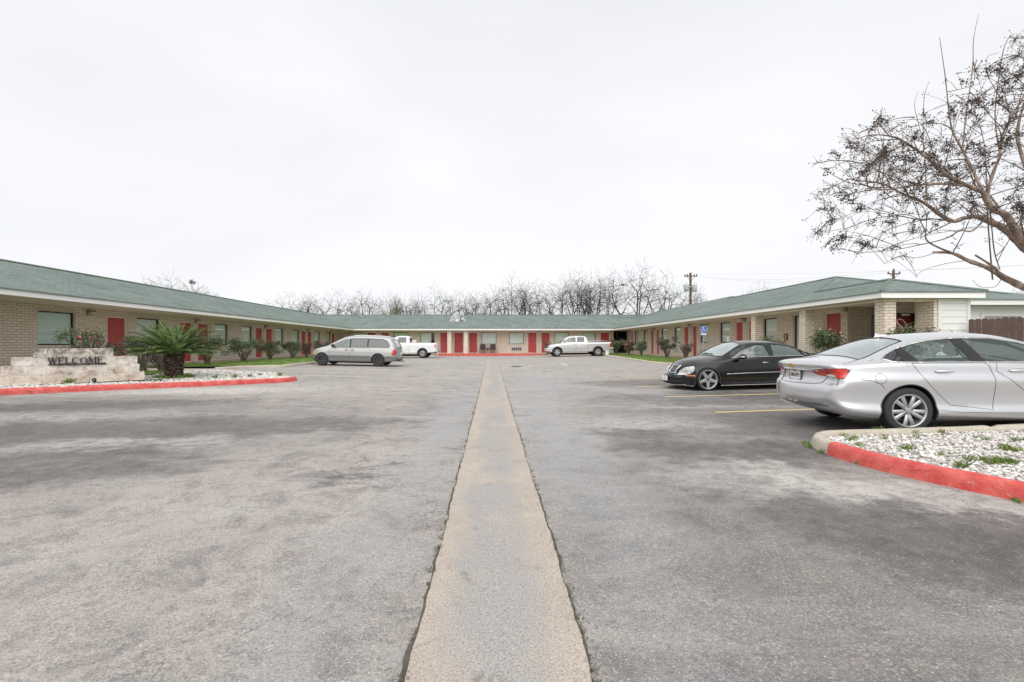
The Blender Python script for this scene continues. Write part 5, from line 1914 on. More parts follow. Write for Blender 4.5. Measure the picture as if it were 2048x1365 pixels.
# ------------------------------------------------------------------ sago palms
def sago(x, y, z, label, seed, R_=1.62, th=.85, tr=.29):
    rs_ = random.Random(seed)
    r = empty('sago_palm', (x, y, z), label=label, cat='palm', group='sago palms in the left bed')
    t = MB()
    t.lathe([(0, -.05), (tr * .8, -.05), (tr * .85, .1), (tr * .96, .4), (tr * 1.0, .7), (tr * .95, th), (tr * .6, th + .12), (0, th + .18)], 20)
    for k in range(620):
        h = rs_.uniform(.0, th + .05); a = rs_.uniform(0, 6.3)
        rr = tr * (.86 + .14 * h / th)
        p = Vector((math.cos(a) * rr, math.sin(a) * rr, h))
        o_ = Vector((math.cos(a), math.sin(a), .35)).normalized()
        s = Vector((-math.sin(a), math.cos(a), 0))
        l = rs_.uniform(.04, .075); w = .028
        u = o_.cross(s)
        t.add([p - s * w - u * .02, p + s * w - u * .02, p + o_ * l + s * w * .4, p + o_ * l - s * w * .4, p - s * w + u * .03, p + s * w + u * .03], [(0, 1, 2, 3), (5, 4, 3, 2), (0, 3, 4), (1, 5, 2)])
    t.build('trunk', M['sago_trunk'], r, uv=False)
    m = MB()
    V, Fc = [], []
    nf = 104
    for k in range(nf):
        a = k * 2.39996 + rs_.uniform(-.1, .1)
        e0 = 1.45 - 1.22 * (k / nf) ** .85 + rs_.uniform(-.08, .08)
        Lf = R_ * rs_.uniform(.86, 1.06) * (.82 + .22 * math.sin(min(1, k / nf * 1.3) * math.pi * .6))
        n = 18
        p = Vector((math.cos(a) * .10, math.sin(a) * .10, th + .05))
        el_ = e0
        pts = [p.copy()]
        for i in range(n):
            el_ -= (.022 + .040 * i / n) * (1.0 if e0 > .7 else .8)
            d = Vector((math.cos(a) * math.cos(el_), math.sin(a) * math.cos(el_), math.sin(el_)))
            p = p + d * (Lf / n)
            pts.append(p.copy())
        kk = len(V)
        for i in range(n + 1):
            w = .014 * (1 - i / n) + .003
            s = Vector((-math.sin(a), math.cos(a), 0)) * w
            V += [pts[i] - s, pts[i] + s]
        for i in range(n): Fc.append((kk + 2 * i, kk + 2 * i + 1, kk + 2 * i + 3, kk + 2 * i + 2))
        nl_ = 46
        for j in range(nl_):
            f = .10 + .90 * j / nl_
            q = f * n; i = min(n - 1, int(q)); c = pts[i].lerp(pts[i + 1], q - i)
            d = (pts[i + 1] - pts[i]).normalized()
            s = Vector((-math.sin(a), math.cos(a), 0))
            upv = s.cross(d); 
            if upv.z < 0: upv = -upv
            ll = .24 * math.sin(min(1, .25 + f) * math.pi * .88) ** .6 * (1 if f < .85 else (1.15 - f) / .3)
            ll = max(.05, ll)
            for sg in (-1, 1):
                tip = c + (s * sg * .80 + d * .62 + upv * .28).normalized() * ll * rs_.uniform(.9, 1.05) - Vector((0, 0, ll * .10))
                w = d * .0075
                b = len(V)
                mid = c.lerp(tip, .55) + upv * .012
                V += [c - w, c + w, mid + w * .9, tip, mid - w * .9]
                Fc.append((b, b + 1, b + 2, b + 3, b + 4))
    m.add(V, Fc)
    m.build('fronds', M['sago_leaf'], r, uv=False)
    return r
sago(-10.97, 15.4, zL(-10.97, 15.4) - .02, 'sago palm with a thick scaly trunk right of the welcome wall', 3, 1.48, .74, .26)
sago(-16.35, 12.4, .35, 'sago palm at the left edge with only frond tips showing', 4, 1.5, .7, .25)

# ------------------------------------------------------------------ crape myrtle
def myrtle_tree():
    base = Vector((9.35, 6.1, .15))
    r = empty('crape_myrtle', base, label='leafless crape myrtle with dark seed pods reaching in from the right', cat='tree')
    rs_ = random.Random(8)
    limbs = []
    L_ = MB(); T_ = MB()
    def px(pts, rad):
        P3 = [P(x, y, Y) - base for x, y, Y in pts]
        # smooth
        out_ = []
        for i in range(len(P3) - 1):
            for k in range(4):
                t = k / 4
                p0, p1, p2, p3 = P3[max(i - 1, 0)], P3[i], P3[i + 1], P3[min(i + 2, len(P3) - 1)]
                out_.append(.5 * ((2 * p1) + (-p0 + p2) * t + (2 * p0 - 5 * p1 + 4 * p2 - p3) * t * t + (-p0 + 3 * p1 - 3 * p2 + p3) * t ** 3))
        out_.append(P3[-1])
        n = len(out_)
        rr = [rad[0] + (rad[1] - rad[0]) * (i / (n - 1)) ** .8 for i in range(n)]
        rr = [.78 * q * (1 + .10 * math.sin(i * 1.7) + rs_.uniform(-.05, .05)) for i, q in enumerate(rr)]
        (L_ if rad[0] > .012 else T_).tube(out_, rr, 8 if rad[0] > .02 else 5)
        limbs.append((out_, rr))
    tx = PX + 9.35 * F / 6.1
    ty = PY - (.15 - CAMZ) * F / 6.1
    px([(tx, ty, 6.1), (2290, 720, 6.1), (2180, 625, 6.2), (2048, 575, 6.3), (2008, 556, 6.3), (1980, 538, 6.35), (1935, 521, 6.4), (1905, 507, 6.4), (1866, 505, 6.45)], (.085, .020))
    px([(2040, 568, 6.3), (2000, 548, 6.25), (1992, 538, 6.2), (1978, 528, 6.2), (1951, 511, 6.15)], (.035, .014))
    px([(1905, 507, 6.4), (1870, 492, 6.45), (1853, 480, 6.45), (1850, 462, 6.5), (1840, 440, 6.5)], (.02, .008))
    px([(tx, ty, 6.1), (2330, 700, 6.3), (2200, 590, 6.5), (2110, 540, 6.6), (2048, 495, 6.7), (2026, 473, 6.7), (2000, 452, 6.7), (1985, 447, 6.7), (1957, 434, 6.75), (1930, 436, 6.8), (1906, 443, 6.8), (1880, 430, 6.85), (1860, 414, 6.9), (1840, 402, 6.9), (1805, 388, 6.9), (1765, 368, 6.9), (1720, 362, 6.8), (1692, 358, 6.8)], (.095, .008))
    px([(1906, 443, 6.8), (1884, 440, 6.8), (1860, 438, 6.8), (1836, 439, 6.7), (1790, 432, 6.7), (1740, 440, 6.6), (1700, 455, 6.5), (1650, 464, 6.5)], (.02, .004))
    px([(1906, 443, 6.8), (1880, 456, 6.7), (1858, 465, 6.7)], (.018, .009))
    px([(1970, 437, 6.75), (1945, 462, 6.6), (1920, 462, 6.6), (1890, 478, 6.5), (1840, 490, 6.4), (1790, 500, 6.4), (1730, 505, 6.4), (1690, 500, 6.4)], (.018, .004))
    px([(tx, ty, 6.1), (2300, 680, 6.0), (2180, 570, 6.0), (2090, 510, 6.0), (2048, 484, 6.0), (2030, 458, 6.0), (2010, 430, 6.0), (1988, 420, 6.0), (1975, 405, 6.0), (1965, 385, 6.0), (1935, 372, 6.0), (1895, 352, 5.9), (1860, 320, 5.9), (1825, 295, 5.9), (1790, 275, 5.8), (1745, 270, 5.8), (1712, 278, 5.8)], (.09, .006))
    px([(1935, 372, 6.0), (1880, 368, 5.9), (1820, 372, 5.8), (1770, 380, 5.8), (1725, 370, 5.8), (1690, 363, 5.8), (1640, 335, 5.7)], (.024, .004))
    px([(1985, 418, 6.0), (1975, 390, 6.1), (1985, 350, 6.2), (2000, 310, 6.3), (2005, 270, 6.3), (2025, 230, 6.4), (2048, 190, 6.4), (2070, 130, 6.4)], (.035, .008))
    px([(1965, 385, 6.0), (1945, 340, 6.1), (1925, 300, 6.2), (1905, 262, 6.2), (1897, 215, 6.2), (1890, 150, 6.2), (1879, 75, 6.2)], (.026, .004))
    px([(1925, 300, 6.2), (1932, 230, 6.3), (1945, 140, 6.3), (1947, 80, 6.3), (1957, 30, 6.3)], (.014, .003))
    px([(2000, 310, 6.3), (1990, 230, 6.4), (2003, 120, 6.4), (2015, 80, 6.4), (2030, 68, 6.4)], (.014, .003))
    px([(2003, 200, 6.4), (1975, 150, 6.4), (1975, 115, 6.4), (1998, 106, 6.4)], (.007, .003))
    px([(2090, 510, 6.0), (2080, 400, 6.3), (2050, 330, 6.5), (2035, 260, 6.6), (2060, 160, 6.6), (2050, 90, 6.6)], (.05, .008))
    px([(2180, 570, 6.0), (2180, 400, 5.8), (2130, 280, 5.6), (2090, 180, 5.6), (2080, 90, 5.6)], (.06, .01))
    px([(2180, 570, 6.0), (2260, 380, 6.2), (2300, 220, 6.3), (2320, 60, 6.3)], (.06, .01))
    px([(2290, 720, 6.1), (2420, 480, 5.8), (2500, 260, 5.6)], (.07, .01))
    px([(2048, 500, 6.7), (1990, 405, 6.9), (1975, 380, 7), (1970, 300, 7.1), (1960, 250, 7.2)], (.022, .006))
    px([(1855, 402, 6.9), (1853, 380, 6.9), (1850, 330, 6.9), (1846, 280, 6.9), (1848, 200, 6.9), (1858, 163, 6.9)], (.014, .003))
    px([(1850, 300, 6.9), (1835, 240, 6.8), (1829, 210, 6.8), (1836, 183, 6.8)], (.006, .003))
    px([(1985, 560, 6.3), (1975, 430, 6.2), (1980, 420, 6.2), (1988, 500, 6.3), (2000, 540, 6.3)], (.012, .008))
    for a in ((1935, 521, 1890, 528, 1845, 542, 1832, 556), (1870, 506, 1835, 516, 1800, 512, 1770, 528), (2004, 555, 1990, 574, 1960, 574, 1945, 560)):
        px([(a[0], a[1], 6.4), (a[2], a[3], 6.4), (a[4], a[5], 6.4), (a[6], a[7], 6.4)], (.006, .003))
    # finer twigs reaching for points spread through the crown
    region = [(1634, 325), (1660, 300), (1692, 262), (1762, 228), (1800, 245), (1850, 238), (1905, 225), (1955, 120), (2010, 115), (2060, 60), (2250, 80), (2320, 300), (2300, 480), (2060, 470), (1990, 460), (1900, 430), (1850, 480), (1775, 500), (1690, 500), (1636, 470), (1650, 420), (1634, 380)]
    inn = poly_in(region)
    nodes = []
    for li, (pp, rr) in enumerate(limbs):
        for i in range(6, len(pp)): nodes.append((pp[i], rr[i]))
    S_ = MB()
    def capsule(c, s):
        a = Vector((rs_.gauss(0, 1), rs_.gauss(0, 1), rs_.gauss(0, 1))).normalized()
        b = a.orthogonal().normalized(); d = a.cross(b)
        S_.add([c + a * s * 1.25, c - a * s * 1.25, c + b * s, c - b * s, c + d * s, c - d * s], [(0, 2, 4), (0, 4, 3), (0, 3, 5), (0, 5, 2), (1, 4, 2), (1, 3, 4), (1, 5, 3), (1, 2, 5)])
    cnt = 0
    tries = 0
    newn = []
    while cnt < 430 and tries < 20000:
        tries += 1
        x_, y_ = rs_.uniform(1630, 2320), rs_.uniform(60, 505)
        if not inn(x_, y_): continue
        if x_ > 2070 and rs_.random() < .45: continue
        if y_ > 430 and x_ > 1790 and rs_.random() < .7: continue
        Y = rs_.gauss(6.3, .65)
        e = P(x_, y_, Y) - base
        best = None
        for _ in range(90):
            nd, rr = rs_.choice(nodes)
            dd = (nd - e).length
            if dd < .25 or dd > 2.2: continue
            sc_ = dd + (0.5 if nd.z > e.z + .2 else 0) + (.4 if nd.x < e.x - .1 else 0)
            if best is None or sc_ < best[0]: best = (sc_, nd, rr)
        if not best: continue
        nd, rr = best[1], best[2]
        v = e - nd
        ctrl = nd + v * .5 + Vector((rs_.uniform(-.12, .12), rs_.uniform(-.12, .12), rs_.uniform(.05, .30) * v.length))
        pts = []
        for i in range(8):
            t = i / 7
            pts.append(nd * (1 - t) ** 2 + ctrl * 2 * t * (1 - t) + e * t * t)
        r0 = min(rr * .6, .004 + .0045 * v.length)
        T_.tube(pts, [r0 * (1 - t / 7) + .0016 for t in range(8)], 4, cap=False)
        newn += [(pts[k], r0 * .6) for k in (3, 5)]
        if cnt % 10 == 0: nodes += newn; newn = []
        cnt += 1
        heavy = rs_.random() < .60
        if heavy:
            # a panicle of pods
            ax = (pts[-1] - pts[-2]).normalized()
            ns = rs_.randint(14, 42)
            pl = rs_.uniform(.10, .26)
            for q in range(ns):
                t = rs_.random()
                c = e + ax * (t - .3) * pl + Vector((rs_.gauss(0, 1), rs_.gauss(0, 1), rs_.gauss(0, 1))) * .036 * (1 - .4 * t)
                T_.tube([e + ax * (t - .45) * pl, c], [.0024, .0014], 3, cap=False)
                capsule(c, rs_.uniform(.006, .0105))
        else:
            for q in range(3):
                p0 = pts[rs_.randint(2, 6)]
                p1 = p0 + Vector((rs_.uniform(-.3, .15), rs_.uniform(-.2, .2), rs_.uniform(-.15, .3)))
                T_.tube([p0, (p0 + p1) / 2 + Vector((0, 0, .03)), p1], [.0035, .0026, .0015], 3, cap=False)
                if rs_.random() < .6:
                    for w in range(6): capsule(p1 + Vector((rs_.gauss(0, 1), rs_.gauss(0, 1), rs_.gauss(0, 1))) * .02, .007)
    # outlying sprays at the left of the crown
    for x_, y_, n in ((1636, 326, 14), (1634, 466, 30), (1640, 462, 20), (1650, 418, 24), (1676, 500, 10), (1690, 478, 16), (1716, 508, 10), (1806, 512, 14), (1826, 463, 18), (1768, 464, 12), (1896, 422, 20), (1760, 232, 14), (1774, 244, 16), (1680, 385, 26), (1665, 372, 20), (1915, 493, 8), (1700, 285, 40), (1725, 300, 50), (1740, 330, 50), (1780, 340, 60), (1810, 345, 60), (1760, 315, 50), (2030, 78, 30), (2038, 110, 40), (2040, 150, 50), (1950, 140, 30), (1955, 200, 40)):
        e = P(x_, y_, 6.3) - base
        best = min((n_ for n_ in nodes if (n_[0] - e).length > .12), key=lambda q: (q[0] - e).length)
        nd = best[0]; v = e - nd
        ctrl = nd + v * .5 + Vector((0, 0, .15 * v.length))
        pts = [nd * (1 - t) ** 2 + ctrl * 2 * t * (1 - t) + e * t * t for t in [i / 6 for i in range(7)]]
        T_.tube(pts, [.006 * (1 - i / 7) + .0018 for i in range(7)], 4, cap=False)
        for q in range(n):
            c = e + Vector((rs_.gauss(0, 1), rs_.gauss(0, 1), rs_.gauss(0, 1))) * (.035 + .0012 * n)
            capsule(c, rs_.uniform(.006, .0095))
            T_.tube([e, c], [.0024, .0014], 3, cap=False)
    L_.build('trunk', M['myrtle'], r, smooth=True, uv=False)
    T_.build('twigs', M['myrtle_twig'], r, uv=False)
    S_.build('seed_pods', M['seed'], r, uv=False)
myrtle_tree()

# ------------------------------------------------------------------ vehicles
class Curve:
    "smooth interpolation through (x, value) pairs without overshoot"
    def __init__(s, pts):
        s.x = [p[0] for p in pts]; s.y = [p[1] for p in pts]
        n = len(pts)
        d = [(s.y[i + 1] - s.y[i]) / (s.x[i + 1] - s.x[i]) for i in range(n - 1)]
        m = [d[0]] + [0.0] * (n - 2) + [d[-1]]
        for i in range(1, n - 1):
            if d[i - 1] * d[i] > 0:
                h0, h1 = s.x[i] - s.x[i - 1], s.x[i + 1] - s.x[i]
                w1, w2 = 2 * h1 + h0, h1 + 2 * h0
                m[i] = (w1 + w2) / (w1 / d[i - 1] + w2 / d[i])
        s.m = m
    def __call__(s, v):
        x, y, m = s.x, s.y, s.m
        if v <= x[0]: return y[0]
        if v >= x[-1]: return y[-1]
        i = 0
        while v > x[i + 1]: i += 1
        h = x[i + 1] - x[i]; t = (v - x[i]) / h
        return (1 + 2 * t) * (1 - t) ** 2 * y[i] + t * (1 - t) ** 2 * h * m[i] + t * t * (3 - 2 * t) * y[i + 1] + t * t * (t - 1) * h * m[i + 1]

class Body:
    "car shell lofted from cross-sections; x from tail (0) to nose (L), y to the left, z up"
    def __init__(s, sp):
        s.sp = sp
        L = s.L = sp['L']
        C = {k: Curve(sp[k]) for k in ('zt', 'zs', 'zr', 'wt', 'ws', 'wm', 'zb')}
        P_ = Curve(sp['prof'])
        rear, front = Curve(sp['rear']), Curve(sp['front'])
        xs = set()
        x = 0.0
        while x < L:
            xs.add(round(x, 4))
            x += .012 if (x < .10 or x > L - .12) else (.03 if (x < .4 or x > L - .5) else .055)
        xs.add(L)
        xs |= set(sp.get('xs', []))
        xs = sorted(xs)
        nS, nG, nR = 16, 5, 9
        def half(x):
            zt, zs, zr, wt, ws, wm, zb = (C[k](x) for k in ('zt', 'zs', 'zr', 'wt', 'ws', 'wm', 'zb'))
            pts = [(0, zb)]
            p1 = P_(1.0)
            def sy(t):
                k = P_(t) * wm
                e = max(0, (t - .55) / .45)
                return k + (ws - p1 * wm) * e * e * (3 - 2 * e)
            pts.append((sy(0) * .55, zb))
            for i in range(nS + 1):
                t = i / nS
                pts.append((sy(t), zb + (zs - zb) * t))
            for i in range(1, nG + 1):
                t = i / nG
                bl = sp.get('gbulge', .012) * math.sin(math.pi * t)
                pts.append((ws + (wt - ws) * t + bl, zs + (zr - zs) * t))
            pw = sp.get('crown', 2.3)
            for i in range(1, nR):
                u = (i / nR) ** .85
                pts.append((wt * (1 - u), zr + (zt - zr) * (1 - (1 - u) ** pw)))
            pts.append((0, zt))
            return pts
        bm = s.bm = bmesh.new()
        s.lay = bm.faces.layers.int.new('region')
        rings = []
        m = None
        def shift(x, y, z, w):
            fr = max(0, 1 - x / sp.get('rfall', .8)) ** 2
            ff = max(0, 1 - (L - x) / sp.get('ffall', .9)) ** 2
            yn = min(1, abs(y) / max(w, .05))
            return x + rear(z) * fr - front(z) * ff + sp.get('rcurve', .05) * fr * yn ** 2.2 - sp.get('fcurve', .14) * ff * yn ** 2.2
        for x in xs:
            h = half(x); m = len(h) - 1
            w = max(p[0] for p in h)
            lft = [bm.verts.new((shift(x, y, z, w), y, z)) for y, z in h]
            rgt = [lft[0]] + [bm.verts.new((shift(x, y, z, w), -y, z)) for y, z in h[1:-1]] + [lft[-1]]
            rings.append((lft, rgt))
        for (a, b), (c, d) in zip(rings, rings[1:]):
            for j in range(m):
                for (p, q) in ((a, c), (b, d)):
                    vs = [p[j], q[j], q[j + 1], p[j + 1]] if p is a else [p[j], p[j + 1], q[j + 1], q[j]]
                    u = []
                    for v in vs:
                        if v not in u: u.append(v)
                    if len(u) > 2: bm.faces.new(u)
        for e, sgn in ((0, 1), (-1, -1)):
            lft, rgt = rings[e]
            x = xs[e]
            w = max(abs(v.co.y) for v in lft)
            K = 16
            rows = []
            for j in range(1, m):
                l, r_ = lft[j], rgt[j]
                row = [l]
                for k in range(1, K):
                    t = k / K
                    y = l.co.y * (1 - 2 * t)
                    row.append(bm.verts.new((shift(x, y, l.co.z, w), y, l.co.z)))
                row.append(r_)
                rows.append(row)
            for ra, rb in zip(rows, rows[1:]):
                for k in range(K):
                    f = [ra[k], ra[k + 1], rb[k + 1], rb[k]]
                    bm.faces.new(f if sgn > 0 else f[::-1])
            for row, tip in ((rows[0], lft[0]), (rows[-1], lft[-1])):
                for k in range(K):
                    bm.faces.new([row[k], row[k + 1], tip])
        bmesh.ops.recalc_face_normals(bm, faces=bm.faces[:])
        bmesh.ops.dissolve_degenerate(bm, edges=bm.edges[:], dist=1e-5)
        bm.normal_update()
        if sum(f.normal.y * (1 if f.calc_center_median().y > 0 else -1) * f.calc_area() for f in bm.faces) < 0:
            bmesh.ops.reverse_faces(bm, faces=bm.faces[:])
            bm.normal_update()
        s.tree = BVHTree.FromBMesh(bm)
    def side(s, x, z, sg=-1):
        h = s.tree.ray_cast(Vector((x, sg * 3, z)), Vector((0, -sg, 0)))
        return (h[0], h[1]) if h[0] else (Vector((x, sg * .8, z)), Vector((0, sg, 0)))
    def top(s, x, y):
        h = s.tree.ray_cast(Vector((x, y, 4)), Vector((0, 0, -1)))
        return (h[0], h[1]) if h[0] else (Vector((x, y, 1)), Vector((0, 0, 1)))
    def end(s, y, z, rear=True):
        h = s.tree.ray_cast(Vector((-2 if rear else s.L + 2, y, z)), Vector((1 if rear else -1, 0, 0)))
        return (h[0], h[1]) if h[0] else (Vector((0 if rear else s.L, y, z)), Vector((-1, 0, 0)))
    def carve(s, region, poly, U, V, filt, allow=(0,)):
        bm, lay = s.bm, s.lay
        bm.normal_update()
        us = [p[0] for p in poly]; vs = [p[1] for p in poly]
        u0, u1, v0, v1 = min(us), max(us), min(vs), max(vs)
        ins = []
        for f in bm.faces:
            if f[lay] not in allow: continue
            n = f.normal; c = f.calc_center_median()
            if not filt(c, n): continue
            fu = [v.co.dot(U) for v in f.verts]; fv = [v.co.dot(V) for v in f.verts]
            if max(fu) < u0 or min(fu) > u1 or max(fv) < v0 or min(fv) > v1: continue
            ins.append(f)
        area = sum(poly[i - 1][0] * poly[i][1] - poly[i][0] * poly[i - 1][1] for i in range(len(poly)))
        sg = 1 if area > 0 else -1
        for i in range(len(poly)):
            a, b = poly[i - 1], poly[i]
            du, dv = b[0] - a[0], b[1] - a[1]
            l = math.hypot(du, dv)
            if l < 1e-7: continue
            nu, nv = -dv / l * sg, du / l * sg
            no = U * nu + V * nv
            co = U * a[0] + V * a[1]
            geom = list({e for f in ins for e in f.edges}) + list({v for f in ins for v in f.verts}) + ins
            if not ins: return
            res = bmesh.ops.bisect_plane(bm, geom=geom, plane_co=co, plane_no=no, dist=1e-6)
            k = co.dot(no)
            ins = [f for f in res['geom'] if isinstance(f, bmesh.types.BMFace) and f.is_valid and f.calc_center_median().dot(no) > k]
        for f in ins: f[lay] = region
        return ins
    def carve_side(s, region, poly, both=True, allow=(0,)):
        for sg in ((1, -1) if both else (-1,)):
            s.carve(region if sg < 0 else region + 100, poly, Vector((1, 0, 0)), Vector((0, 0, 1)), lambda c, n: c.y * sg > .2 and n.y * sg > .12, allow)
    def carve_top(s, region, poly, zmin, allow=(0,), nz=.12):
        s.carve(region, poly, Vector((1, 0, 0)), Vector((0, 1, 0)), lambda c, n: c.z > zmin and n.z > nz, allow)
    def carve_end(s, region, poly, rear=True, allow=(0,)):
        sg = -1 if rear else 1
        s.carve(region, poly, Vector((0, 1, 0)), Vector((0, 0, 1)), lambda c, n: n.x * sg > .25 and ((c.x < 1.0) if rear else (c.x > s.L - 1.0)), allow)
    def carve_dir(s, region, poly3, d, lim, allow=(0,)):
        d = Vector(d).normalized(); V = Vector((0, 0, 1)); V = (V - d * V.dot(d)).normalized(); U = V.cross(d).normalized()
        s.carve(region, [(Vector(p).dot(U), Vector(p).dot(V)) for p in poly3], U, V, lambda c, n: n.dot(d) > .08 and lim(c), allow)
    def finish(s):
        s.bm.normal_update()
        s.bm.verts.index_update()
        s.vn = [v.normal.copy() for v in s.bm.verts]
    def part(s, name, region, mat, parent, off=0.0, flatn=False):
        lay = s.lay
        regs = region if isinstance(region, (list, tuple)) else [region]
        fs = [f for f in s.bm.faces if f[lay] in regs]
        if not fs: return None
        idx = {}
        vs, ns, fc = [], [], []
        for f in fs:
            q = []
            for v in f.verts:
                if v.index not in idx:
                    idx[v.index] = len(vs)
                    vs.append(tuple(v.co + s.vn[v.index] * off)); ns.append(tuple(s.vn[v.index]))
                q.append(idx[v.index])
            fc.append(q)
        me = bpy.data.meshes.new(name)
        me.from_pydata(vs, [], fc)
        me.materials.append(mat)
        me.polygons.foreach_set('use_smooth', [True] * len(fc))
        me.update()
        me.normals_split_custom_set_from_vertices(ns)
        o = bpy.data.objects.new(name, me); COL.objects.link(o)
        if parent: o.parent = parent
        return o
    def loops(s, region):
        lay = s.lay
        regs = region if isinstance(region, (list, tuple)) else [region]
        nb = {}
        for f in s.bm.faces:
            if f[lay] not in regs: continue
            for e in f.edges:
                if any(g[lay] not in regs for g in e.link_faces) or len(e.link_faces) == 1:
                    a, b = e.verts[0].index, e.verts[1].index
                    nb.setdefault(a, set()).add(b); nb.setdefault(b, set()).add(a)
        co = {v.index: v.co for v in s.bm.verts if v.index in nb}
        out_ = []
        used = set()
        for st in list(nb):
            if st in used: continue
            lp = [st]; used.add(st); cur = st
            while True:
                nx = [k for k in nb[cur] if k not in used]
                if not nx: break
                cur = nx[0]; used.add(cur); lp.append(cur)
            closed = st in nb[cur] and len(lp) > 2
            if len(lp) > 2: out_.append(([co[i].copy() for i in lp], [s.vn[i] for i in lp], closed))
        return out_
    def trim(s, mb, region, r, out=.0, n=5, filt=None):
        for pts, ns, closed in s.loops(region):
            q = [p + m_ * out for p, m_ in zip(pts, ns)]
            if filt:
                run = []
                runs = []
                for p in (q + q[:1] if closed else q):
                    if filt(p): run.append(p)
                    else:
                        if len(run) > 1: runs.append(run)
                        run = []
                if len(run) > 1: runs.append(run)
                for rn in runs: mb.tube(rn, r, n)
            else:
                mb.tube(q, r, n, closed=closed)
        return mb
    def surfline(s, mb, pts, r, sg, out=0, n=5, sub=10):
        "a moulding or panel gap following the side through (x, z) points"
        q = []
        for i in range(len(pts) - 1):
            for k in range(sub):
                t = k / sub
                q.append((pts[i][0] * (1 - t) + pts[i + 1][0] * t, pts[i][1] * (1 - t) + pts[i + 1][1] * t))
        q.append(pts[-1])
        P3 = []
        for x, z in q:
            p, nn = s.side(x, z, sg)
            P3.append(p + nn * out)
        mb.tube(P3, r, n)
        return mb
    def endline(s, mb, pts, r, rear=True, out=0, n=5, sub=8):
        P3 = []
        for i in range(len(pts) - 1):
            for k in range(sub + (i == len(pts) - 2)):
                t = k / sub
                p, nn = s.end(pts[i][0] * (1 - t) + pts[i + 1][0] * t, pts[i][1] * (1 - t) + pts[i + 1][1] * t, rear)
                P3.append(p + nn * out)
        mb.tube(P3, r, n)
        return mb

def arch(cx, cz, r, drop, n=22):
    p = [(cx + r * math.cos(math.pi * i / n), cz + r * math.sin(math.pi * i / n)) for i in range(n + 1)]
    return [(cx + r * 1.01, drop)] + p + [(cx - r * 1.01, drop)]

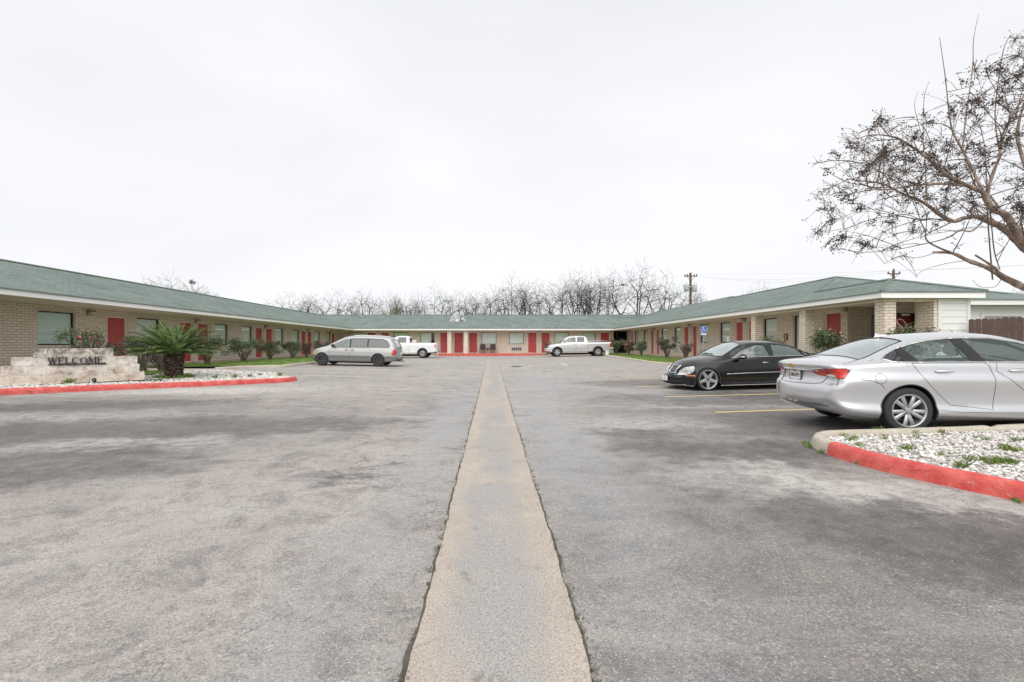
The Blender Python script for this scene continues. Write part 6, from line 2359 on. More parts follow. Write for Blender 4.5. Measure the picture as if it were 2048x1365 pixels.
def wheel(parent, loc, sg, R_, W_, rim, style, name='wheel', steer=0):
    "wheel with its axle along y; sg is the outboard side"
    rot = Matrix.Rotation(R(-90) * sg, 4, 'X')
    w = empty(name, loc, (0, 0, steer)); w.parent = parent
    t = MB()
    h = W_ / 2
    prof = [(rim, -h * .82), (rim + .012, -h * .98), (R_ * .5 + rim * .5, -h * 1.02), (R_ - .02, -h * .95), (R_ - .004, -h * .78), (R_, -h * .5), (R_, h * .5), (R_ - .004, h * .78), (R_ - .02, h * .95), (R_ * .5 + rim * .5, h * 1.02), (rim + .012, h * .98), (rim, h * .82)]
    t.lathe(prof, 44, rot)
    for k in (-.5, 0, .5):
        t.lathe([(R_ + .0005, h * k - .006), (R_ + .0008, h * k + .006)], 44, rot)
    t.build('tyre', M['rubber'], w, smooth=True, sharp=50, uv=False)
    m = MB()
    mat = {'split10': M['alloy'], 'star5': M['alloy'], 'steel': M['steelw'], 'hole8': M['alloy'], 'fat5': M['alloy']}[style]
    face = h * .72
    m.lathe([(rim + .006, h * .90), (rim + .006, h * .97), (rim - .006, h * .985), (rim - .018, h * .9), (rim - .024, h * .5), (rim - .03, -h * .6), (rim - .02, -h * .85)], 44, rot)
    b = MB()
    b.lathe([(rim - .03, -h * .1), (rim * .5, -h * .05), (.0, -h * .05)], 24, rot)
    def spoke(mb, ang, r0, w0, r1, w1, z0_, z1_, th, ridge=.0, skew=0):
        ca = Matrix.Rotation(ang, 4, 'Z')
        n = 6
        vs = []
        for i in range(n + 1):
            t_ = i / n
            r_ = r0 + (r1 - r0) * t_; ww = w0 + (w1 - w0) * t_; z_ = z0_ + (z1_ - z0_) * t_ + ridge * math.sin(math.pi * t_)
            off_ = skew * t_
            for (y_, dz) in ((-ww, -ridge * .3 - .004), (-ww * .35, .004), (ww * .35, .004), (ww, -ridge * .3 - .004), (ww * .8, -th), (-ww * .8, -th)):
                vs.append(rot @ (ca @ Vector((r_, y_ + off_, z_ + dz))))
        fs = []
        for i in range(n):
            for k in range(6):
                a_ = i * 6 + k; b_ = i * 6 + (k + 1) % 6
                fs.append((a_, b_, b_ + 6, a_ + 6))
        mb.add(vs, fs)
    if style == 'split10':
        for k in range(5):
            a0 = 2 * math.pi * k / 5 + R(90 + 36)
            for sgn in (-1, 1):
                spoke(m, a0 + sgn * R(9), .045, .026, rim - .012, .030, face + .0, face + .014, .035, .010, sgn * .020)
        m.lathe([(0, face + .022), (.028, face + .020), (.034, face + .010), (.066, face + .006), (.075, face - .03)], 24, rot)
        for k in range(5):
            a_ = 2 * math.pi * k / 5 + R(90)
            b.lathe([(0, face + .012), (.010, face + .012), (.012, face + .004), (.013, face - .0)], 10, rot @ Matrix.Translation((.055 * math.cos(a_), .055 * math.sin(a_), 0)))
    elif style == 'star5':
        for k in range(5):
            spoke(m, 2 * math.pi * k / 5 + R(90), .03, .060, rim - .010, .032, face + .002, face + .018, .03, .0)
        m.lathe([(0, face + .006), (.085, face + .006), (.095, face - .02)], 30, rot)
        b.lathe([(0, face + .014), (.028, face + .013), (.030, face + .0065)], 16, rot)
        for k in range(5):
            a_ = 2 * math.pi * k / 5 + R(90)
            b.lathe([(0, face + .011), (.009, face + .011), (.009, face + .004)], 8, rot @ Matrix.Translation((.056 * math.cos(a_), .056 * math.sin(a_), 0)))
    elif style == 'steel':
        m.lathe([(0, face - .02), (.05, face - .02), (.055, face - .05), (.085, face - .05), (.10, face - .01), (.15, face - .02), (rim - .03, face - .06)], 32, rot)
        for k in range(8):
            a_ = 2 * math.pi * k / 8
            b.lathe([(0, face - .012), (.013, face - .014), (.014, face - .03)], 8, rot @ Matrix.Translation((.135 * math.cos(a_), .135 * math.sin(a_), 0)))
        b.lathe([(0, face - .008), (.03, face - .012), (.034, face - .03)], 12, rot)
    elif style == 'hole8':
        m.lathe([(0, face + .0), (.06, face - .0), (.07, face - .03), (.11, face - .03), (.14, face - .005), (rim - .02, face - .015)], 32, rot)
        for k in range(6):
            a_ = 2 * math.pi * k / 6 + .5
            b.lathe([(0, face + .004), (.026, face + .002), (.028, face - .03)], 10, rot @ Matrix.Translation((.155 * math.cos(a_), .155 * math.sin(a_), 0)))
    else:
        for k in range(5):
            spoke(m, 2 * math.pi * k / 5 + R(90), .03, .060, rim - .010, .062, face + .0, face + .010, .03, .004)
        m.lathe([(0, face + .012), (.05, face + .01), (.10, face + .006), (.11, face - .02)], 30, rot)
    m.build('rim', mat, w, smooth=True, sharp=35, uv=False)
    b.build('hub', M['blackp'], w, smooth=True, sharp=35, uv=False)
    return w

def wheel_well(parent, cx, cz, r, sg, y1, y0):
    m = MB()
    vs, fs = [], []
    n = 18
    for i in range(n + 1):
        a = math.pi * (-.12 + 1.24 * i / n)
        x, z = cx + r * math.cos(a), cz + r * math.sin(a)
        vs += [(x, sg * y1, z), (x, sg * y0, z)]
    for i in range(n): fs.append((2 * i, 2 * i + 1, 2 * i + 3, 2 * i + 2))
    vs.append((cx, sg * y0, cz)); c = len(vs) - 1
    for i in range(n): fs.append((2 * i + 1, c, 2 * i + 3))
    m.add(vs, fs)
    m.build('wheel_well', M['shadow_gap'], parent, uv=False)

def seats(parent, rows, z0, mat, hw=.5, hr=.62):
    for (x, n, headrest) in rows:
        for k in range(n):
            y = (-hw * .72, hw * .72)[k] if n == 2 else (-hw * .95, 0, hw * .95)[k]
            s_ = MB()
            s_.bbox(x, y - .24, z0, x + .50, y + .24, z0 + .15, .04)
            vs = []
            s_.build('seat', mat, parent)
            b = MB()
            bm = bmesh.new(); bmesh.ops.create_cube(bm, size=1)
            for v in bm.verts:
                v.co = Vector((v.co.x * .12, v.co.y * .46, v.co.z * hr))
            bmesh.ops.bevel(bm, geom=bm.edges[:], offset=.045, segments=2, affect='EDGES')
            b.bm(bm, Matrix.Translation((x - .05, y, z0 + .08 + hr / 2)) @ Matrix.Rotation(R(-14), 4, 'Y'))
            if headrest:
                bm = bmesh.new(); bmesh.ops.create_cube(bm, size=1)
                for v in bm.verts: v.co = Vector((v.co.x * .10, v.co.y * .27, v.co.z * .17))
                bmesh.ops.bevel(bm, geom=bm.edges[:], offset=.04, segments=3, affect='EDGES')
                b.bm(bm, Matrix.Translation((x - .15, y, z0 + hr + .21)) @ Matrix.Rotation(R(-10), 4, 'Y'))
            b.build('seat_back', mat, parent, smooth=True, sharp=50)

def set_on_ground(root, wheels, yaw):
    c, s_ = math.cos(yaw), math.sin(yaw)
    def w(x, y): return root.location.x + x * c - y * s_, root.location.y + x * s_ + y * c
    (xr, xf, hw) = wheels
    zr_ = [gz(*w(xr, k * hw)) for k in (-1, 1)]; zf_ = [gz(*w(xf, k * hw)) for k in (-1, 1)]
    mr, mf = sum(zr_) / 2, sum(zf_) / 2
    pitch = math.atan2(mf - mr, xf - xr)
    roll = math.atan2(((zr_[1] + zf_[1]) - (zr_[0] + zf_[0])) / 2, 2 * hw)
    root.rotation_mode = 'XYZ'
    root.rotation_euler = (roll, -pitch, yaw)
    root.location.z = mr - math.tan(pitch) * xr + .009

def common(B, root, wheels, arch_r, arch_dz, paintm, Rw, Ww, rim, style, hw, well_r=None, dropx=0, steer=0, lip=True):
    (xr, xf) = wheels
    for sg in (1, -1):
        for k, x in enumerate((xr, xf)):
            wheel_well(root, x, Rw + arch_dz, (well_r or arch_r) + .004, sg, hw - .03, hw - .36)
            wheel(root, (x, sg * (hw - .012 - Ww / 2), Rw), sg, Rw, Ww, rim, style, steer=(steer if k else 0))
    if lip:
        for rg in (90, 190):
            for fr_ in (0, 1):
                m = MB(); B.trim(m, [rg], .011, -.004, filt=lambda p: p.z > .18 and (p.x > 2.6) == bool(fr_))
                m.build('arch_lip', paintm, root, smooth=True, uv=False)
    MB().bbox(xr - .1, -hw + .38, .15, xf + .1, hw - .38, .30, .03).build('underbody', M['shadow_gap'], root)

# ---------------------------------------------------------------- silver sedan
def silver_sedan():
    root = empty('silver_sedan', (0, 0, 0), label='large silver sedan seen from its rear corner at the right edge', cat='car')
    L = 5.11
    sp = dict(L=L,
        zt=[(0, 1.02), (.03, 1.065), (.12, 1.10), (.35, 1.125), (.55, 1.145), (.62, 1.165), (1.0, 1.31), (1.4, 1.435), (1.8, 1.50), (2.3, 1.52), (2.8, 1.49), (3.2, 1.385), (3.6, 1.23), (3.85, 1.11), (4.2, 1.04), (4.6, .96), (4.9, .85), (5.05, .72), (5.11, .60)],
        zs=[(0, .93), (.1, .975), (.3, 1.0), (.6, 1.03), (1.0, 1.045), (2.0, 1.03), (3, 1.0), (3.7, .97), (4.2, .92), (4.7, .82), (5.0, .70), (5.11, .56)],
        zr=[(0, .98), (.1, 1.03), (.3, 1.06), (.6, 1.09), (.72, 1.11), (1.0, 1.215), (1.3, 1.32), (1.7, 1.405), (2.3, 1.44), (2.8, 1.405), (3.2, 1.30), (3.6, 1.13), (3.85, 1.03), (4.2, .965), (4.7, .86), (5.0, .73), (5.11, .58)],
        wt=[(0, .60), (.1, .69), (.3, .745), (.6, .745), (.8, .70), (1.1, .64), (1.5, .60), (2.3, .585), (2.9, .61), (3.5, .69), (3.9, .76), (4.5, .72), (5.0, .6), (5.11, .5)],
        ws=[(0, .62), (.05, .72), (.12, .78), (.3, .835), (.6, .865), (1.1, .885), (2, .885), (3, .885), (4, .87), (4.6, .81), (5, .68), (5.11, .5)],
        wm=[(0, .66), (.03, .74), (.08, .80), (.16, .85), (.3, .89), (.6, .92), (1.1, .93), (2.5, .925), (4, .927), (4.5, .90), (4.8, .82), (5, .70), (5.11, .52)],
        zb=[(0, .40), (.05, .35), (.15, .31), (.4, .25), (.8, .21), (2, .19), (4, .19), (4.6, .19), (5, .21), (5.11, .28)],
        prof=[(0, .90), (.06, .955), (.13, .985), (.17, .985), (.27, .958), (.42, .963), (.58, .985), (.70, 1.0), (.75, .998), (.79, .975), (1.0, .955)],
        rear=[(.30, .10), (.40, .055), (.46, .02), (.50, .0), (.58, .0), (.66, .012), (.71, .028), (.735, .075), (.76, .095), (.90, .115), (.925, .11), (.94, .055), (.97, .050), (1.02, .03), (1.07, .028), (1.12, .10)],
        front=[(.2, .08), (.4, .0), (.6, .0), (.8, .1), (.95, .3)],
        rcurve=.17, fcurve=.26, rfall=.62, crown=2.2)
    B = Body(sp)
    B.carve_side(90, arch(1.20, .345, .395, -.2))
    B.carve_side(90, arch(4.02, .345, .395, -.2))
    # side glass: quarter, rear door, front door, and the black pillars between
    B.carve_side(1, [(.905, 1.115), (1.03, 1.19), (1.20, 1.262), (1.155, 1.065), (1.02, 1.07)])
    B.carve_side(2, [(1.39, 1.06), (1.285, 1.29), (1.45, 1.335), (1.70, 1.385), (2.02, 1.412), (2.13, 1.055)])
    B.carve_side(3, [(2.20, 1.415), (2.60, 1.405), (2.95, 1.335), (3.20, 1.245), (3.54, 1.05), (2.31, 1.05)])
    B.carve_side(4, [(1.10, 1.063), (1.19, 1.259), (1.32, 1.30), (1.42, 1.061)])
    B.carve_side(5, [(2.08, 1.0555), (1.98, 1.409), (2.25, 1.4155), (2.36, 1.0505)])
    # windows at the ends
    B.carve_top(6, [(.64, -.68), (.60, 0), (.64, .68), (1.10, .575), (1.42, .50), (1.42, -.50), (1.10, -.575)], 1.1)
    B.carve_top(7, [(3.80, -.70), (3.80, .70), (3.4, .635), (2.98, .52), (2.98, -.52), (3.4, -.635)], 1.0)
    # lamps
    for sg in (-1, 1):
        pts = [(.09, sg * .36, .925), (.13, sg * .58, .955), (.24, sg * .78, .975), (.33, sg * .85, .982), (.39, sg * .87, .955), (.31, sg * .86, .820), (.20, sg * .78, .835), (.11, sg * .56, .855)]
        B.carve_dir(8 if sg < 0 else 108, pts, (-.75, sg * .66, 0), lambda c: c.x < .9 and c.z > .7)
    B.carve_dir(9, [(.14, -.66, .840), (.15, -.675, .872), (.18, -.72, .884), (.22, -.76, .866), (.24, -.78, .838)], (-.75, -.66, 0), lambda c: c.x < .9, allow=(8,))
    B.carve_dir(109, [(.14, .66, .840), (.15, .675, .872), (.18, .72, .884), (.22, .76, .866), (.24, .78, .838)], (-.75, .66, 0), lambda c: c.x < .9, allow=(108,))
    for sg in (-1, 1):
        B.carve_dir(10 if sg < 0 else 110, [(4.95, sg * .55, .72), (4.5, sg * .85, .82), (4.3, sg * .9, .80), (4.75, sg * .8, .66), (5.0, sg * .55, .62)], (.75, sg * .66, .2), lambda c: c.x > 4.1)
    # doors
    rd = [(1.16, 1.05), (1.21, 1.00), (1.375, .83), (1.555, .60), (1.62, .50), (1.66, .44), (2.36, .36), (2.385, .60), (2.375, .85), (2.33, 1.0), (2.27, 1.045)]
    B.carve_side(20, rd[:1] + rd[1:])
    fd = [(2.28, 1.045), (2.335, 1.0), (2.38, .85), (2.39, .60), (2.365, .36), (3.42, .34), (3.46, .50), (3.48, .75), (3.47, 1.0), (3.50, 1.04)]
    B.carve_side(21, fd)
    B.finish()
    body = B.part('body', 0, M['p_silver'], root)
    for k in (0, 100):
        for rg, gl, nm in ((20, (2,), 'rear_door'), (21, (3,), 'front_door')):
            d = B.part('door', rg + k, M['p_silver'], root)
            for g_ in gl: B.part('door_window', g_ + k, M['glass'], d, -.006)
            sg = -1 if k == 0 else 1
            hx = 1.60 if rg == 20 else 2.62
            hz = .925
            hm = MB(); cup = MB()
            p, nn = B.side(hx + .1, hz, sg)
            bm = bmesh.new(); bmesh.ops.create_uvsphere(bm, u_segments=16, v_segments=10, radius=1)
            hm.bm(bm, Matrix.Translation(p + nn * .018) @ Matrix.Diagonal((.135, .020, .026, 1)))
            hm.build('handle', M['p_silver'], d, smooth=True, uv=False)
            bm = bmesh.new(); bmesh.ops.create_uvsphere(bm, u_segments=16, v_segments=10, radius=1)
            cup.bm(bm, Matrix.Translation(p - nn * .002) @ Matrix.Diagonal((.11, .006, .038, 1)))
            cup.build('handle_cup', M['dull_metal'], d, smooth=True, uv=False)
        B.part('quarter_window', 1 + k, M['glass_dark'], root, -.006)
        B.part('pillar_trim', 4 + k, M['grille'], root, .0); B.part('pillar_trim', 5 + k, M['grille'], root, .0)
        B.part('tail_lamp', [8 + k], M['tail_red'], root, .003)
        B.part('reverse_lamp', [9 + k], M['head_clear'], root, .003)
        B.part('headlight', [10 + k], M['head_clear'], root, .003)
    B.part('rear_window', 6, M['glass_screen'], root, -.004)
    B.part('windscreen', 7, M['glass_screen'], root, -.004)
    # chrome round the side glass, gaps between panels
    m = MB()
    for k in (0, 100): B.trim(m, [1 + k, 2 + k, 3 + k, 4 + k, 5 + k], .014, .003)
    m.build('window_trim', M['chrome'], root, smooth=True, uv=False)
    m = MB()
    for k in (0, 100):
        sg = -1 if k == 0 else 1
        B.trim(m, [20 + k], .0035, .0, 4, filt=lambda p: True); B.trim(m, [21 + k], .0035, 0, 4)
        B.surfline(m, [(.52, .822), (.66, .80), (.80, .745), (.86, .67)], .0035, sg, 0, 4)
        B.surfline(m, [(1.58, .36), (1.9, .325), (2.4, .31), (3.4, .30)], .003, sg, 0, 4)
        c = (.80, .83)
        B.surfline(m, [(c[0] + .077 * math.cos(i * .2618), c[1] + .077 * math.sin(i * .2618)) for i in range(25)], .003, sg, 0, 4, 1)
        B.trim(m, [8 + k, 9 + k], .005, 0, 4)
    # boot lid edges
    B.endline(m, [(-.60, .845), (-.54, .745), (-.46, .722), (-.2, .712), (0, .71), (.2, .712), (.46, .722), (.54, .745), (.60, .845)], .0045, True, .002, 4, 6)
    tl = []
    for sg in (-1, 1):
        P3 = []
        for x, y in ((.25, .79), (.36, .785), (.46, .76), (.55, .73), (.61, .70), (.64, .68)):
            p, nn = B.top(x, sg * y); P3.append(p)
        m.tube(P3, .004, 4)
    m.build('panel_gap', M['shadow_gap'], root, smooth=True, uv=False)
    m = MB(); B.trim(m, [6], .009, .0, 4); B.trim(m, [7], .009, 0, 4)
    m.build('window_seal', M['blackp'], root, smooth=True, uv=False)
    # number plate, lid bar, badges
    x0 = B.end(0, .83)[0].x
    pl = MB().bbox(x0 - .012, -.155, .765, x0 - .004, .155, .918, .003).build('number_plate', M['plate'], root)
    fr = MB()
    for a in ((-.162, -.155), (.155, .162)): fr.box(x0 - .016, a[0], .758, x0 - .003, a[1], .925)
    fr.box(x0 - .016, -.155, .758, x0 - .003, .155, .765); fr.box(x0 - .016, -.155, .918, x0 - .003, .155, .925)
    fr.build('plate_frame', M['blackp'], pl)
    rot = Matrix.Rotation(R(-90), 4, 'Z') @ Matrix.Rotation(R(90), 4, 'X')
    text_mesh('HBN-0971', .092, .004, 'plate_number', M['black'], Matrix.Translation((x0 - .0135, 0, .834)) @ rot, pl, sx=.66)
    text_mesh('TEXAS', .026, .002, 'plate_state', M['black'], Matrix.Translation((x0 - .0135, 0, .900)) @ rot, pl)
    bar = MB()
    B.endline(bar, [(-.47, .925), (-.3, .938), (0, .942), (.3, .938), (.47, .925)], .014, True, .004, 6)
    bar.build('lid_bar', M['chrome'], root, smooth=True, uv=False)
    e0 = B.end(0, 1.0)[0]
    bt = [(-.085, -.012), (-.03, -.012), (-.03, -.030), (.03, -.030), (.03, -.012), (.075, -.012), (.085, .012), (.03, .012), (.03, .030), (-.03, .030), (-.03, .012), (-.075, .012)]
    MB().prism(bt, Matrix.Translation((e0.x - .004, 0, 1.0)) @ rot, .012).build('badge', M['gold'], root)
    e0 = B.end(-.46, .79)[0]
    text_mesh('LT', .032, .004, 'badge_letters', M['chrome'], Matrix.Translation((e0.x - .004, -.43, .785)) @ rot, root)
    p, nn = B.side(.80, 1.135, -1)
    # emblem on the rear pillar
    for sg in (-1, 1):
        p, nn = B.side(.78, 1.10, sg)
        k = MB(); k.tube([p + nn * .003 + Vector((.045 * math.cos(t * .52), 0, .018 * math.sin(t * .52))) for t in range(12)], .004, 4, closed=True)
        k.tube([p + nn * .003 + Vector((-.06, 0, -.004)), p + nn * .003 + Vector((.05, 0, .01))], .005, 4)
        k.build('side_emblem', M['chrome'], root)
    # shark fin
    t0 = B.top(1.52, 0)[0]
    f = MB().add([(1.38, 0, t0.z - .012), (1.66, -.028, t0.z), (1.66, .028, t0.z), (1.40, 0, t0.z + .058), (1.47, -.030, t0.z - .005), (1.47, .030, t0.z - .005), (1.44, 0, t0.z + .05)],
                 [(0, 4, 3), (0, 3, 5), (4, 1, 6), (4, 6, 3), (5, 6, 2), (5, 3, 6), (1, 2, 6)])
    f.build('antenna_fin', M['p_silver'], root)
    # lower bumper lip and rocker
    m = MB(); B.endline(m, [(-.66, .395), (-.4, .385), (0, .38), (.4, .385), (.66, .395)], .012, True, .004, 6)
    m.build('bumper_lip', M['p_silver'], root, smooth=True, uv=False)
    common(B, root, (1.20, 4.02), .395, 0, M['p_silver'], .345, .235, .243, 'split10', .925)
    seats(root, [(1.55, 3, True), (2.45, 2, True)], .45, M['seat'], .46, .56)
    MB().bbox(3.45, -.68, .80, 3.75, .68, 1.02, .04).build('dashboard', M['blackp'], root)
    # mirrors
    for sg in (-1, 1):
        bm = bmesh.new(); bmesh.ops.create_uvsphere(bm, u_segments=16, v_segments=10, radius=1)
        k = MB(); k.bm(bm, Matrix.Translation((3.32, sg * 1.0, 1.09)) @ Matrix.Diagonal((.09, .11, .075, 1)))
        k.tube([(3.36, sg * .86, 1.03), (3.33, sg * .96, 1.05)], .03, 6)
        k.build('wing_mirror', M['p_silver'], root, smooth=True, uv=False)
    B.bm.free()
    yaw = R(-4.0)
    # rear wheel centre at the measured place
    c = Vector((6.16, 6.66, 0))
    v = Vector((1.20 * math.cos(yaw) + .92 * math.sin(yaw), 1.20 * math.sin(yaw) - .92 * math.cos(yaw)))
    root.location = (c.x - v.x, c.y - v.y, 0)
    set_on_ground(root, (1.20, 4.02, .8), yaw)
    return root
# ---------------------------------------------------------------- black sedan
def black_sedan():
    root = empty('black_sedan', (0, 0, 0), label='lowered black sedan with five spoke wheels parked nose out behind the silver one', cat='car')
    L = 5.04
    sp = dict(L=L,
        zt=[(0, .90), (.04, .955), (.2, .985), (.7, 1.04), (.95, 1.10), (1.3, 1.27), (1.7, 1.38), (2.1, 1.42), (2.5, 1.422), (2.9, 1.38), (3.2, 1.28), (3.5, 1.13), (3.75, .99), (3.9, .965), (4.2, .92), (4.5, .86), (4.75, .78), (4.9, .71), (4.98, .64), (5.04, .52)],
        zs=[(0, .80), (.1, .84), (.5, .90), (1, .935), (2, .915), (3, .885), (3.6, .865), (4.0, .82), (4.4, .75), (4.75, .66), (4.95, .57), (5.04, .47)],
        zr=[(0, .86), (.1, .90), (.7, .97), (.95, 1.02), (1.3, 1.18), (1.7, 1.30), (2.1, 1.347), (2.5, 1.347), (2.9, 1.295), (3.2, 1.19), (3.5, 1.04), (3.75, .92), (3.95, .87), (4.4, .79), (4.75, .69), (4.95, .60), (5.04, .49)],
        wt=[(0, .6), (.2, .74), (.8, .74), (1.3, .64), (1.8, .585), (2.5, .57), (3.0, .60), (3.5, .67), (3.8, .73), (4.3, .70), (4.75, .60), (4.95, .50), (5.04, .42)],
        ws=[(0, .6), (.1, .75), (.4, .84), (1, .87), (2, .875), (3.5, .87), (4.2, .84), (4.6, .78), (4.85, .68), (4.97, .56), (5.04, .44)],
        wm=[(0, .62), (.05, .76), (.15, .86), (.4, .91), (1, .927), (4.0, .925), (4.4, .905), (4.7, .85), (4.85, .78), (4.95, .68), (5.04, .50)],
        zb=[(0, .26), (.1, .20), (.5, .14), (1, .12), (4, .12), (4.5, .125), (4.9, .14), (5.04, .18)],
        prof=[(0, .955), (.07, .985), (.16, .975), (.3, .985), (.5, 1.0), (.7, .995), (.85, .975), (1, .945)],
        rear=[(.2, .08), (.45, 0), (.8, .05), (1, .12)],
        front=[(.10, .07), (.20, .0), (.34, -.01), (.42, .02), (.46, .10), (.60, .15), (.70, .22), (.8, .3)],
        rcurve=.14, fcurve=.34, ffall=1.0, crown=2.2)
    B = Body(sp)
    wr, wf = 1.10, 4.19
    B.carve_side(90, arch(wr, .32, .352, -.2))
    B.carve_side(90, arch(wf, .32, .352, -.2))
    B.carve_side(3, [(2.26, .945), (2.285, 1.30), (2.52, 1.295), (2.80, 1.235), (3.05, 1.15), (3.30, 1.02), (3.40, .94)])
    B.carve_side(2, [(2.16, .95), (2.10, 1.305), (1.80, 1.295), (1.52, 1.24), (1.30, 1.155), (1.22, .965)])
    B.carve_side(1, [(1.17, .965), (1.245, 1.125), (.96, .985)])
    B.carve_top(6, [(.93, -.66), (.93, .66), (1.3, .57), (1.78, .47), (1.78, -.47), (1.3, -.57)], .9)
    B.carve_top(7, [(3.70, -.50), (3.74, 0), (3.70, .50), (3.62, .66), (3.3, .60), (2.95, .50), (2.88, 0), (2.95, -.50), (3.3, -.60), (3.62, -.66)], .9)
    for sg in (-1, 1):
        k = 0 if sg < 0 else 100
        B.carve_dir(10 + k, [(4.93, sg * .40, .475), (4.90, sg * .44, .58), (4.80, sg * .56, .68), (4.66, sg * .68, .715), (4.56, sg * .75, .715), (4.53, sg * .79, .66), (4.60, sg * .80, .56), (4.72, sg * .74, .49), (4.85, sg * .58, .465)], (.8, sg * .6, .15), lambda c: c.x > 4.5)
        B.carve_dir(8 + k, [(.0, sg * .5, .62), (.0, sg * .5, .82), (.3, sg * .86, .84), (.4, sg * .9, .70), (.3, sg * .88, .62)], (-.8, sg * .6, 0), lambda c: c.x < .9)
    B.carve_end(11, [(-.30, .70), (-.245, .485), (.245, .485), (.30, .70)], rear=False)
    B.carve_side(21, [(2.235, .925), (2.20, .6), (2.20, .20), (3.40, .19), (3.46, .45), (3.47, .86), (3.43, .925)])
    B.carve_side(20, [(2.215, .925), (2.185, .6), (2.185, .20), (1.5, .22), (1.42, .55), (1.30, .80), (1.22, .94)])
    B.finish()
    B.part('body', 0, M['p_black'], root)
    for k in (0, 100):
        sg = -1 if k == 0 else 1
        for rg, g_ in ((21, 3), (20, 2)):
            d = B.part('door', rg + k, M['p_black'], root)
            B.part('door_window', g_ + k, M['glass'], d, -.006)
            hx = 2.36 if rg == 21 else 1.5
            p, nn = B.side(hx + .09, .775, sg)
            MB().tube([p + Vector((-.10, 0, 0)) + nn * .015, p + Vector((-.06, 0, .004)) + nn * .03, p + Vector((.06, 0, .004)) + nn * .03, p + Vector((.10, 0, 0)) + nn * .015], .012, 6).build('handle', M['chrome'], d, smooth=True)
        B.part('quarter_window', 1 + k, M['glass'], root, -.006)
        B.part('headlight', 10 + k, M['head_clear'], root, .002)
        B.part('tail_lamp', 8 + k, M['tail_red'], root, .002)
    B.part('rear_window', 6, M['glass_screen'], root, -.004)
    B.part('windscreen', 7, M['glass_screen'], root, -.004)
    gr = B.part('grille', 11, M['grille'], root, -.02)
    m = MB(); B.trim(m, 11, .016, .006, 6)
    m.build('grille_surround', M['chrome'], gr, smooth=True, uv=False)
    m = MB()
    for z in (.53, .57, .61, .65):
        w_ = .255 + (z - .48) * .2
        B.endline(m, [(-w_, z), (0, z), (w_, z)], .008, False, .004, 5, 6)
    B.endline(m, [(0, .495), (0, .69)], .010, False, .006, 5, 6)
    m.build('grille_bar', M['chrome'], gr, smooth=True, uv=False)
    # hood star
    t0 = B.top(4.86, 0)[0]
    k = MB(); k.tube([(4.86, 0, t0.z), (4.86, 0, t0.z + .035)], .004, 5)
    k.tube([Vector((4.86, .028 * math.cos(i * .5236), t0.z + .063 + .028 * math.sin(i * .5236))) for i in range(12)], .003, 4, closed=True)
    for a in (90, 210, 330): k.tube([(4.86, 0, t0.z + .063), (4.86, .027 * math.cos(R(a)), t0.z + .063 + .027 * math.sin(R(a)))], .003, 4)
    k.build('hood_ornament', M['chrome'], root)
    m = MB()
    for k in (0, 100):
        sg = -1 if k == 0 else 1
        B.surfline(m, [(3.42, .933), (2.8, .944), (2.2, .952), (1.6, .958), (1.2, .962)], .009, sg, .004)
        B.surfline(m, [(3.64, .475), (3.0, .49), (2.2, .50), (1.6, .505)], .012, sg, .004)
    m.build('side_moulding', M['chrome'], root, smooth=True, uv=False)
    m = MB()
    for sg in (-1, 1):
        B.surfline(m, [(3.80, .145), (3.0, .15), (2.2, .152), (1.5, .152)], .013, sg, .004)
        B.surfline(m, [(4.57, .135), (4.75, .14), (4.88, .15)], .011, sg, .004)
    B.endline(m, [(-.60, .155), (-.4, .14), (0, .135), (.4, .14), (.60, .155)], .012, False, .006)
    m.build('sill_trim', M['dull_metal'], root, smooth=True, uv=False)
    m = MB()
    B.endline(m, [(-.60, .435), (-.4, .44), (-.26, .44)], .010, False, .006); B.endline(m, [(.26, .44), (.4, .44), (.60, .435)], .010, False, .006)
    for sg in (-1, 1): B.surfline(m, [(4.86, .445), (4.76, .445), (4.68, .447)], .010, sg, .005)
    m.build('bumper_moulding', M['chrome'], root, smooth=True, uv=False)
    for sg in (-1, 1):
        m = MB(); B.surfline(m, [(4.685, .425), (4.60, .43), (4.55, .435)], .020, sg, .0, 6, 4)
        m.build('side_marker', M['amber'], root, smooth=True, uv=False)
    m = MB()
    for k in (0, 100):
        sg = -1 if k == 0 else 1
        B.trim(m, [21 + k], .0035, 0, 4); B.trim(m, [20 + k], .0035, 0, 4); B.trim(m, [10 + k], .006, 0, 4)
        P3 = []
        for x, y in ((4.86, .40), (4.6, .60), (4.3, .70), (4.0, .745), (3.75, .76), (3.62, .75)):
            p, nn = B.top(x, -y if k == 0 else y); P3.append(p)
        m.tube(P3, .004, 4)
        B.trim(m, [1 + k, 2 + k, 3 + k], .010, .002, 5)
    B.trim(m, [6], .010, 0, 4); B.trim(m, [7], .010, 0, 4)
    # front intake
    m.build('panel_gap', M['shadow_gap'], root, smooth=True, uv=False)
    m = MB(); B.endline(m, [(-.5, .235), (0, .225), (.5, .235)], .035, False, -.018, 8)
    m.build('air_intake', M['shadow_gap'], root, smooth=True, uv=False)
    # plate on the front
    x0 = B.end(0, .32, False)[0].x
    pl = MB().bbox(x0 + .004, -.155, .25, x0 + .014, .155, .40, .003).build('number_plate', M['plate'], root)
    rot = Matrix.Rotation(R(90), 4, 'Z') @ Matrix.Rotation(R(90), 4, 'X')
    text_mesh('TEXAS', .026, .002, 'plate_state', M['black'], Matrix.Translation((x0 + .015, 0, .382)) @ rot, pl)
    text_mesh('JKR-4417'[:0] + 'III IIII', .07, .002, 'plate_number', M['dull_metal'], Matrix.Translation((x0 + .015, 0, .32)) @ rot, pl)
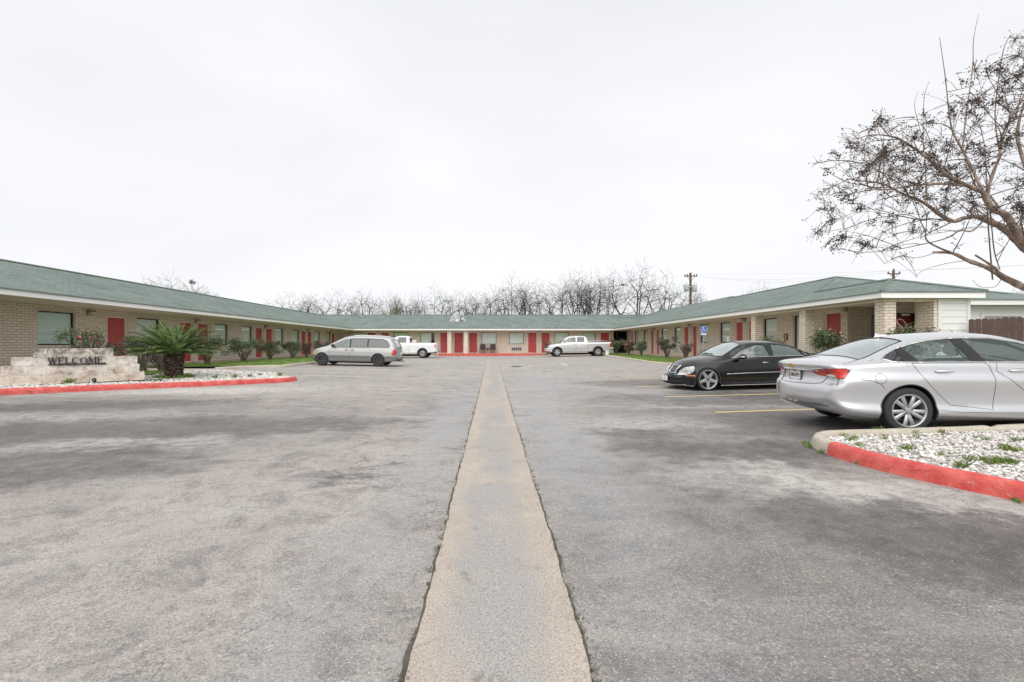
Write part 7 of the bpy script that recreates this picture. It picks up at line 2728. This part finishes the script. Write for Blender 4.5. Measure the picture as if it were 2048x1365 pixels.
    for s_ in (1, -1):
        m = MB()
        P3 = []
        for x, y in ((3.66, s_ * .10 + .15), (3.66, s_ * .10 - .15), (3.60, s_ * .10 - .42)):
            p, nn = B.top(x, y); P3.append(p + nn * .018)
        m.tube(P3, [.012, .010, .006], 5); m.build('wiper', M['blackp'], root)
    for sg in (-1, 1):
        bm = bmesh.new(); bmesh.ops.create_uvsphere(bm, u_segments=18, v_segments=12, radius=1)
        for v in bm.verts:
            if v.co.x < 0: v.co.x *= .35
        k = MB(); k.bm(bm, Matrix.Translation((3.20, sg * 1.02, .965)) @ Matrix.Diagonal((.13, .14, .080, 1)))
        k.tube([(3.30, sg * .84, .90), (3.27, sg * .95, .92)], .035, 6)
        w_ = k.build('wing_mirror', M['p_black'], root, smooth=True, uv=False)
        k = MB(); k.tube([(3.335, sg * .96, .965), (3.33, sg * 1.04, .967), (3.30, sg * 1.10, .965), (3.24, sg * 1.155, .962)], .016, 6)
        k.build('indicator', M['chrome'], w_, smooth=True, uv=False)
    common(B, root, (wr, wf), .352, 0, M['p_black'], .325, .235, .268, 'star5', .92, lip=True)
    seats(root, [(1.45, 3, True), (2.45, 2, True)], .36, M['seat_grey'], .46, .56)
    MB().bbox(3.25, -.68, .70, 3.55, .68, .90, .04).build('dashboard', M['blackp'], root)
    B.bm.free()
    yaw = R(180 + 5.0)
    c = Vector((6.17, 12.95))          # outer face of the near front wheel
    v = Vector((wf * math.cos(yaw) - .92 * math.sin(yaw), wf * math.sin(yaw) + .92 * math.cos(yaw)))
    root.location = (c.x - v.x, c.y - v.y, 0)
    set_on_ground(root, (wr, wf, .8), yaw)
    return root

# ---------------------------------------------------------------- minivan
def minivan():
    root = empty('minivan', (0, 0, 0), label='old pale grey minivan with dark lower cladding and black steel wheels', cat='minivan')
    L = 5.02
    sp = dict(L=L,
        zt=[(0, .80), (.05, 1.0), (.15, 1.18), (.30, 1.40), (.50, 1.57), (.8, 1.63), (1.5, 1.665), (2.3, 1.66), (2.8, 1.62), (3.1, 1.55), (3.5, 1.37), (3.9, 1.15), (4.1, 1.055), (4.4, .98), (4.7, .89), (4.9, .79), (5.02, .62)],
        zs=[(0, .72), (.06, .86), (.15, .93), (.5, .95), (2, .965), (3.5, .965), (3.9, .95), (4.2, .90), (4.6, .80), (4.85, .70), (5.02, .56)],
        zr=[(0, .76), (.05, .95), (.15, 1.12), (.30, 1.34), (.50, 1.50), (.8, 1.56), (1.5, 1.595), (2.3, 1.585), (2.8, 1.54), (3.1, 1.45), (3.5, 1.26), (3.9, 1.05), (4.1, .97), (4.4, .90), (4.7, .82), (4.9, .72), (5.02, .58)],
        wt=[(0, .6), (.15, .70), (.5, .72), (1.5, .74), (2.5, .73), (3.1, .71), (3.9, .76), (4.3, .76), (4.7, .68), (4.9, .58), (5.02, .45)],
        ws=[(0, .70), (.1, .86), (.3, .91), (1, .93), (3.5, .93), (4.1, .91), (4.5, .85), (4.8, .74), (4.95, .6), (5.02, .48)],
        wm=[(0, .74), (.1, .89), (.3, .945), (1, .96), (4.0, .955), (4.4, .92), (4.7, .84), (4.9, .72), (5.02, .52)],
        zb=[(0, .36), (.1, .30), (.6, .25), (1, .235), (4, .235), (4.5, .22), (4.9, .24), (5.02, .32)],
        prof=[(0, .955), (.1, .985), (.2, .98), (.4, 1.0), (.7, .995), (1, .965)],
        rear=[(.3, .03), (.40, -.03), (.5, -.03), (.54, .05), (.9, .03), (1.2, .03), (1.6, .1)],
        front=[(.2, .12), (.4, .0), (.6, .0), (.8, .08)],
        rcurve=.10, fcurve=.34, gbulge=.03, crown=3.0, ffall=1.1, rfall=.5)
    B = Body(sp)
    wr, wf = 1.08, 4.11
    B.carve_side(90, arch(wr, .34, .375, -.2))
    B.carve_side(90, arch(wf, .34, .375, -.2))
    B.carve_side(3, [(2.62, 1.00), (2.60, 1.475), (2.85, 1.435), (3.15, 1.32), (3.45, 1.16), (3.60, 1.00)])
    B.carve_side(2, [(2.58, 1.005), (2.56, 1.485), (1.66, 1.50), (1.66, 1.02)])
    B.carve_side(1, [(1.62, 1.02), (1.62, 1.50), (.85, 1.475), (.62, 1.38), (.50, 1.22), (.46, 1.09), (.52, 1.03), (.62, 1.02)])
    B.carve_side(4, [(1.50, 1.025), (1.50, 1.49), (2.75, 1.46), (2.75, 1.008)])
    B.carve_top(7, [(4.02, -.66), (4.08, 0), (4.02, .66), (3.6, .66), (3.1, .60), (3.1, -.60), (3.6, -.66)], 1.0)
    B.carve_end(6, [(-.62, 1.0), (-.64, 1.12), (-.60, 1.40), (-.55, 1.47), (.55, 1.47), (.60, 1.40), (.64, 1.12), (.62, 1.0)])
    for sg in (-1, 1):
        k = 0 if sg < 0 else 100
        B.carve_dir(10 + k, [(4.93, sg * .45, .62), (4.88, sg * .50, .74), (4.62, sg * .78, .76), (4.52, sg * .86, .70), (4.60, sg * .86, .62), (4.8, sg * .7, .60)], (.7, sg * .7, 0), lambda c: c.x > 4.2)
        B.carve_side(8, [(.14, .62), (.12, .80), (.16, .93), (.24, .94), (.32, .84), (.36, .66), (.30, .60)])
    for a, b in ((-1, .73), (1.455, 3.735), (4.485, 5.2)):
        B.carve_side(15, [(a, .0), (b, .0), (b, .555), (a, .555)])
    B.carve_end(15, [(-1, .0), (1, .0), (1, .54), (-1, .54)]); B.carve_end(15, [(-1, .0), (1, .0), (1, .54), (-1, .54)], rear=False)
    B.carve_side(21, [(2.60, .97), (2.60, .56), (3.735, .56), (3.735, .97)])
    B.carve_side(20, [(2.585, .97), (2.585, .56), (1.52, .56), (1.50, .66), (1.42, .76), (1.60, .97)])
    B.finish()
    B.part('body', 0, M['p_champ'], root)
    B.part('cladding', [15, 115], M['p_dark'], root)
    for k in (0, 100):
        sg = -1 if k == 0 else 1
        for rg, g_, mt in ((21, 3, 'glass'), (20, 2, 'glass_dark')):
            d = B.part('door', rg + k, M['p_champ'], root)
            B.part('door_window', g_ + k, M[mt], d, -.006)
            hx = 2.78 if rg == 21 else 2.46
            p, nn = B.side(hx, .86, sg)
            MB().bbox(-.075, -.012, -.022, .075, .012, .022, .008).build('handle', M['blackp'], d).location = p + nn * .006
        B.part('quarter_window', 1 + k, M['glass_dark'], root, -.006)
        B.part('pillar_trim', 4 + k, M['grille'], root, .0)
        B.part('headlight', 10 + k, M['orange_old'], root, .002)
        B.part('tail_lamp', 8 + k, M['tail_red'], root, .003)
    B.part('rear_window', 6, M['glass_screen'], root, -.004)
    B.part('windscreen', 7, M['glass_screen'], root, -.004)
    m = MB()
    for k in (0, 100):
        sg = -1 if k == 0 else 1
        B.trim(m, [21 + k], .004, 0, 4); B.trim(m, [20 + k], .004, 0, 4); B.trim(m, [1 + k, 2 + k, 3 + k], .010, .001, 4)
        B.surfline(m, [(1.3 + .07 * math.cos(i * .4), .80 + .07 * math.sin(i * .4)) for i in range(17)], .003, sg, 0, 4, 1)
        B.surfline(m, [(2.6, .30), (2.6, .55)], .004, sg, 0, 4); B.surfline(m, [(3.735, .30), (3.735, .55)], .004, sg, 0, 4)
    B.trim(m, [6], .012, 0, 4); B.trim(m, [7], .012, 0, 4)
    m.build('panel_gap', M['shadow_gap'], root, smooth=True, uv=False)
    # roof rack
    for sg in (-1, 1):
        m = MB(); m.tube([(x, sg * .62, B.top(x, sg * .62)[0].z + (.045 if 0 < i < 6 else .0)) for i, x in enumerate((.75, .85, 1.3, 1.7, 2.1, 2.45, 2.55))], .016, 6)
        m.build('roof_rail', M['white_plastic'], root, smooth=True, uv=False)
    for x in (1.1, 2.2):
        m = MB(); z = B.top(x, 0)[0].z + .055; m.tube([(x, -.62, z - .025), (x, -.3, z), (x, .3, z), (x, .62, z - .025)], .014, 6)
        m.build('roof_bar', M['dull_metal'], root, smooth=True, uv=False)
    for sg in (-1, 1):
        k = MB(); k.bbox(3.42, sg * .98 if sg > 0 else -1.14, 1.0, 3.55, 1.14 if sg > 0 else -.98, 1.16, .03)
        k.tube([(3.50, sg * .90, 1.03), (3.49, sg * 1.0, 1.06)], .03, 6)
        k.build('wing_mirror', M['blackp'], root)
    m = MB(); m.bbox(-.09, -.75, .42, .06, .75, .50, .03)
    m.build('bumper_step', M['p_dark'], root)
    m = MB(); m.tube([(.4, 0, .28), (-.06, 0, .28)], .03, 6); m.tube([(-.06, 0, .27), (-.14, 0, .27), (-.14, 0, .33)], .022, 6)
    m.build('tow_hitch', M['black'], root)
    x0 = B.end(0, .68)[0].x
    MB().bbox(x0 - .012, -.15, .62, x0 - .003, .15, .77, .003).build('number_plate', M['plate'], root)
    common(B, root, (wr, wf), .375, 0, M['p_dark'], .335, .215, .20, 'steel', .945, lip=True)
    seats(root, [(2.75, 2, True), (1.9, 2, True), (1.0, 3, True)], .48, M['seat_grey'], .5, .6)
    MB().bbox(3.55, -.72, .80, 3.95, .72, .98, .04).build('dashboard', M['seat_grey'], root)
    k = MB(); k.tube([Vector((3.38, .38, 1.0)) + Vector((.06 * math.cos(i * .5236) * .6, .18 * math.sin(i * .5236), .17 * math.cos(i * .5236))) for i in range(12)], .014, 5, closed=True)
    k.build('steering_wheel', M['blackp'], root)
    B.bm.free()
    yaw = R(180 - .6)
    c = Vector((-9.32, 24.25))
    v = Vector((wf * math.cos(yaw) - .945 * math.sin(yaw), wf * math.sin(yaw) + .945 * math.cos(yaw)))
    root.location = (c.x - v.x, c.y - v.y, 0)
    set_on_ground(root, (wr, wf, .8), yaw)

# ---------------------------------------------------------------- pickups
def pickup(kind):
    white = kind == 'white'
    root = empty('pickup_truck', (0, 0, 0), label=('white pickup truck parked half hidden behind the grey minivan' if white else 'silver crew cab pickup truck facing left by the back wing'), cat='pickup truck', group='pickup trucks by the back wing')
    L = 5.82
    if white:
        cb, ry, hz, rail, rf = 2.42, 3.55, 1.17, 1.31, 1.92   # cab back, roof front, hood height
        wr, wf = 1.22, 4.92
    else:
        cb, ry, hz, rail, rf = 2.20, 3.85, 1.19, 1.27, 1.85
        wr, wf = 1.25, 4.895
    belt = rail + .0
    sp = dict(L=L,
        zt=[(0, rail - .01), (.05, rail), (cb - .06, rail + .02), (cb - .02, rail + .25), (cb + .05, rf - .06), (cb + .25, rf), (3.0, rf + .01), (ry, rf - .03), (ry + .35, rf - .22), (ry + .72, hz + .04), (ry + .85, hz), (5.1, hz - .05), (5.5, hz - .12), (5.7, hz - .22), (5.82, hz - .38)],
        zs=[(0, rail - .06), (cb - .05, rail - .04), (cb, belt - .03), (3.8, belt - .05), (4.4, belt - .10), (5.2, belt - .18), (5.6, belt - .27), (5.82, belt - .48)],
        zr=[(0, rail - .03), (cb - .06, rail - .015), (cb - .02, rail + .2), (cb + .05, rf - .15), (cb + .25, rf - .08), (3.0, rf - .07), (ry, rf - .12), (ry + .35, rf - .30), (ry + .72, hz - .01), (ry + .85, hz - .05), (5.2, hz - .10), (5.6, hz - .19), (5.82, hz - .42)],
        wt=[(0, .90), (cb - .06, .92), (cb, .80), (cb + .2, .74), (3.2, .73), (ry, .74), (ry + .7, .84), (5.2, .84), (5.6, .76), (5.82, .60)],
        ws=[(0, .94), (.1, .97), (cb - .06, .975), (cb, .95), (4.3, .96), (5.2, .95), (5.6, .87), (5.82, .70)],
        wm=[(0, .93), (.05, .97), (.2, .995), (5.0, 1.0), (5.5, .95), (5.7, .88), (5.82, .76)],
        zb=[(0, .56), (.3, .50), (1.8, .43), (2.3, .40), (4.2, .40), (5.4, .40), (5.7, .44), (5.82, .52)],
        prof=[(0, .96), (.1, .985), (.3, .985), (.5, 1.0), (.8, .998), (.92, .985), (1, .965)],
        rear=[(.5, .0), (1.4, .0)], front=[(.4, .06), (.55, .0), (1.0, .02)],
        rcurve=.03, fcurve=.16, gbulge=.02, crown=3.2, ffall=.7, rfall=.3, xs=[cb - .07, cb - .04, cb - .02, cb, cb + .03, cb + .06])
    B = Body(sp)
    B.carve_side(90, arch(wr, .43, .455, -.2))
    B.carve_side(90, arch(wf, .43, .455, -.2))
    z0, z1 = belt + .035, rf - .145
    if white:
        B.carve_side(2, [(cb + .26, z0), (cb + .24, z1), (cb + .95, z1 + .01), (cb + 1.0, z0)])
        B.carve_side(3, [(cb + 1.12, z0), (cb + 1.08, z1), (ry - .05, z1 - .04), (ry + .30, z1 - .24), (ry + .55, z0)])
    else:
        B.carve_side(2, [(cb + .28, z0), (cb + .24, z1), (cb + .86, z1 + .01), (cb + .92, z0)])
        B.carve_side(3, [(cb + 1.06, z0), (cb + 1.02, z1), (ry - .05, z1 - .05), (ry + .28, z1 - .25), (ry + .50, z0)])
    B.carve_top(7, [(ry + .74, -.74), (ry + .78, 0), (ry + .74, .74), (ry + .36, .73), (ry + .04, .66), (ry + .04, -.66), (ry + .36, -.73)], hz - .02)
    B.carve_top(12, [(.08, -.82), (cb - .10, -.82), (cb - .10, .82), (.08, .82)], rail - .1)
    B.carve(6, [(-.62, z0 + .02), (-.55, z1 - .04), (.55, z1 - .04), (.62, z0 + .02)], Vector((0, 1, 0)), Vector((0, 0, 1)), lambda c, n: n.x < -.3 and cb - .3 < c.x < cb + .4)
    for sg in (-1, 1):
        k = 0 if sg < 0 else 100
        if white:
            B.carve_side(8, [(.05, .96), (.05, 1.02), (.10, 1.24), (.26, 1.25), (.24, 1.16), (.20, 1.10), (.22, 1.0), (.18, .93)])
        else:
            B.carve_side(8, [(.03, .80), (.03, 1.18), (.19, 1.18), (.19, .80)])
        B.carve_dir(10 + k, [(5.72, sg * .56, .84), (5.70, sg * .58, 1.02), (5.46, sg * .88, 1.04), (5.42, sg * .9, .86), (5.6, sg * .8, .82)], (.7, sg * .7, 0), lambda c: c.x > 5.0)
    B.carve_end(11, [(-.55, .80), (-.55, 1.03), (.55, 1.03), (.55, .80)], rear=False)
    B.carve_side(21, [(cb + 1.02, belt + .0), (cb + 1.04, .50), (ry + .62, .50), (ry + .66, belt - .02)])
    B.carve_side(20, [(cb + 1.00, belt + .0), (cb + 1.02, .50), (cb + .35, .50), (cb + .14, .90), (cb + .14, belt)])
    B.finish()
    pm = M['p_white'] if white else M['p_truck']
    B.part('body', 0, pm, root)
    for k in (0, 100):
        sg = -1 if k == 0 else 1
        for rg, g_, mt in ((21, 3, 'glass'), (20, 2, 'glass_dark')):
            d = B.part('door', rg + k, pm, root)
            B.part('door_window', g_ + k, M[mt], d, -.006)
            hx = cb + (1.20 if rg == 21 else .32)
            p, nn = B.side(hx, belt - .18, sg)
            MB().bbox(-.09, -.014, -.02, .09, .014, .02, .008).build('handle', pm, d).location = p + nn * .02
        B.part('headlight', 10 + k, M['head_clear'], root, .003)
        B.part('tail_lamp', 8 + k, M['tail_red'], root, .004)
    B.part('rear_window', 6, M['glass_dark'], root, -.003)
    B.part('windscreen', 7, M['glass_screen'], root, -.004)
    gr = B.part('grille', 11, M['grille'], root, -.01)
    m = MB(); B.endline(m, [(-.56, .915), (0, .92), (.56, .915)], .035, False, .0)
    m.build('grille_bar', pm if not white else M['chrome'], gr, smooth=True, uv=False)
    # bed: lowered floor and inner walls
    bf = B.part('bed_floor', 12, M['black'], root, 0)
    for v in bf.data.vertices: v.co.z = .62 if white else rail - .02
    if white:
        m = MB()
        m.box(.06, -.83, .6, cb - .10, -.815, rail - .02); m.box(.06, .815, .6, cb - .10, .83, rail - .02); m.box(.05, -.82, .6, .075, .82, rail - .02); m.box(cb - .10, -.82, .6, cb - .085, .82, rail)
        m.build('bed_liner', M['black'], root)
        m = MB(); m.bbox(.06, -.86, rail - .03, cb - .08, -.80, rail + .01, .01); m.bbox(.06, .80, rail - .03, cb - .08, .86, rail + .01, .01)
        m.build('bed_rail', pm, root)
        m = MB(); m.bbox(cb - .52, -.1, 1.15, cb - .14, .45, 1.56, .04)
        m.build('tool_box', M['cream_trim'], root)
        m = MB(); m.bbox(cb - .42, -.72, 1.1, cb - .12, -.2, 1.48, .05)
        m.build('cargo_bag', M['black'], root)
    else:
        m = MB(); m.bbox(.10, -.84, rail + .0, cb - .12, .84, rail + .045, .012)
        m.build('bed_cover', M['blackp'], root)
        m = MB()
        for sg in (-1, 1): m.tube([(.25, sg * .80, rail + .03), (.27, sg * .80, rail + .075), (1.85, sg * .80, rail + .075), (1.9, sg * .80, rail + .03)], .022, 6)
        m.build('bed_rail', M['chrome'], root, smooth=True)
        m = MB()
        for sg in (-1, 1): B.surfline(m, [(cb + .3, .66), (cb + 1.0, .66), (ry + .55, .66)], .022, sg, .0, 5)
        m.build('side_moulding', M['dull_metal'], root, smooth=True, uv=False)
    m = MB()
    for k in (0, 100):
        sg = -1 if k == 0 else 1
        B.trim(m, [21 + k], .005, 0, 4); B.trim(m, [20 + k], .005, 0, 4); B.trim(m, [2 + k], .012, 0, 4); B.trim(m, [3 + k], .012, 0, 4)
        B.surfline(m, [(cb - .03, .44), (cb - .03, rail - .05)], .011, sg, 0, 4)
    B.trim(m, [7], .012, 0, 4); B.trim(m, [11], .02, 0, 4)
    m.build('panel_gap', M['shadow_gap'], root, smooth=True, uv=False)
    for k in (0, 100):
        sg = -1 if k == 0 else 1
    for rg in (90, 190):
        for fr_ in (0, 1):
            m = MB(); B.trim(m, [rg], .028, .004, 6, filt=lambda p: p.z > .44 and (p.x > 3) == bool(fr_))
            m.build('fender_flare', M['p_dark'] if white else M['blackp'], root, smooth=True, uv=False)
    # bumpers
    bmp = M['dull_metal'] if white else M['chrome']
    m = MB(); m.bbox(-.16, -.93, .52, .06, .93, .72, .03); m.bbox(-.2, -.4, .50, -.02, .4, .58, .02)
    m.build('rear_bumper', bmp, root)
    m = MB(); m.bbox(L - .22, -.80, .50, L + .02, .80, .78, .05); m.bbox(L - .45, .70, .50, L - .1, .93, .76, .04); m.bbox(L - .45, -.93, .50, L - .1, -.70, .76, .04)
    m.build('front_bumper', M['p_truck'], root)
    if white:
        x0 = 0
    for sg in (-1, 1):
        k = MB(); k.bbox(ry + .36, 1.0 if sg > 0 else -1.2, belt + .06, ry + .48, 1.2 if sg > 0 else -1.0, belt + .26, .03)
        k.tube([(ry + .42, sg * .93, belt + .08), (ry + .42, sg * 1.04, belt + .12)], .03, 6)
        k.build('wing_mirror', M['chrome'] if white else pm, root)
    common(B, root, (wr, wf), .455, .03, pm, .40, .27, .225, 'hole8' if white else 'fat5', .985, lip=False)
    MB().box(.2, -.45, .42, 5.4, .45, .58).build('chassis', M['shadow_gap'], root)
    seats(root, [(cb + 1.25, 2, True), (cb + .35, 3, True)], .80, M['seat_grey'], .5, .6)
    B.bm.free()
    if white:
        yaw = R(180 - 1.5); c = Vector((-6.27, 39.1)); w_ = wr
    else:
        yaw = R(180 + 1.0); c = Vector((9.27, 40.25)); w_ = wr
    v = Vector((w_ * math.cos(yaw) - .985 * math.sin(yaw), w_ * math.sin(yaw) + .985 * math.cos(yaw)))
    root.location = (c.x - v.x, c.y - v.y, 0)
    set_on_ground(root, (wr, wf, .8), yaw)

silver_sedan()
black_sedan()
minivan()
pickup('white')
pickup('silver')
